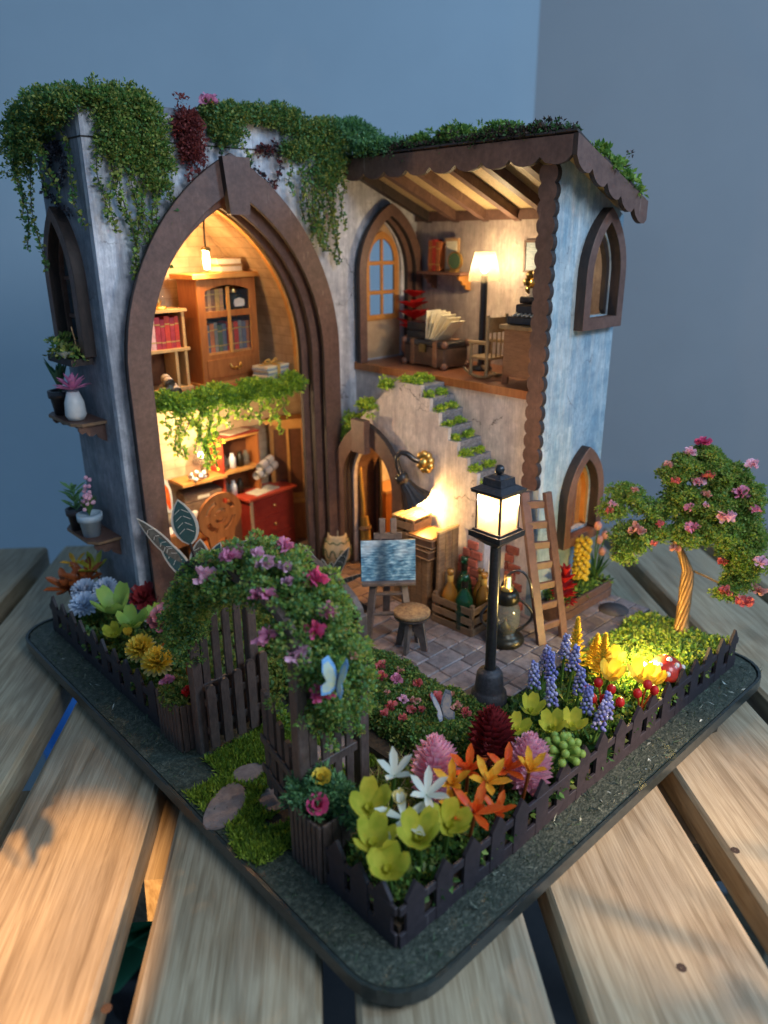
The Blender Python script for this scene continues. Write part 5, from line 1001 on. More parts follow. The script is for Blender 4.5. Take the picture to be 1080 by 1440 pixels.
# sconce on stair panel
sc_ = thing('gooseneck_sconce', 'black gooseneck wall lamp with ribbed shade and gold rosette on the stair wall', 'lamp', (12.9, 11.6, 6.9))
g = G()
for k_ in range(9): a = k_*2*math.pi/9; g.ball((-.12, .33*math.cos(a), .33*math.sin(a)), .17, n=7)
g.ball((-.2, 0, 0), .24, n=8); g.build('rosette', 'gold', sc_, loc=(0, 0, 0))
g = G(); g.tube([(-.15, 0, 0), (-.45, .25, .1), (-.7, .5, .38), (-.85, .72, .42), (-.95, .85, .2), (-.95, .8, -.2), (-.88, .62, -.55)], .12, 9); g.build('curved_arm', 'black', sc_, loc=(0, 0, 0))
ax_ = Vector((.33, -.39, -.84)).normalized(); q = ax_.to_track_quat('Z', 'Y'); g = G(); g.lathe([(.14, 0), (.29, .02), (.29, .34), (.19, .38), (.26, .5), (.36, .85), (.68, 1.4)], n=48, fn=lambda a, z: 1+(.07*math.cos(14*a) if z > .35 else 0)); g.xf(q.to_matrix().to_4x4()); g.build('lamp_shade', 'black', sc_, loc=(-.98, .66, -.48))
g = G(); g.lathe([(0, .9), (.12, .95), (.18, 1.35), (.12, 1.6), (.001, 1.65)], n=10); g.xf(q.to_matrix().to_4x4()); g.build('bulb', 'bulb_hot', sc_, loc=(-.9, .66, -.48))
# street lamp
sp = thing('street_lamp', 'tall black street lamp with four glowing frosted panes at the courtyard corner', 'street lamp', (8.47, 4.3, .8), math.radians(0))
g = G(); g.lathe([(0, 0), (.60, 0), (.62, .1), (.60, .38), (.52, .46), (.50, .55), (.44, 1.1), (.36, 1.22), (.2, 1.25), (.2, 1.3)], n=28); g.build('base', 'blackmatt', sp, loc=(0, 0, 0))
g = G(); g.lathe([(.185, 1.2), (.175, 5.9)], n=20); g.build('pole', 'black', sp, loc=(0, 0, 0))
def fr4(g, z0, a0, z1, a1, m=0): g.add([(-a0, -a0, z0), (a0, -a0, z0), (a0, a0, z0), (-a0, a0, z0), (-a1, -a1, z1), (a1, -a1, z1), (a1, a1, z1), (-a1, a1, z1)], [(0, 1, 5, 4), (1, 2, 6, 5), (2, 3, 7, 6), (3, 0, 4, 7), (0, 3, 2, 1), (4, 5, 6, 7)], m)
g = G(); fr4(g, 5.35, .22, 5.68, .60); fr4(g, 5.681, .63, 5.86, .63); fr4(g, 5.861, .56, 5.93, .54); g.build('lantern_floor', 'black', sp, loc=(0, 0, .45))
for k_ in range(4):
    g = G(); g.b2((-.41, -.45, 5.94), (.41, -.43, 7.12)); o = g.build('glass_panel', 'lampglass', sp, loc=(0, 0, .45)); o.data.transform(Matrix.Rotation(k_*math.pi/2, 4, 'Z'))
    g = G(); a = math.radians(45+90*k_); g.box((.455*1.414*math.cos(a), .455*1.414*math.sin(a), 6.53), (.06, .06, 1.19)); g.build('corner_bar', 'black', sp, loc=(0, 0, .45))
g = G(); fr4(g, 7.13, .60, 7.24, .62); fr4(g, 7.241, .58, 7.36, .40); fr4(g, 7.361, .36, 7.60, .34); fr4(g, 7.601, .26, 7.68, .16); g.build('lantern_roof', 'blackmatt', sp, loc=(0, 0, .45)); g = G(); g.ball((0, 0, 7.84), .16, n=10); g.build('finial', 'black', sp, loc=(0, 0, .45))
g = G(); g.ball((0, 0, 7.0), .13, n=10); g.build('bulb', 'bulb_hot', sp, loc=(0, 0, 0))
# shelf pots on the outer side wall
def pot(name, label, loc, mat, r, h, cat='potted plant', prof=None):
    t = thing(name, label, cat, loc); g = G(); g.lathe(prof or [(0, 0), (r*.68, 0), (r*.86, h*.7), (r, h*.71), (r*1.02, h), (r*.84, h), (r*.8, h*.9), (0, h*.88)], n=18); g.build('pot', mat, t, loc=(0, 0, 0)); return t
t = pot('potted_aloe', 'spiky green aloe in a black pot on the upper wall shelf', (1.75, 21.15, 9.18), 'pot_dark', .5, .95); g = G()
for k_ in range(12): a = k_*2.4; petal(g, (0, 0, .85), (math.cos(a)*.35, math.sin(a)*.35, 1), (-math.cos(a), -math.sin(a), .3), 1.5*random.uniform(.7, 1), .22, .4, 0, 4, .05)
g.build('leaf_cluster', [BLUEG[1]], t, loc=(0, 0, 0))
t = pot('vase_plant', 'pink pointed succulent in a white vase on the upper wall shelf', (1.7, 19.75, 9.18), 'pot_white', .38, 1.1, prof=[(0, 0), (.3, 0), (.4, .2), (.36, .7), (.22, 1.1), (.18, 1.1), (.16, 1.0), (0, 1.0)]); g = G()
for e, n_, L_ in ((15, 7, .75), (40, 6, .75), (65, 5, .7), (85, 3, .6)): ringpetals(g, (0, 0, 1.15), n_, e, L_, .22, tip=.1, a0=e)
g.build('flower_head', [P['lilacd']], t, loc=(0, 0, 0))
t = pot('flower_pot', 'purple berry flower in a pale blue pot on the lower wall shelf', (1.7, 19.95, 4.28), 'pot_blue', .5, .95); g = G()
for k_ in range(24): g.ball((random.gauss(0, .14), random.gauss(0, .17), 1.75+random.gauss(0, .3)), .09, n=6)
g.build('flower_head', [P['lilac']], t, loc=(0, 0, 0))['kind'] = 'stuff'; g = G()
for k_ in range(9): a = k_*2.4; petal(g, (0, 0, .85), (math.cos(a)*.5, math.sin(a)*.5, 1), (-math.cos(a), -math.sin(a), .3), .9, .16, .4, 0, 4, .05)
g.build('leaf_cluster', [GREEN[0]], t, loc=(0, 0, 0))
t = pot('leafy_pot', 'pale leaved plant in a dark pot behind the pale blue flowerpot', (1.6, 21.1, 4.28), 'pot_dark', .42, .9); g = G()
for k_ in range(16): a = k_*2.4; petal(g, (0, 0, .8+.06*k_), (math.cos(a), math.sin(a), .7), (0, 0, 1), .7, .24, .2, 0, 4, .1)
g.build('leaf_cluster', [BLUEG[2]], t, loc=(0, 0, 0))
wp = thing('sill_planter', 'small leafy sill plant with a white bloom under the side wall window', 'plant', (2.0, 20.2, 11.3))
g = G(); g.b2((-.45, -1.1, 0), (.4, 1.2, .25)); g.build('trough', 'mdf_dark', wp, loc=(0, 0, 0))
p_, n_ = clumps([(2.0+random.uniform(-.5, .2), 19.3+1.9*i/9, 11.7+random.uniform(-.2, .35)) for i in range(10)], .38, 40); leaves('foliage', p_, .2, GREEN+OLIVE, wp, n_, kind='stuff')
g = G(); ringpetals(g, (-.45, -.6, .25), 8, 40, .4, .25); ringpetals(g, (-.45, -.6, .3), 6, 70, .3, .2); g.build('flower_head', [P['white']], wp, loc=(0, 0, 0))
g = G(); g.tube([(.1, -.5, .3), (0, -.6, 1.0), (-.1, -.7, 1.4)], .025, 5); g.build('twig', 'wood_edge', wp, loc=(0, 0, 0))
# planter box by the end wall
pl = thing('planter_box', 'mauve plank planter box with greenery at the foot of the blue end wall', 'planter', (16.55, 6.3, .8))
for z in (0, .4): g = G(); g.b2((-1.95, -.62, z+.01), (2.0, -.5, z+.38)); g.build('plank', 'mdf', pl, bev=.02)
for x in (-1.95, 1.88): g = G(); g.b2((x, -.499, .01), (x+.12, .55, .78)); g.build('end_board', 'mdf', pl, bev=.02)
g = G(); g.b2((-1.8, -.48, .1), (1.85, .55, .62)); g.build('soil', 'soil', pl)
p_, n_ = clumps([(14.9+random.uniform(0, 3.5), 5.95+random.uniform(0, .8), 1.5) for i in range(26)], .3, 45); leaves('greenery', p_, .18, GREEN, pl, n_, kind='stuff')
t = thing('red_succulent', 'bright red pointed succulent in the planter beside the ladder', 'plant', (15.35, 6.05, 1.45)); g = G()
for z, e, n_ in ((0, 12, 11), (.3, 22, 10), (.6, 32, 9), (.9, 45, 7), (1.15, 65, 5)): ringpetals(g, (0, 0, z), n_, e, .62, .2, tip=.15, a0=z*3, cup=.5)
g.build('flower_head', [P['red']], t, loc=(0, 0, 0))
t = thing('yellow_flower_spike', 'yellow beaded flower spike in the planter below the end window', 'plant', (17.0, 6.35, 1.45)); g = G()
for k_ in range(60): a = k_*2.4; g.ball((.27*math.cos(a)*(1-.25*math.cos(k_/60*12)), .27*math.sin(a), .5+1.9*k_/60), .12, n=6)
g.build('flower_head', [P['yellow']], t, loc=(0, 0, 0)); G().tube([(0, 0, 0), (0, 0, 2.2)], .05, 6).build('stem', [P['stem']], t, loc=(0, 0, 0))
t = thing('bud_plant', 'slender plant with four pale pink buds at the far end of the planter', 'plant', (18.2, 6.35, 1.45))
for k_, (dx, dz) in enumerate([(-.3, 2.6), (-.1, 1.9), (.35, 2.0), (.25, 1.25)]):
    g = G(); g.tube([(0, 0, 0), (dx*.6, 0, dz*.6), (dx, -.1, dz)], .03, 5); g.build('stem', [P['stem']], t, loc=(0, 0, 0)); g = G(); g.ball((dx, -.1, dz+.1), .17, n=8, sz=1.2); g.build('bud', [P['peach']], t, loc=(0, 0, 0))
g = G()
for k_ in range(8): a = k_*2.4; petal(g, (0, 0, 0), (math.cos(a)*.6, math.sin(a)*.6, 1), (-math.cos(a), -math.sin(a), .3), 1.3, .16, .3, 0, 4, .05)
g.build('leaf_cluster', [GREEN[2]], t, loc=(0, 0, 0))
g = G(); g.lathe([(0, 0), (.62, 0), (.62, .03), (0, .03)], n=24); o = g.build('round_cover', 'grout', loc=(17.5, 4.9, .80)); tag(o, 'dark round plate set in the courtyard tiles at the far corner', 'drain cover')

# ------------------------------------------------------------ fences, gate, arbour
def picket_fence(label, p0, p1, n, h=1.75, name='picket_fence', z0=.0, cat='fence', w_=.60):
    p0, p1 = Vector(p0), Vector(p1); d = p1-p0; L_ = d.length; a = math.atan2(d.y, d.x); t = thing(name, label, cat, p0, a)
    g = G(); g.b2((0, -.045, z0), (L_, .045, z0+.40)); g.build('lower_rail', 'fence', t, bev=.01); g = G(); g.b2((0, -.045, z0+.98), (L_, .045, z0+1.22)); g.build('upper_rail', 'fence', t, bev=.01)
    g = G(); x = w_/2; g.prism([(-x, 0), (x, 0), (x, h-.42), (0, h), (-x, h-.42)], 'y', -.05, .05); me = None
    for i in range(n):
        cx = L_*(i+.5)/n
        if me is None: o = g.build('picket', 'fence', t, loc=(cx, 0, z0), bev=.012); me = o
        else: clone(me, t, location=(cx+random.uniform(-.025, .025), random.uniform(-.012, .012), z0), rotation_euler=(random.uniform(-.02, .02), random.uniform(-.022, .022), random.uniform(-.02, .02)), scale=(random.uniform(.96, 1.04), 1, random.uniform(.97, 1.03)))
    return t
picket_fence('plum black picket fence along the right front edge of the garden', (0.03, 0, .01), (18.2, 0, .01), 18)
picket_fence('short plum black picket fence between front corner and right planter box', (0, 2.62, .01), (0, .06, .01), 3)
picket_fence('plum black picket fence along the left side of the garden, beyond the gate', (0, 21.3, .01), (0, 11.55, .01), 10)
def slatbox(label, y0, y1, x0, x1, h):
    t = thing('slatted_planter', label, 'planter', ((x0+x1)/2, (y0+y1)/2, .02)); wx, wy = (x1-x0)/2, (y1-y0)/2
    n = 7; st_ = 2*wy/n
    for i in range(n):
        hh = h*random.uniform(.97, 1.03)
        for x in (-wx, wx): g = G(); g.b2((x-.04, -wy+i*st_+.02, 0), (x+.04, -wy+(i+1)*st_-.02, hh)); g.build('slat', 'gatewood', t, bev=.015)
    for i in range(3):
        for y in (-wy, wy): g = G(); g.b2((-wx+.05+i*(2*wx-.1)/3+.01, y-.04, 0), (-wx+.05+(i+1)*(2*wx-.1)/3-.01, y+.04, h)); g.build('slat', 'gatewood', t, bev=.015)
    g = G(); g.b2((-wx+.05, -wy+.05, .05), (wx-.05, wy-.05, h-.35)); g.build('soil', 'soil', t); return t
slatbox('brown slatted planter box left of the gate', 9.95, 11.45, -.12, .62, 1.75); slatbox('brown slatted planter box right of the gate, under the red rose', 2.68, 4.0, -.12, .85, 1.85)
ab = thing('garden_arbour', 'brown garden arbour with slatted sides carrying the rose arch', 'arbour', (1.3, 6.85, .02))
for y in (9.6, 4.1):
    for x in (.4, 2.5): g = G(); g.b2((x-.17, y-.17, .02), (x+.17, y+.17, 6.4)); g.build('post', 'gatewood', ab, world=True, bev=.03)
    for z in (.35, 2.2, 5.0): g = G(); g.b2((.58, y-.07, z), (2.32, y+.07, z+.28)); g.build('side_rail', 'gatewood', ab, world=True, bev=.02)
    for k_ in range(4): g = G(); g.b2((.66+k_*.42, y-.05, .3), (.66+k_*.42+.26, y+.05, 5.6)); g.build('side_slat', 'gatewood', ab, world=True, bev=.015)
for x in (.4, 2.5):
    g = G(); cy = 6.85; ro = [(cy-2.9*math.cos(t), 6.3+1.15*math.sin(t)) for t in np.linspace(0, math.pi, 14)]; ri = [(cy-2.6*math.cos(t), 6.3+.9*math.sin(t)) for t in np.linspace(0, math.pi, 14)]; g.strip(ro, ri, 'x', x-.1, x+.1); g.build('arch_board', 'gatewood', ab, world=True)
def gate_leaf(label, hinge, ang, hts, n=5):
    t = thing('gate', label, 'gate', hinge, ang, 'two leaves of the garden gate'); 
    for z in (.7, 1.75): g = G(); g.b2((0, -.07, z), (2.45, .0, z+.26)); g.build('rail', 'gatewood', t, bev=.02)
    for i, h in enumerate(hts):
        x = .18+i*.5; g = G(); g.prism([(x-.15, .2), (x+.15, .2), (x+.15, h-.1), (x+.09, h), (x-.09, h), (x-.15, h-.1)], 'y', -.19, -.071); g.build('picket', 'gatewood', t, bev=.02)
    return t
gate_leaf('left gate leaf, swung open away from the path', (.52, 9.40, .05), math.radians(0), [2.5, 2.55, 2.65, 2.8, 2.9])
gate_leaf('right gate leaf with rounded pickets, half open in front of the arbour', (.35, 4.33, .05), math.radians(79), [2.6, 2.8, 3.1, 3.35, 3.6])

# ------------------------------------------------------------ rose arch, butterflies, hedges, moss
cen = along([(.35, 9.95, 4.0), (.35, 9.6, 5.0), (.45, 8.9, 6.1), (.8, 7.6, 6.95), (1.05, 6.1, 7.35), (1.25, 4.9, 6.95), (1.35, 4.1, 6.2), (1.35, 3.75, 5.2), (1.3, 3.8, 4.3)], 60)
radii = np.interp(np.linspace(0, 1, 60), [0, .1, .3, .5, .8, 1], [.45, .62, .8, .95, 1.08, .85])
rv = thing('climbing_rose', 'dense climbing rose with pink blooms arching over the garden gate', 'climbing rose', (.9, 6.8, 3.2))
cc = []
for c_, r_ in zip(cen, radii):
    d = unit(rng.normal(size=(15, 3))); cc.append(c_+d*r_*rng.uniform(.5, 1.05, (15, 1))*np.array([1.15, 1, .95]))
cc = np.concatenate(cc)
cc = np.concatenate([cc, np.stack([rng.normal(1.3, .4, 50), rng.normal(4.15, .38, 50), rng.uniform(3.3, 4.4, 50)], 1), np.stack([rng.normal(.3, .25, 26), rng.normal(9.8, .3, 26), rng.uniform(3.4, 4.2, 26)], 1)])
p_, n_ = clumps(cc, .21, 62, .9); leaves('foliage', p_, .115, [GREEN[0], GREEN[1], BLUEG[0], BLUEG[2], OLIVE[1], GREEN[3]], rv, n_, .6, 'stuff', .7, probs=[.24, .16, .14, .12, .2, .14])
g = G(); g.tube(along(cen, 20), .14, 6); g.build('stem', 'wire_dark', rv, world=True)
def ruffle(g, c, r, m=0, n=26, sq=.8):
    for i in range(n):
        d = Vector(unit(rng.normal(size=3))); d.z = abs(d.z)*.8+.1; u = d.orthogonal(); u.rotate(Matrix.Rotation(random.uniform(0, 6.28), 3, d))
        petal(g, Vector(c)+d*r*random.uniform(.0, .35), d, u, r*random.uniform(.55, .8), r*.62, random.uniform(.1, .6), m, 3, .7, random.uniform(-.4, .4))
def surface_at(p, cs, out_=.1):
    """move p along the viewing side onto the outer skin of the foliage made of the points cs"""
    v = np.array([-9.1, -9.41, 15.83]); d = np.array(p)-v; L_ = np.linalg.norm(d); d /= L_; q = cs-v; t = q@d; off = np.linalg.norm(q-t[:, None]*d, axis=1)
    m = off < .33
    if not m.any(): m = off < .6
    return tuple(v+d*(np.sort(t[m])[:3].mean()-out_)) if m.any() else tuple(p)
FN = dict(pink='pink', hotpink='hot pink', palepink='pale pink', lilac='lilac', coral='coral', peach='peach')
def blooms(par, items, rad, name='flower', on=None):
    for (x, y, z), c, s in items:
        if on is not None: x, y, z = surface_at((x, y, z), on, .05)
        g = G(); ruffle(g, (x, y, z), rad*s); o = g.build(name, [P[c]], par, world=True, fix=False); o['label'] = f"{FN.get(c, c)} crumpled bloom"
RP = [(-0.05, 7.44, 7.1), (0.59, 7.11, 7.64), (1.22, 6.43, 7.45), (1.69, 6.22, 7.9), (0.78, 7.02, 7.82), (1.58, 6.05, 7.36), (2.09, 5.41, 7.03), (0.84, 6.39, 6.68), (1.05, 6.19, 6.67), (2.15, 4.94, 6.21), (1.76, 5.07, 5.74), (0.8, 5.88, 5.59), (1.27, 5.2, 5.1), (1.54, 5.9, 7.0), (1.1, 6.68, 7.73), (2.5, 4.4, 5.0)]
RC = ['palepink', 'pink', 'palepink', 'pink', 'palepink', 'palepink', 'hotpink', 'pink', 'pink', 'pink', 'hotpink', 'pink', 'palepink', 'palepink', 'palepink', 'peach']; RS = [1.35, 1.15, 1.2, 1.1, .8, .9, 1.35, .8, .95, 1.15, 1.15, 1.35, 1.4, .7, .8, .5]
blooms(rv, list(zip(RP, RC, RS)), .29, on=cc)
blooms(rv, [((.3, 2.9, 5.45), 'hotpink', 1.2)], .29, on=cc)
def butterfly(label, loc, rot, scale, cols, name='butterfly'):
    t = thing(name, label, 'butterfly', loc, 0, rot=rot, scale=scale)
    for s in (-1, 1):
        w_ = [(0, -.15), (.25, -.45), (.62, -.55), (.72, -.2), (.5, .02), (.75, .35), (.85, .85), (.6, 1.05), (.25, .7), (0, .2)]
        rim = [(s*x, y) for x, y in w_]; inn = [(s*(.1+x*.78), y*.78) for x, y in w_]
        g = G(); g.prism(rim, 'z', 0, .02, 0); g.prism(inn, 'z', .0205, .03, 1); o = g.build('wing', [cols[0], cols[1]], t, loc=(0, 0, 0)); o.rotation_euler = (0, -s*math.radians(48), 0)
    g = G(); g.tube([(0, -.4, .02), (0, .35, .05)], [.03, .05], 6); g.tube([(0, .3, .05), (.12, .6, .12)], .012, 4); g.tube([(0, .3, .05), (-.12, .6, .12)], .012, 4); g.build('body', 'wire_dark', t, loc=(0, 0, 0)); return t
WB = [mk('butterfly blue rim', (.10, .24, .5), (.25, .5, .75), 9, .4), mk('butterfly pale centre', (.62, .60, .34), (.40, .52, .50), 5, .4)]; WG = [mk('butterfly dark rim', (.06, .08, .14), (.35, .35, .35), 12, .4), mk('butterfly peach wing', (.55, .42, .32), (.3, .3, .33), 6, .4)]
butterfly('blue butterfly with pale wings perched on the rose arch', (.62, 2.75, 5.75), (math.radians(62), 0, math.radians(-62)), .60, WB); butterfly('grey and peach butterfly on the pink flowered hedge', (6.05, 4.25, 1.5), (math.radians(40), 0, math.radians(-25)), .62, WG)
# flowering hedge in front of the courtyard
hg = thing('flowering_hedge', 'dark green sponge hedge with coral and pink blooms in front of the courtyard', 'hedge', (6.2, 5.4, .4))
n_c = 900; hx = np.stack([rng.uniform(5.0, 7.85, n_c), rng.uniform(2.9, 9.7, n_c), rng.uniform(.15, .95, n_c)], 1); top = rng.random(n_c) < .6
hx[top, 2] = .88+.14*np.sin(hx[top, 0]*2.3+hx[top, 1]*1.9)+.05*(5.9-hx[top, 0]).clip(-1, 1); side_ = ~top; hx[side_, 0] = 4.95+.2*rng.random(side_.sum()); s2_ = side_ & (rng.random(n_c) < .35); hx[s2_, 1] = 2.9; hx[s2_, 0] = rng.uniform(5.0, 7.8, s2_.sum())
p_, n_ = clumps(hx, .23, 62); leaves('foliage', p_, .12, [GREEN[0], GREEN[2], OLIVE[1], OLIVE[2], GREEN[3]], hg, n_, .65, 'stuff', .7, probs=[.3, .25, .18, .2, .07])
HP = [(6.95, 8.09, 'coral', .95), (7.17, 7.35, 'peach', .75), (6.42, 7.55, 'coral', 1.1), (6.69, 6.99, 'pink', 1.15), (7.1, 6.35, 'coral', .8), (6.82, 5.26, 'coral', 1.25), (7.43, 5.08, 'peach', .6), (5.83, 5.36, 'coral', .9), (5.46, 5.99, 'coral', .9), (5.02, 5.86, 'coral', .8), (7.03, 4.49, 'peach', .85), (6.96, 4.02, 'coral', .9), (6.02, 6.02, 'palepink', .8), (6.3, 5.7, 'peach', .8), (6.1, 5.2, 'coral', .6), (7.3, 3.5, 'coral', .8), (5.94, 6.67, 'peach', .5), (5.3, 5.3, 'coral', .7)]
blooms(hg, [((x, y, 1.1), c, s) for x, y, c, s in HP], .27, on=hx)
# grass and moss on the path
def scatter(x0, x1, y0, y1, n, z=.03): return np.stack([rng.uniform(x0, x1, n), rng.uniform(y0, y1, n), np.full(n, z)], 1)
P1 = scatter(-1.25, 4.5, 4.25, 9.6, 30000); stones = [(-.45, 6.85, .95, .55, .6), (.85, 7.6, .5, .42, 0), (.95, 6.1, .7, .5, .3), (3.9, 6.3, 1.0, .62, .4), (2.6, 7.0, .7, .5, .2)]
from mathutils import noise as MN
def keep(p):
    for sx, sy, a, b, r in stones:
        dx, dy = p[0]-sx, p[1]-sy; u = dx*math.cos(r)+dy*math.sin(r); v = -dx*math.sin(r)+dy*math.cos(r)
        if (u/a)**2+(v/b)**2 < 1: return False
    e = -1.05+.35*MN.noise(Vector((p[1]*.9, 0, 3)))
    edge = 4.55+.25*MN.noise(Vector((p[0]*1.3, 5, 0))); e2 = 9.2+.35*MN.noise(Vector((p[0]*1.1, 9, 0)))-(1.0 if p[0] < .2 else 0)
    if p[0] < e or (p[0] < 0 and p[1] < edge-.3) or p[1] > e2: return False
    return MN.noise(Vector((p[0]*1.2, p[1]*1.2, 0))) > -.42
P1 = np.array([p for p in P1 if keep(p)]); nn = np.zeros_like(P1); nn[:, 2] = 1.3
o = leaves('grass', P1, .19, GRASS, None, nn, .26, 'stuff', .75)
o['label'] = 'short green moss grass around the stepping stones of the gate path'; o['category'] = 'grass'
for i, (sx, sy, a, b, r) in enumerate(stones):
    n = 22; out_ = [((a*(1+.07*math.sin(3*t+i)))*math.cos(t), b*(1+.09*math.cos(2*t+i))*math.sin(t)) for t in np.linspace(0, 2*math.pi, n, endpoint=False)]
    g = G(); g.prism(out_, 'z', 0, .09); o = g.build('stepping_stone', 'stone', loc=(sx, sy, .031), rot=(0, 0, r), bev=.04)
    tag(o, ['large flat stepping stone at the outer edge of the gate path', 'small round stepping stone beside the left gate leaf', 'stepping stone under the right gate leaf', 'pale stepping stone inside the garden behind the arbour', 'middle stepping stone just inside the gate'][i], 'stone', 'stepping stones of the gate path')
# filler ground greenery in the beds
def ground(label, boxes, n, mats, z, size=.2, probs=None, r=.26, per=40, name='ground_cover'):
    A = sum((b[1]-b[0])*(b[3]-b[2]) for b in boxes); cs = []
    for x0, x1, y0, y1 in boxes:
        k_ = int(n*(x1-x0)*(y1-y0)/A); cs.append(np.stack([rng.uniform(x0, x1, k_), rng.uniform(y0, y1, k_), z+rng.uniform(-.1, .15, k_)], 1))
    p_, n_ = clumps(np.concatenate(cs), r, per); o = leaves(name, p_, size, mats, None, n_, .6, 'stuff', .8, probs=probs); o['label'] = label; o['category'] = 'ground cover'; return o
ground('dark leafy ground cover between the flowers of the front bed', [(.3, 8.2, .2, 2.6), (8, 12.6, .2, 3.7)], 420, [GREEN[0], GREEN[2], OLIVE[2], GREEN[3]], .65, .2, [.3, .4, .2, .1])
ground('leafy ground cover of the left flower bed below the great arch', [(.2, 3.0, 11.6, 21.1), (3.0, 7.9, 9.6, 16.8)], 480, [GREEN[0], GREEN[2], OLIVE[0], OLIVE[2]], .65, .2)
ground('bright yellow green moss around the toadstool and tree', [(12.4, 18.0, .25, 3.75)], 330, [GRASS[1], GREEN[3], GREEN[0], OLIVE[1]], .75, .16, [.3, .25, .3, .15], .3, 62, 'moss_bed')
ground('green moss strip beside the arbour inside the garden', [(2.6, 5.0, 8.4, 9.6), (3.3, 4.6, 2.7, 4.2)], 60, [GRASS[0], GREEN[0]], .3, .15, None, .2, 40, 'moss_bed')
p_ = scatter(1.2, 4.6, 2.5, 4.6, 900, .5); leaves('dry_grass', p_, .4, [mk('straw blade', (.42, .30, .12), rough=.6), OLIVE[1]], None, np.tile([0, 0, .5], (900, 1)), .07, 'stuff', 1)['label'] = 'dry straw coloured grass beside the white star flower'
bpy.data.objects['dry_grass']['category'] = 'grass'

# ------------------------------------------------------------ moss and vines on the house
def vine(pts, leaf, mats, n, name='strand'):
    return along(pts, n)
def droop(x, y, z, ln, dx=0, dy=0, n=8, amp=.12):
    ph = random.uniform(0, 6); return [(x+dx*t+amp*math.sin(ph+t*7), y+dy*t-.04, z-ln*t) for t in np.linspace(0, 1, n)]
def moss_mass(label, ells, n, mats, strands=(), size=.125, per=50, r=.28, cat='hanging moss', name='hanging_moss', loc=None, probs=None, group='moss and vines on the house', lsz=.16, shell=.5):
    c = in_ellipsoids(ells, n, shell); loc = loc or ells[0][0]; t = thing(name, label, cat, loc, 0, group)
    p_, n_ = clumps(c, r, per, .9)
    if n > 60:
        k2 = in_ellipsoids(ells, n//4, 1.0); ctr = np.array(ells[0][0]); k2 = k2+rng.normal(0, .13, k2.shape); p2, n2 = clumps(k2, .17, 22, 1.2); p_ = np.concatenate([p_, p2]); n_ = np.concatenate([n_, n2])
    leaves('foliage', p_, size, mats, t, n_, .55, 'stuff', .75, probs=probs)
    for s_ in strands:
        L_ = sum((Vector(s_[i+1])-Vector(s_[i])).length for i in range(len(s_)-1)); g = G(); g.tube(along(s_, 14), .018, 4); st__ = g.build('strand', 'wire_dark', t, world=True)
        q = along(s_, max(8, int(L_*9))); q = np.repeat(q, 5, 0)+rng.normal(0, .045, (len(q)*5, 3)); o = leaves('leaf_set', q, lsz, mats, t, None, .7, 'stuff'); 
    return t
GM = [GREEN[0], GREEN[2], BLUEG[0], OLIVE[0], OLIVE[1]]
moss_mass('big dark green moss clump spilling over the left corner of the roof', [((2.0, 18.9, 19.9), (.8, 1.5, .5)), ((1.7, 20.6, 19.2), (.6, 1.3, .8)), ((2.7, 17.9, 20.1), (.8, .6, .45)), ((1.5, 21.3, 18.4), (.4, .6, .6))], 250, GM, [droop(1.7, 20.8, 19.3, 4.6), droop(1.6, 21.6, 19.0, 3.6), droop(1.8, 20.0, 19.2, 1.8), droop(1.55, 21.3, 19.2, 2.7, dx=-.2), droop(2.3, 19.1, 19.6, 3.4, dy=-1.0), droop(1.9, 19.6, 18.6, 1.6, dy=-.6)])
moss_mass('wide olive green moss clump hanging left of the great arch', [((4.3, 17.4, 19.0), (1.2, .4, 1.2)), ((4.9, 17.35, 18.0), (.55, .25, .85)), ((3.9, 17.45, 20.0), (1.3, .55, .5)), ((3.4, 17.45, 18.9), (.55, .3, .8))], 300, [GREEN[0], OLIVE[0], OLIVE[1], GREEN[2], GREEN[3]],
          [droop(3.5, 17.35, 18.4, 3.9, dx=.2), droop(3.9, 17.3, 18.0, 3.2, dx=.5), droop(4.3, 17.3, 17.9, 2.2, dx=-.1), droop(3.3, 17.4, 18.4, 2.4, dx=-.3), droop(5.2, 17.2, 17.6, 1.3), droop(4.8, 17.3, 17.5, 1.7, dx=-.4), droop(3.1, 17.5, 18.6, 2.8, dx=.7), droop(4.6, 17.35, 17.4, 2.6, dx=.3), droop(4.0, 17.4, 18.2, 3.6, dx=-.2), droop(5.3, 17.35, 17.8, 2.0, dx=.2), droop(2.9, 17.6, 19.0, 2.6)], probs=[.34, .22, .2, .16, .08])
moss_mass('dark maroon trailing plant hanging beside the keystone', [((6.3, 17.4, 19.5), (.4, .3, .55)), ((6.35, 17.35, 18.7), (.33, .22, .6))], 80, MAROON, [droop(6.7, 17.3, 18.3, 1.5, dx=-.4), droop(6.2, 17.3, 18.4, 1.3)])
moss_mass('green moss clump on the roof edge above the keystone', [((8.1, 17.5, 20.0), (1.1, .5, .35)), ((7.9, 17.4, 19.4), (.6, .28, .5))], 150, GM, [droop(7.6, 17.3, 19.0, 1.0), droop(8.4, 17.3, 19.3, .9, dx=.5)])
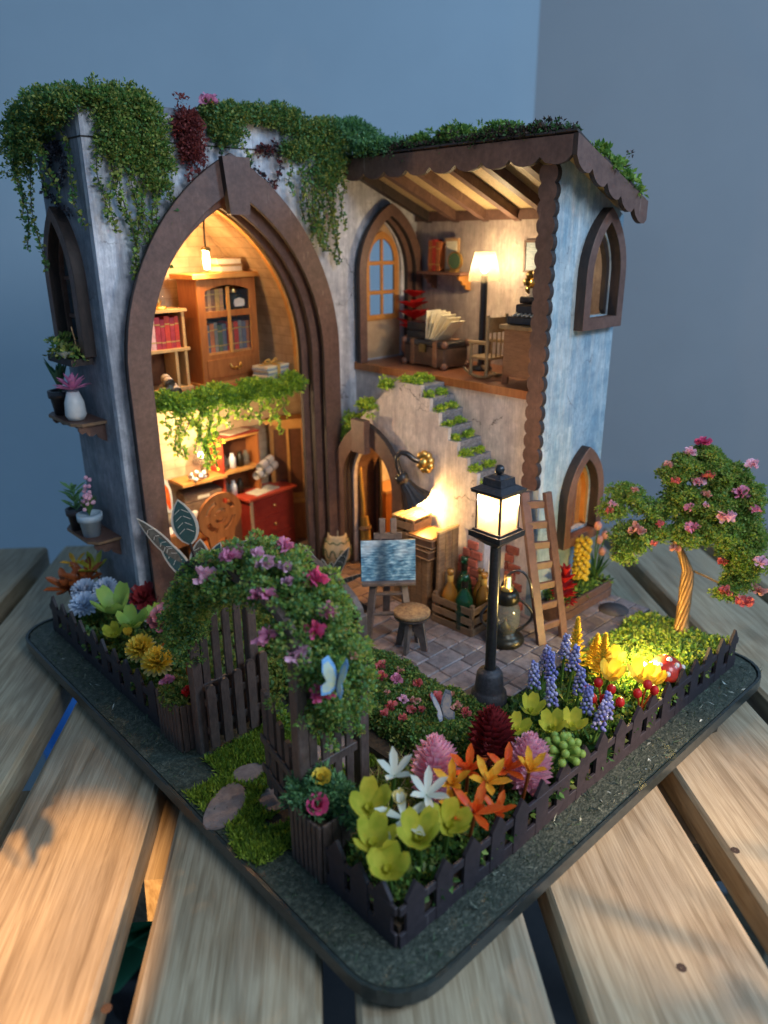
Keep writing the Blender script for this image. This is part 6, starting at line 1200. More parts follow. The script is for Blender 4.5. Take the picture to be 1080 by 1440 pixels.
moss_mass('wide green moss clump on the roof edge right of the keystone', [((10.2, 17.5, 20.15), (1.4, .5, .4)), ((11.3, 17.4, 19.2), (.8, .3, .8)), ((12.4, 17.4, 19.6), (1.1, .4, .7)), ((12.7, 17.35, 18.3), (.6, .28, .9)), ((13.4, 17.35, 18.8), (.5, .25, .6))], 320, [GREEN[0], OLIVE[0], OLIVE[1], BLUEG[0], GREEN[2]],
          [droop(11.5, 17.25, 18.4, 3.0, dx=.6), droop(11.0, 17.2, 18.3, 3.1, dx=1.1), droop(12.2, 17.3, 18.2, 2.6), droop(12.8, 17.3, 17.8, 3.1, dx=.2), droop(12.6, 17.3, 17.8, 2.0), droop(13.3, 17.2, 18.0, 1.9), droop(11.9, 17.3, 18.4, 3.2, dx=.5), droop(10.6, 17.2, 18.6, 1.2), droop(12.0, 17.4, 18.0, 2.9, dx=-.3), droop(13.0, 17.4, 17.6, 2.6), droop(11.3, 17.4, 18.4, 2.0)])
moss_mass('blue green moss clump along the roof behind the wing fascia', [((14.0, 17.4, 19.8), (1.3, .6, .45)), ((15.6, 17.3, 19.3), (1.2, .7, .4)), ((14.0, 15.8, 19.1), (.5, 1.3, .28))], 380, BLUEG+[GREEN[0]], [])
moss_mass('dark vine looping down the side wall below the roof corner', [((2.35, 19.9, 18.6), (.1, .2, .2))], 8, [mk('dark leaf', (.025, .03, .045), rough=.5)], [[(2.4, 20.7, 18.9), (2.35, 20.4, 18.0), (2.3, 19.9, 17.5), (2.3, 19.5, 17.7), (2.35, 19.1, 18.4)], [(2.35, 21.4, 17.6), (2.3, 20.4, 17.1), (2.35, 19.3, 16.6)]], cat='vine', name='vine')
moss_mass('dark curling vine on the wall right of the keystone', [((9.7, 17.6, 18.9), (.1, .1, .1))], 4, [MAROON[0], mk('dark leaf b', (.03, .025, .03), rough=.5)], [[(10.2, 17.6, 19.3), (10.4, 17.5, 18.5), (10.1, 17.5, 17.7), (9.6, 17.5, 17.9), (9.3, 17.5, 18.3)]], cat='vine', name='vine')
moss_mass('bark crumbs and moss lying along the wing roof edge', [((14.1, 14.5, 19.0), (.4, 2.8, .14)), ((14.1, 9.2, 19.0), (.45, 3.1, .16)), ((16.2, 6.3, 18.0), (1.2, .2, .1))], 420, BARK+[GREEN[2]], [], .12, 30, .15, 'moss', 'roof_moss')
moss_mass('green leafy moss tufts on top of the wing roof edge', [((14.5, 11.9, 19.25), (.4, .8, .3)), ((14.3, 9.6, 19.2), (.35, .9, .22)), ((14.4, 13.6, 19.2), (.3, .5, .25))], 150, GREEN, [], .16, 34, .2, 'moss', 'roof_moss')
moss_mass('bright leafy vine trailing over the sloping end fascia', [((15.4, 6.2, 18.4), (.35, .25, .16)), ((16.3, 6.1, 18.0), (.45, .22, .2)), ((17.2, 6.1, 17.6), (.4, .2, .2)), ((17.9, 6.1, 17.25), (.3, .2, .15))], 56, [GREEN[0], GREEN[1], GREEN[3]], [], .2, 14, .2, 'moss', 'roof_moss')
t = thing('roof_flower', 'single pink bloom on the roof edge above the maroon plant', 'flower', (7.3, 17.4, 20.35)); g = G(); ruffle(g, (0, 0, 0), .42, 0, 34); g.build('flower_head', [P['pink']], t, fix=False)
moss_mass('yellow green moss garland hanging along the upper floor edge inside the great arch', [((x, 18.15, 9.45+.12*math.sin(x*3)), (.55, .3, .34)) for x in (4.7, 5.5, 6.3, 7.1, 7.9, 8.7, 9.5, 10.3, 11.0)], 420, [BRIGHT[0], GREEN[1], BRIGHT[2], BRIGHT[1]], [droop(x, 18.0, 9.1, l) for x, l in [(4.6, .9), (4.9, 1.6), (5.4, .9), (5.8, 1.6), (6.1, 2.5), (6.35, 2.2), (6.8, 1.5), (7.3, .9), (7.8, .6), (8.4, .7), (9.0, .9), (9.5, 1.0), (9.9, 1.6), (10.3, .8), (5.1, 1.8), (6.0, 2.0), (6.55, 2.4)]], size=.15, group='moss garlands', probs=[.35, .3, .25, .1], lsz=.19)
moss_mass('small bright moss tufts on the sloping ledge beside the stair', [((13.0, 14.0, 9.75), (.3, .4, .18)), ((13.0, 15.2, 8.7), (.3, .6, .25)), ((13.1, 16.3, 7.75), (.3, .6, .3)), ((13.1, 16.9, 7.1), (.3, .4, .3))], 110, BRIGHT[:2]+[GREEN[1]], [[(13.0, 17.2, 7.0), (12.7, 17.5, 6.7), (12.3, 17.3, 6.8)]], .16, 26, .15, group='moss garlands')
for i, (y, z) in enumerate([(12.8, 10.1)]+[((ys[k_]+ys[k_+1])/2, zs_[k_+1]+.08) for k_ in range(7)]):
    wd_ = .75 if i == 0 else .18
    moss_mass(f"{'long bright moss tuft along the top landing of the stair' if i == 0 else 'bright moss tuft on the '+ORD[i-1]+' stair tread from the top'}", [((13.15, y, z), (.18, wd_, .1)), ((13.9, y, z), (.28, wd_*.9, .09))], 34 if i == 0 else 11, BRIGHT, [], .13, 24, .12, 'moss', 'moss_tuft', group='moss tufts on the stair')
p_, n_ = clumps(np.stack([rng.normal(7.05, .1, 1), [14.2], [6]], 1), .2, 1)

# ------------------------------------------------------------ tree, toadstool
te = thing('wire_tree', 'small tree with twisted copper wire trunk and green crown full of pink blooms', 'tree', (17.4, 1.9, .6))
spine = along([(17.35, 1.85, .5), (17.6, 1.98, 1.3), (17.95, 2.15, 2.4), (18.1, 2.25, 3.3), (18.05, 2.55, 3.9), (17.95, 2.9, 4.6)], 22)
g = G()
for k_ in range(9):
    a0 = k_*2*math.pi/9; pth = []
    for i, p in enumerate(spine):
        r = .20 if i < 12 else max(.09, .20-.015*(i-11)); r += .16*max(0, 1-i/4); r *= 1+.12*math.sin(k_*1.7+i*.5); a = a0+i*.28; pth.append((p[0]+r*math.cos(a), p[1]+r*math.sin(a), p[2]))
    g.tube(pth, .078*(.8+.4*((k_*7) % 5)/5), 6)
g.build('trunk', 'wire', te, world=True)
g = G(); g.tube([(18.1, 2.2, 3.4), (18.6, 1.8, 3.1), (19.0, 1.3, 2.8)], .05, 5); g.tube([(17.95, 2.9, 4.5), (17.2, 3.3, 5.2), (16.0, 3.5, 5.0)], .07, 5); g.tube([(17.95, 2.9, 4.5), (18.1, 2.2, 6.0), (18.3, 1.8, 7.4)], .09, 5); g.tube([(17.95, 2.9, 4.5), (18.3, 1.4, 4.9), (18.4, .6, 4.0)], .06, 5); g.build('branch_set', 'wire', te, world=True)
ells = [((18.15, 2.2, 7.7), (.75, .75, .65)), ((18.5, 1.5, 7.2), (.8, .8, .6)), ((17.2, 2.9, 7.3), (.7, .6, .45)), ((17.4, 2.4, 6.4), (.8, .9, .6)), ((18.0, 1.5, 6.2), (.9, .9, .85)), ((18.5, .8, 5.6), (.7, .7, .9)), ((17.3, 1.9, 5.3), (.9, .8, .6)), ((18.3, .6, 4.6), (.7, .65, .8)), ((18.0, .3, 3.7), (.6, .55, .6)), ((17.4, .4, 3.3), (.55, .5, .4)),
        ((15.6, 3.9, 6.65), (.65, .6, .35)), ((15.1, 4.1, 6.1), (.55, .55, .4)), ((15.9, 3.4, 6.3), (.5, .4, .35)), ((15.5, 3.4, 5.1), (.75, .7, .55)), ((15.2, 3.4, 4.6), (.55, .5, .45)), ((16.5, 2.7, 5.1), (.45, .45, .3)), ((18.9, 1.0, 6.7), (.4, .5, .5)), ((16.4, 2.9, 6.0), (.55, .5, .4)), ((18.6, .6, 6.6), (.6, .6, .6)), ((17.7, .9, 5.4), (.7, .6, .6)), ((18.6, .2, 5.0), (.5, .5, .8)), ((17.9, -.1, 4.3), (.5, .5, .6)), ((16.3, 3.1, 5.4), (.5, .5, .4)), ((17.5, 2.6, 7.6), (.6, .6, .5))]
c = in_ellipsoids(ells, 2300, .5); p_, n_ = clumps(c, .17, 48, .9); leaves('crown', p_, .105, [GREEN[0], GREEN[1], OLIVE[0], OLIVE[1], GREEN[3], GRASS[0]], te, n_, .6, 'stuff', .7, probs=[.2, .22, .14, .14, .15, .15])
tf = [(18.02, 2.38, 8.5, 'hotpink', 1.1), (17.4, 2.5, 8.2, 'lilac', .9), (16.6, 2.9, 7.8, 'peach', .7), (16.75, 2.6, 7.2, 'coral', .8), (17.6, 1.8, 7.4, 'coral', .9), (17.3, 2.0, 7.2, 'lilac', 1.1), (19.2, .9, 7.7, 'lilac', 1.0), (18.3, .8, 6.8, 'pink', 1.2), (17.6, .9, 6.0, 'lilac', 1.4), (16.8, 2.0, 6.3, 'pink', .8), (16.7, 1.7, 5.6, 'pink', 1.1), (16.0, 2.6, 5.7, 'coral', .7), (15.6, 2.6, 5.05, 'coral', .6), (15.0, 3.0, 5.6, 'peach', 1.3), (14.7, 3.9, 6.5, 'palepink', .7), (14.7, 4.0, 6.2, 'coral', .7), (17.1, .6, 4.5, 'coral', .8), (18.3, -.3, 4.35, 'palepink', 1.1), (16.2, 2.0, 4.85, 'peach', .9), (17.0, .3, 3.4, 'coral', 1.0), (17.4, -.3, 3.0, 'coral', 1.4), (18.2, -.4, 3.3, 'peach', 1.1), (17.0, 1.5, 6.9, 'peach', .7), (17.3, 1.6, 6.4, 'palepink', .6), (18.7, .4, 6.2, 'pink', .8), (15.5, 3.5, 6.95, 'peach', .6)]
blooms(te, [((x, y, z), c_, s_) for x, y, z, c_, s_ in tf], .30, on=c)
ms = thing('toadstool', 'red toadstool with white spots in the moss behind the fence', 'toadstool', (13.7, .62, .75)); g = G(); g.lathe([(.2, 0), (.17, .3), (.2, .6), (0, .6)], n=12); g.build('stalk', 'mushwhite', ms, loc=(0, 0, 0))
cap = [(0.05, .5), (.5, .5), (.62, .56), (.60, .75), (.45, 1.0), (.22, 1.15), (.001, 1.19)]; g = G(); g.lathe(cap, n=22); g.build('cap', 'mushred', ms, loc=(0, 0, 0)); 
for a, e in ((3.7, .45), (4.6, .9), (3.0, .85), (5.3, .5), (2.3, .55), (4.1, 1.35), (.6, .6)):
    d = Vector((math.cos(a)*math.cos(e), math.sin(a)*math.cos(e), math.sin(e))); g = G(); g.ball(Vector((d.x*.6, d.y*.6, .55+d.z*.62)), .10, n=8); g.build('spot', 'mushwhite', ms)
le = thing('garden_light', 'tiny glowing yellow garden bulb left of the toadstool', 'lamp', (13.25, 1.25, .7)); g = G(); g.ball((0, 0, .75), .17, n=10); g.build('bulb', 'bulb_white', le, loc=(0, 0, 0)); g = G(); g.tube([(0, 0, 0), (0, 0, .65)], .05, 6); g.build('stem', 'wire_dark', le, loc=(0, 0, 0))

# ------------------------------------------------------------ flowers
pm_cache = {}
def petal_parts(t, n, elev, L_, W_, mat, z=0, cup=.4, tip=.35, a0=0., curl=.25, name='petal', off=(0, 0)):
    key = (round(L_, 2), round(W_, 2), mat, cup, tip, curl)
    if key not in pm_cache:
        g = G(); petal(g, (0, 0, 0), (1, 0, 0), (0, 0, 1), L_, W_, cup, 0, 7 if W_ > .3 else 5, tip, curl); me = bpy.data.meshes.new('petal'); me.from_pydata(g.V, [], g.F); me.polygons.foreach_set('use_smooth', [True]*len(g.F)); me.materials.append(P[mat]); pm_cache[key] = me
    for k_ in range(n):
        o = new_obj(name, pm_cache[key], t, (off[0], off[1], z)); o.rotation_euler = (random.uniform(-.12, .12), -math.radians(elev)+random.uniform(-.08, .08), a0+2*math.pi*k_/n)
def tilt(m=.25): return (random.uniform(-m, m), random.uniform(-m, m), random.uniform(0, 6.28))
def stem(t, h, m='stem', r=.05): g = G(); g.tube([(0, 0, -h), (0, 0, .02)], r, 6); g.build('stem', [P[m]], t, loc=(0, 0, 0))
def face(loc, k_=.45):   # lean a bloom towards the front of the garden
    return (random.uniform(.15, .4)*k_*2, random.uniform(-.4, -.15)*k_*2, random.uniform(0, .3))
def cup_flower(label, loc, s, mat='lime', n=5, elev=38, rot=None, group=None, deep=None):
    t = thing('cup_succulent', label, 'succulent', loc, 0, group, rot=rot or face(loc)); petal_parts(t, n, elev*.35, .64*s, .46*s, mat, 0, .30, .5, random.uniform(0, 1), .8); petal_parts(t, 3, 60, .26*s, .2*s, deep or mat, .03, .3, .6, .5, .1)
    stem(t, loc[2]-.5); return t
GL = 'lime cup succulents'
for lb, l_, s_, m_ in [('lime cup succulent at the far left of the front cluster', (.95, 2.0, 2.2), 1.05, 'lime'), ('lime cup succulent below the leftmost one of the front cluster', (.35, 1.25, 1.95), 1.05, 'lime'), ('lowest lime cup succulent at the very front corner', (.18, .5, 1.85), 1.0, 'lime'),
                       ('bright lime cup succulent in the middle of the front cluster', (1.2, .5, 2.1), 1.1, 'lime'), ('olive lime cup succulent at the right of the front cluster', (2.1, .35, 2.0), 1.0, 'lime')]: cup_flower(lb, l_, s_, m_, group=GL)
for lb, l_, s_, m_ in [('yellow lime cup succulent right of the red cone flower', (6.74, 1.87, 1.7), .75, 'lime'), ('yellow lime cup succulent near the courtyard corner', (7.7, 2.05, 1.8), .8, 'lime'), ('olive lime cup succulent behind the right pink cone flower', (7.6, 1.15, 1.7), .85, 'lime'), ('olive round leaved succulent under the lavender', (8.2, .9, 1.6), .8, 'lime'),
                       ('large yellow cup succulent left of the toadstool', (11.7, .6, 1.9), .9, 'yellow'), ('yellow cup succulent behind the red berries', (10.9, 1.25, 2.0), .9, 'yellow'), ('yellow cup succulent in front of the garden bulb', (12.3, 1.9, 1.7), .8, 'yellow'), ('yellow cup succulent at the fence between the berry twigs', (12.5, .45, 1.5), .75, 'yellow')]: cup_flower(lb, l_, s_, m_, group='yellow green cup succulents of the right bed')
t = thing('green_rosette', 'pale green beaded rosette succulent at the fence right of the pink cone flower', 'succulent', (6.9, .3, 1.7)); g = G()
for e, n_, L_ in ((10, 8, .55), (38, 7, .55), (65, 4, .5)):
    for k_ in range(n_):
        a = k_*2*math.pi/n_+e; d = Vector((math.cos(a)*math.cos(math.radians(e)), math.sin(a)*math.cos(math.radians(e)), math.sin(math.radians(e)))); g = G(); g.tube([d*.08, d*L_*.6, d*L_], [.05, .09, .12], 7); g.ball(d*L_, .125, n=8); g.build('leaf', [P['limeg']], t)
stem(t, 1.1)
def star(label, loc, s, mat, n=5, elev=30, rot=None, group=None, inner=None, cat='flower'):
    t = thing('star_flower', label, cat, loc, 0, group, rot=rot or face(loc)); petal_parts(t, n, elev, .72*s, .22*s, mat, 0, .35, .12, random.uniform(0, 1), .15)
    if inner: petal_parts(t, 4, 62, .4*s, .16*s, inner, .04, .4, .3, .4, 0)
    stem(t, loc[2]-.5, 'stem' if mat in ('white',) else 'rust'); return t
star('tall white star flower at the left of the front bed', (1.75, 1.95, 2.85), 1.05, 'white', 5, 42, group='white star flowers'); star('white star flower leaning right in the front bed', (2.0, 1.05, 2.65), 1.0, 'white', 6, 30, group='white star flowers')
star('low white star flower with long petals above the lime succulents', (1.25, 1.1, 2.35), 1.05, 'white', 5, 8, group='white star flowers'); cup_flower('small pale yellow bud between the white star flowers', (1.5, 1.5, 2.45), .45, 'paleyellow', 6, 60)
for lb, l_, s_, m_, e in [('orange star succulent behind the amber ones, left', (3.95, 1.35, 2.1), 1.05, 'orange', 35), ('orange star succulent at the right of the orange cluster', (4.75, .65, 2.1), 1.05, 'orange', 30), ('deep orange star succulent at the bottom of the cluster', (2.95, .25, 2.0), 1.15, 'orange', 25), ('amber star flower at the left of the orange cluster', (3.1, 1.15, 2.25), 1.0, 'amber', 40),
                          ('amber star flower in the middle of the orange cluster', (3.8, .55, 2.3), 1.05, 'amber', 30), ('amber yellow star flower hanging over the fence', (5.0, .1, 2.25), 1.0, 'amber', 45), ('orange star succulent at the fence below the amber flowers', (3.6, .05, 1.75), .85, 'orange', 30), ('small amber star flower low at the left of the cluster', (2.75, .8, 1.95), .8, 'amber', 35)]: star(lb, l_, s_, m_, 5, e, group='orange and amber star flowers', inner=m_)
def cone(label, base, h, r, mat, group=None, lean=(0, 0)):
    t = thing('cone_flower', label, 'flower', base, 0, group, rot=(lean[0], lean[1], 0)); n = 13; cnt = 0; per = 11
    for i in range(n):
        u = i/(n-1); rr = r*(math.sin(math.pi*(u*.82+.16))**.75)*(1-.25*u); k_ = max(4, int(per*(1-u*.45)))
        for q_ in range(k_):
            a = q_*2*math.pi/k_+i*.7; e = math.radians(8+62*u); d = Vector((math.cos(a)*math.cos(e), math.sin(a)*math.cos(e), math.sin(e))); g_ = cone_g[mat]; cnt += 1
            o = new_obj('petal', cone_me(mat), t, (math.cos(a)*rr*.25, math.sin(a)*rr*.25, h*u*.82)); o.rotation_euler = (random.uniform(-.25, .25), -e, a); s_ = rr*.85+.12; o.scale = (s_, s_, s_)
    stem(t, .6); return t
cone_g = {k_: None for k_ in P}; cme = {}
def cone_me(mat):
    if mat not in cme:
        g = G(); petal(g, (0, 0, 0), (1, 0, 0), (0, 0, 1), 1.0, .42, .5, 0, 4, .06, .22); me = bpy.data.meshes.new('petal'); me.from_pydata(g.V, [], g.F); me.polygons.foreach_set('use_smooth', [True]*len(g.F)); me.materials.append(P[mat]); cme[mat] = me
    return cme[mat]
cone('large pink cone flower at the left of the front bed', (3.55, 2.2, 1.0), 2.3, .78, 'lilac', 'pink cone flowers'); cone('pink cone flower leaning right near the fence', (5.75, .62, .95), 2.1, .72, 'lilac', 'pink cone flowers'); cone('dark red cone flower in front of the courtyard corner', (5.7, 1.95, 1.1), 2.2, .78, 'darkred')
# lavender
LV = [(9.93, 3.27, 2.6), (9.31, 2.32, 2.7), (10.2, 2.38, 2.75), (9.53, 1.53, 2.55), (8.6, 1.73, 2.4), (8.9, .93, 2.3), (8.85, .5, 2.1), (8.89, 2.72, 2.5), (9.9, .6, 1.9), (10.9, 3.05, 2.7)]
for i, (x, y, z) in enumerate(LV):
    pale = i in (0, 7, 9, 4); t = thing('lavender', ['pale lavender spike at the back beside the tall yellow spike', 'violet blue lavender spike in the middle of the lavender clump', 'lavender spike right in front of the yellow spike', 'violet lavender spike leaning towards the red berries', 'pale lavender spike leaning left over the courtyard edge', 'blue lavender spike low in front of the red berries', 'lowest lavender spike close to the fence', 'pale lavender spike nearest to the lamp post', 'small lavender spike between fence and berries', 'pale lavender spike behind the yellow flowers'][i], 'lavender', (x, y, .6), 0, 'lavender spikes', rot=(random.uniform(-.15, .15), random.uniform(-.15, .15), 0))
    h = z-.6; stem(t, 0) if False else None; g = G(); g.tube([(0, 0, 0), (0, 0, h)], .045, 6); g.build('stem', [P['stem']], t, loc=(0, 0, 0)); g = G()
    for k_ in range(46): a = k_*2.4; u = k_/46; r_ = .21*(1-.6*u)*random.uniform(.6, 1.1); g.ball((r_*math.cos(a), r_*math.sin(a), h-.55+.95*u), .065*random.uniform(.7, 1.2), m=random.choice((0, 0, 1) if not pale else (1, 1, 0)), n=5)
    g.build('flower_head', [P['lav'], P['lavp']], t, loc=(0, 0, 0))
    for s__ in (0, 2.2):
        g = G(); petal(g, (0, 0, .2), (math.cos(s__+i), math.sin(s__+i), 1.2), (0, 0, 1), .8, .16, .3, 0, 4, .1); g.build('leaf', [P['stem']], t, loc=(0, 0, 0))
for i, (x, y, z, h) in enumerate([(11.5, 2.95, .6, 2.75), (11.75, 2.0, .6, 2.4), (12.3, 2.6, .6, 1.9)]):
    t = thing('yellow_spike', ['tallest yellow feathery spike behind the lavender', 'yellow feathery spike right of the tallest one', 'short yellow feathery spike near the moss'][i], 'flower', (x, y, z), 0, 'yellow feathery spikes'); g = G()
    for k_ in range(90):
        u = k_/90; a = k_*2.4; e = math.radians(20+45*u); d = (math.cos(a)*math.cos(e), math.sin(a)*math.cos(e), math.sin(e)); petal(g, (0, 0, h*(.3+.68*u)), d, (0, 0, 1), (.52-.36*u), .15, .3, 0, 3, .6)
    g.build('flower_head', [P['yellow']], t, loc=(0, 0, 0)); g = G(); g.tube([(0, 0, 0), (0, 0, h*.9)], .05, 6); g.build('stem', [P['stem']], t, loc=(0, 0, 0))
def berries(label, base, pts, mat='red'):
    t = thing('berry_twig', label, 'berries', base, 0, 'red berry twigs')
    for p in pts:
        q_ = Vector(p)-Vector(base); g = G(); g.tube([(0, 0, 0), q_*.6+Vector((0, 0, .1)), q_], .035, 5); g.build('twig', [P['rust']], t, loc=(0, 0, 0)); g = G(); g.ball(q_, .15, n=10, sz=1.15); g.build('berry', [P[mat]], t)
berries('red berry twig with five berries beside the lavender', (10.1, .85, .9), [(10.25, 1.25, 2.15), (10.3, .8, 2.1), (9.55, 1.0, 2.0), (9.9, .8, 1.9), (10.2, .4, 1.85), (9.9, 1.4, 2.0)])
berries('red berry twig with three berries at the fence left of the toadstool', (11.3, .25, .9), [(10.9, .2, 1.95), (11.3, .1, 2.15), (11.6, -.02, 1.85)])
# rose planter by the gate
t = thing('planter_greenery', 'bushy dark green foliage filling the planter box right of the gate', 'shrub', (.6, 3.5, 1.5)); c = in_ellipsoids([((.5, 3.6, 1.95), (.75, .85, .55)), ((.9, 3.0, 1.8), (.6, .6, .5))], 120, .5); p_, n_ = clumps(c, .2, 46); leaves('foliage', p_, .17, BLUEG+[GREEN[2]], t, n_, .4, 'stuff', .8)
def rose(label, loc, mat, s=1., rot=None, layers=((12, 8, .42), (38, 7, .36), (62, 6, .28), (80, 4, .18)), centre=None, name='rose', W=.34, cat='flower', group=None):
    t = thing(name, label, cat, loc, 0, group, rot=rot or (.5, -.5, 0), scale=s)
    for e, n_, L_ in layers: petal_parts(t, n_, e, L_, W*(L_/.42)**.5, mat, 0, .35, .7, e, .3)
    if centre: g = G(); g.ball((0, 0, .12), .08, n=8); g.build('centre', [P[centre]], t)
    return t
rose('red open rose in the planter box right of the gate', (.15, 3.1, 2.15), 'hotpink', .75, centre='amber'); rose('pale yellow rose above the red one in the right planter box', (.6, 3.5, 2.45), 'yellow', .7, rot=(.2, -.2, 0))
t = thing('planter_greenery', 'green foliage filling the planter box left of the gate', 'shrub', (.3, 10.8, 1.4)); c = in_ellipsoids([((.25, 10.6, 1.75), (.45, .7, .4))], 60, .4); p_, n_ = clumps(c, .18, 40); leaves('foliage', p_, .14, OLIVE+[GREEN[0]], t, n_, .5, 'stuff', .8)
for lb, l_, c_ in [('pink crumpled flower in the planter box left of the gate', (.1, 11.0, 2.1), 'pink'), ('small red flower beside the arbour post at the left planter', (.35, 9.95, 2.1), 'red')]:
    t = thing('small_flower', lb, 'flower', l_); g = G(); ruffle(g, (0, 0, 0), .3); g.build('flower_head', [P[c_]], t, fix=False)
rose('small white flower with yellow centre behind the left gate post', (1.0, 10.4, 2.5), 'white', .7, centre='yellow', layers=((20, 6, .4),))
# left bed
def pompon(label, loc, s, mats, group=None, rot=None, W=.15, lay=((0, 18, .5), (18, 18, .52), (38, 14, .5), (58, 10, .46), (78, 5, .4))):
    t = thing('pompon_flower', label, 'flower', loc, 0, group, rot=rot or (.3, -.35, 0), scale=s)
    for i, (e, n_, L_) in enumerate(lay): petal_parts(t, n_, e, L_, W, mats[0] if i > 0 or len(mats) < 2 else mats[1], 0, .4, .5, e*.1, .15)
    stem(t, .8); return t
pompon('yellow pompon flower with pale tips, upper of the two by the left fence', (.72, 14.2, 1.7), 1.15, ['yellow', 'paleyellow'], 'yellow pompon flowers'); pompon('yellow pompon flower with pale tips, lower right of the two by the left fence', (.75, 12.9, 1.7), 1.25, ['yellow', 'paleyellow'], 'yellow pompon flowers')
pompon('ice blue pompon flower nearest to the left fence', (.7, 19.2, 1.6), 1.25, ['blue'], 'ice blue pompon flowers'); pompon('ice blue pompon flower behind the nearest one', (1.1, 20.1, 1.8), 1.15, ['blue'], 'ice blue pompon flowers'); pompon('ice blue pompon flower beside the house wall', (1.7, 19.3, 2.0), 1.05, ['blue'], 'ice blue pompon flowers')
cup_flower('large lime cup succulent in the left bed', (1.2, 17.2, 1.9), 1.45, 'limeg', rot=(.15, -.2, 0)); cup_flower('lime cup succulent below the large one in the left bed', (1.2, 15.9, 1.75), 1.1, 'limeg'); cup_flower('small yellow green succulent at the fence of the left bed', (.55, 16.1, 1.55), .75, 'lime'); cup_flower('tiny yellow bud between the left bed succulents', (.8, 15.5, 1.75), .4, 'yellow', 6, 60); cup_flower('pale green succulent behind the dusty red rosette', (2.1, 15.6, 1.8), .9, 'limeg')
rose('large dusty red rosette succulent in the left bed', (2.0, 14.3, 2.2), 'rose', 1.9, rot=(.15, -.25, 0), layers=((10, 12, .45), (30, 11, .45), (52, 8, .4), (75, 5, .3)), W=.2, name='rosette_succulent', cat='succulent'); rose('dark maroon rosette succulent beside the house wall', (2.6, 17.6, 1.9), 'darkred', 1.5, layers=((10, 9, .45), (35, 8, .4), (60, 6, .3)), W=.22, name='rosette_succulent', cat='succulent')
for lb, l_ in [('rust coloured star plant at the far left corner of the bed', (.75, 21.0, 1.7)), ('rust coloured star plant beside the far left corner', (1.5, 20.9, 1.9))]: star(lb, l_, 1.5, 'rust', 7, 25, group='rust star plants', inner='rust')
star('olive star plant at the corner of the house in the left bed', (2.0, 21.0, 2.2), 1.3, 'lime', 6, 35); star('small ochre leaf plant above the rust star plants', (1.4, 21.6, 2.5), .9, 'amber', 5, 20)
for lb, l_, c_, s_ in [('orange curled bloom below the dark leaved plant', (3.3, 15.5, 2.6), 'orange', .42), ('salmon crumpled bloom left of the rose arch', (2.6, 13.6, 3.0), 'coral', .45), ('orange small flower under the dusty rosette', (1.7, 12.8, 1.8), 'orange', .3), ('rust orange flower beside the yellow pompons', (1.4, 13.6, 1.7), 'orange', .32)]:
    t = thing('small_flower', lb, 'flower', l_); g = G(); ruffle(g, (0, 0, 0), s_); g.build('flower_head', [P[c_]], t, fix=False); stem(t, l_[2]-.6, 'rust', .03)
# big dark leaves with pale outlines
LD = mk('dark teal printed leaf', (.012, .055, .06), (.03, .09, .085), 4, .4, stretch=(1, 1, 6)); LB = mk('brown printed leaf', (.05, .04, .03), (.15, .13, .10), 5, .4); LE = mk('pale laser cut edge', (.62, .55, .45), rough=.5)
def bigleaf(t, az, el, L_, W_, mat, base=(0, 0, 0), st=.8):
    n = 9; pts = []
    for i in range(n+1): u = i/n; pts.append((W_*.5*math.sin(math.pi*u**.85)**.8, u*L_))
    outl = [(-a, b) for a, b in pts]+[(a, b) for a, b in pts[::-1][1:-1]]; g = G(); g.prism([(x*1.1, y*1.02-.01*L_) for x, y in outl], 'y', .012, .03); g.prism([(x*.86, y*.95+.025*L_) for x, y in outl], 'y', -.012, .0115, 1)
    for k_ in range(4): z = L_*(.3+.14*k_); g.box((-W_*.17, -.015, z+.05), (W_*.32, .008, .02), 0, Matrix.Rotation(-.6, 3, 'Y').to_3x3()); g.box((W_*.17, -.015, z+.05), (W_*.32, .008, .02), 0, Matrix.Rotation(.6, 3, 'Y'))
    d = Vector((math.cos(az)*math.cos(el), math.sin(az)*math.cos(el), math.sin(el))); o = g.build('leaf', [LE, mat], t, loc=Vector(base)+d*st); q = d.to_track_quat('Z', 'Y'); cdir = Vector((-.66, -.69, .2)); x_ = d.cross(cdir).normalized(); y_ = d.cross(x_)
    o.rotation_euler = Matrix((x_, y_*1, d)).transposed().to_euler(); y2 = o.rotation_euler; g = G(); g.tube([Vector(base), Vector(base)+d*st*1.05], .05, 5); g.build('leaf_stalk', 'wire_dark', t, loc=(0, 0, 0))
t = thing('foliage_plant', 'tall plant with dark teal leaves edged in cream standing before the great arch', 'plant', (3.9, 15.3, .6))
RA = math.atan2(-.68, .73)
def az(s_): return RA if s_ > 0 else RA+math.pi
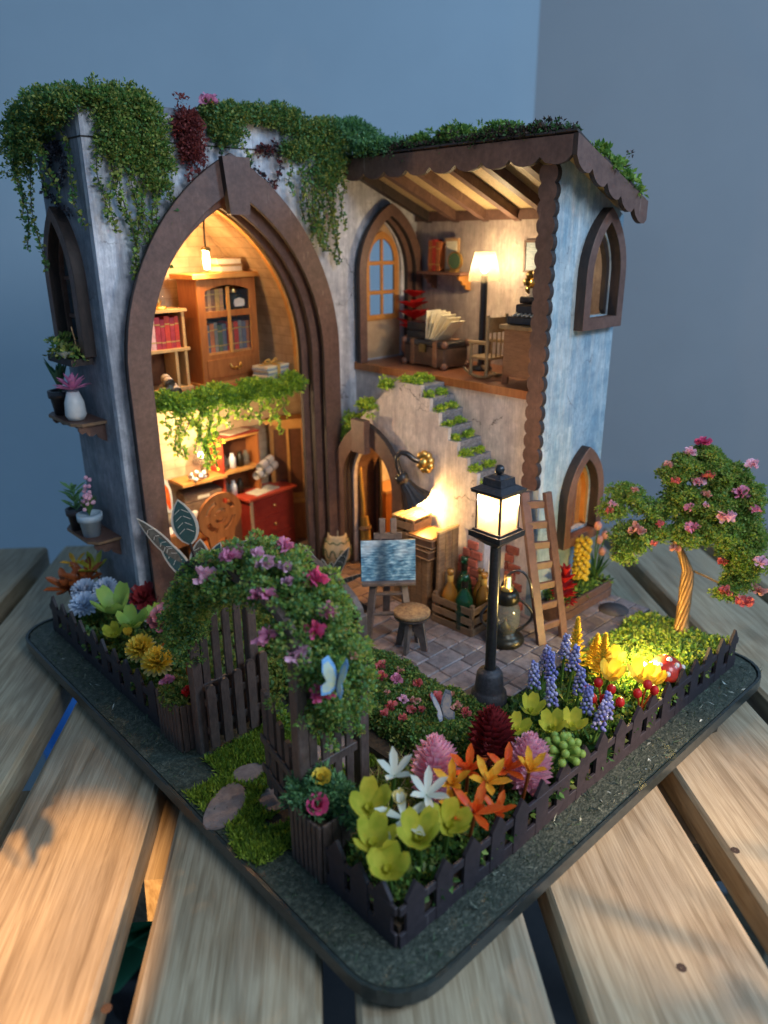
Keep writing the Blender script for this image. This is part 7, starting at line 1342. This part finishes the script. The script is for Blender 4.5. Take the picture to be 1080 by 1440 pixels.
for s_, el, L_, W_, m_, b, st_ in [(-1, 80, 1.9, .95, LD, 2.9, 1.3), (-1, 58, 2.3, .68, LD, 2.2, .5), (-1, 50, 2.5, .5, LB, 2.7, .9), (1, 86, 1.75, .8, LB, 2.2, .5), (1, 66, 1.7, .6, LD, 2.2, .6), (1, 38, 2.3, .5, LB, 2.7, .6), (1, 80, 1.1, .45, LB, 1.5, .3)]:
    e = math.radians(el); bigleaf(t, az(s_) if el <= 90 else az(-s_), e if el <= 90 else math.pi-e, L_, W_, m_, (0, 0, b-.2), st_)
G().tube([(0, 0, 0), (0, 0, 2.6)], .09, 6).build('stem', 'wire_dark', t, loc=(0, 0, 0))
t = thing('foliage_plant', 'short plant with dark cream edged leaves at the courtyard step behind the rose arch', 'plant', (9.35, 14.2, .7))
for s_, el, L_, W_ in [(-1, 66, 2.0, .42), (1, 62, 2.0, .4), (-1, 84, 1.2, .4), (1, 22, 1.7, .22), (1, 78, 1.1, .35)]: bigleaf(t, az(s_), math.radians(el), L_, W_, LB, (0, 0, .6), .2)
G().tube([(0, 0, 0), (0, 0, .8)], .06, 6).build('stem', 'wire_dark', t, loc=(0, 0, 0))

# ------------------------------------------------------------ unseen leafy blockers, added out of view to break up the two low sun spots
def branch(label, org, d, n, L_, leaf):
    t = thing('unseen_shadow_branch', label, 'branch', org, 0, 'unseen shadow branches beside the table'); d = Vector(d).normalized(); s = d.cross(Vector((0, 0, 1))).normalized(); P_ = [d*L_*i/6+Vector((0, 0, .25*math.sin(i))) for i in range(7)]
    g = G(); g.tube(P_, [.12, .1, .09, .08, .06, .05, .03], 6); g.build('stem', 'crate', t, loc=(0, 0, 0)); g = G()
    for i in range(n):
        u = random.uniform(.05, 1); b = d*L_*u; dd = (d*random.uniform(-.2, 1)+s*random.uniform(-1.2, 1.2)+Vector((0, 0, random.uniform(-.8, .8)))).normalized(); petal(g, b, dd, dd.orthogonal(), leaf*random.uniform(.6, 1.2), leaf*.45, .1, 0, 5, .1)
    o = g.build('leaf_set', [GREEN[0]], t, loc=(0, 0, 0), fix=False); o['kind'] = 'stuff'
branch('unseen leafy branch added left of the table to give the sun patch a jagged edge', (-19.5, 3.0, 7.2), (1, -.15, -.03), 90, 9.0, 1.5)
branch('unseen leafy branch added right of the table to dapple the warm light', (22.5, -17.5, 7.0), (-1, .02, .03), 70, 17.0, 1.7)
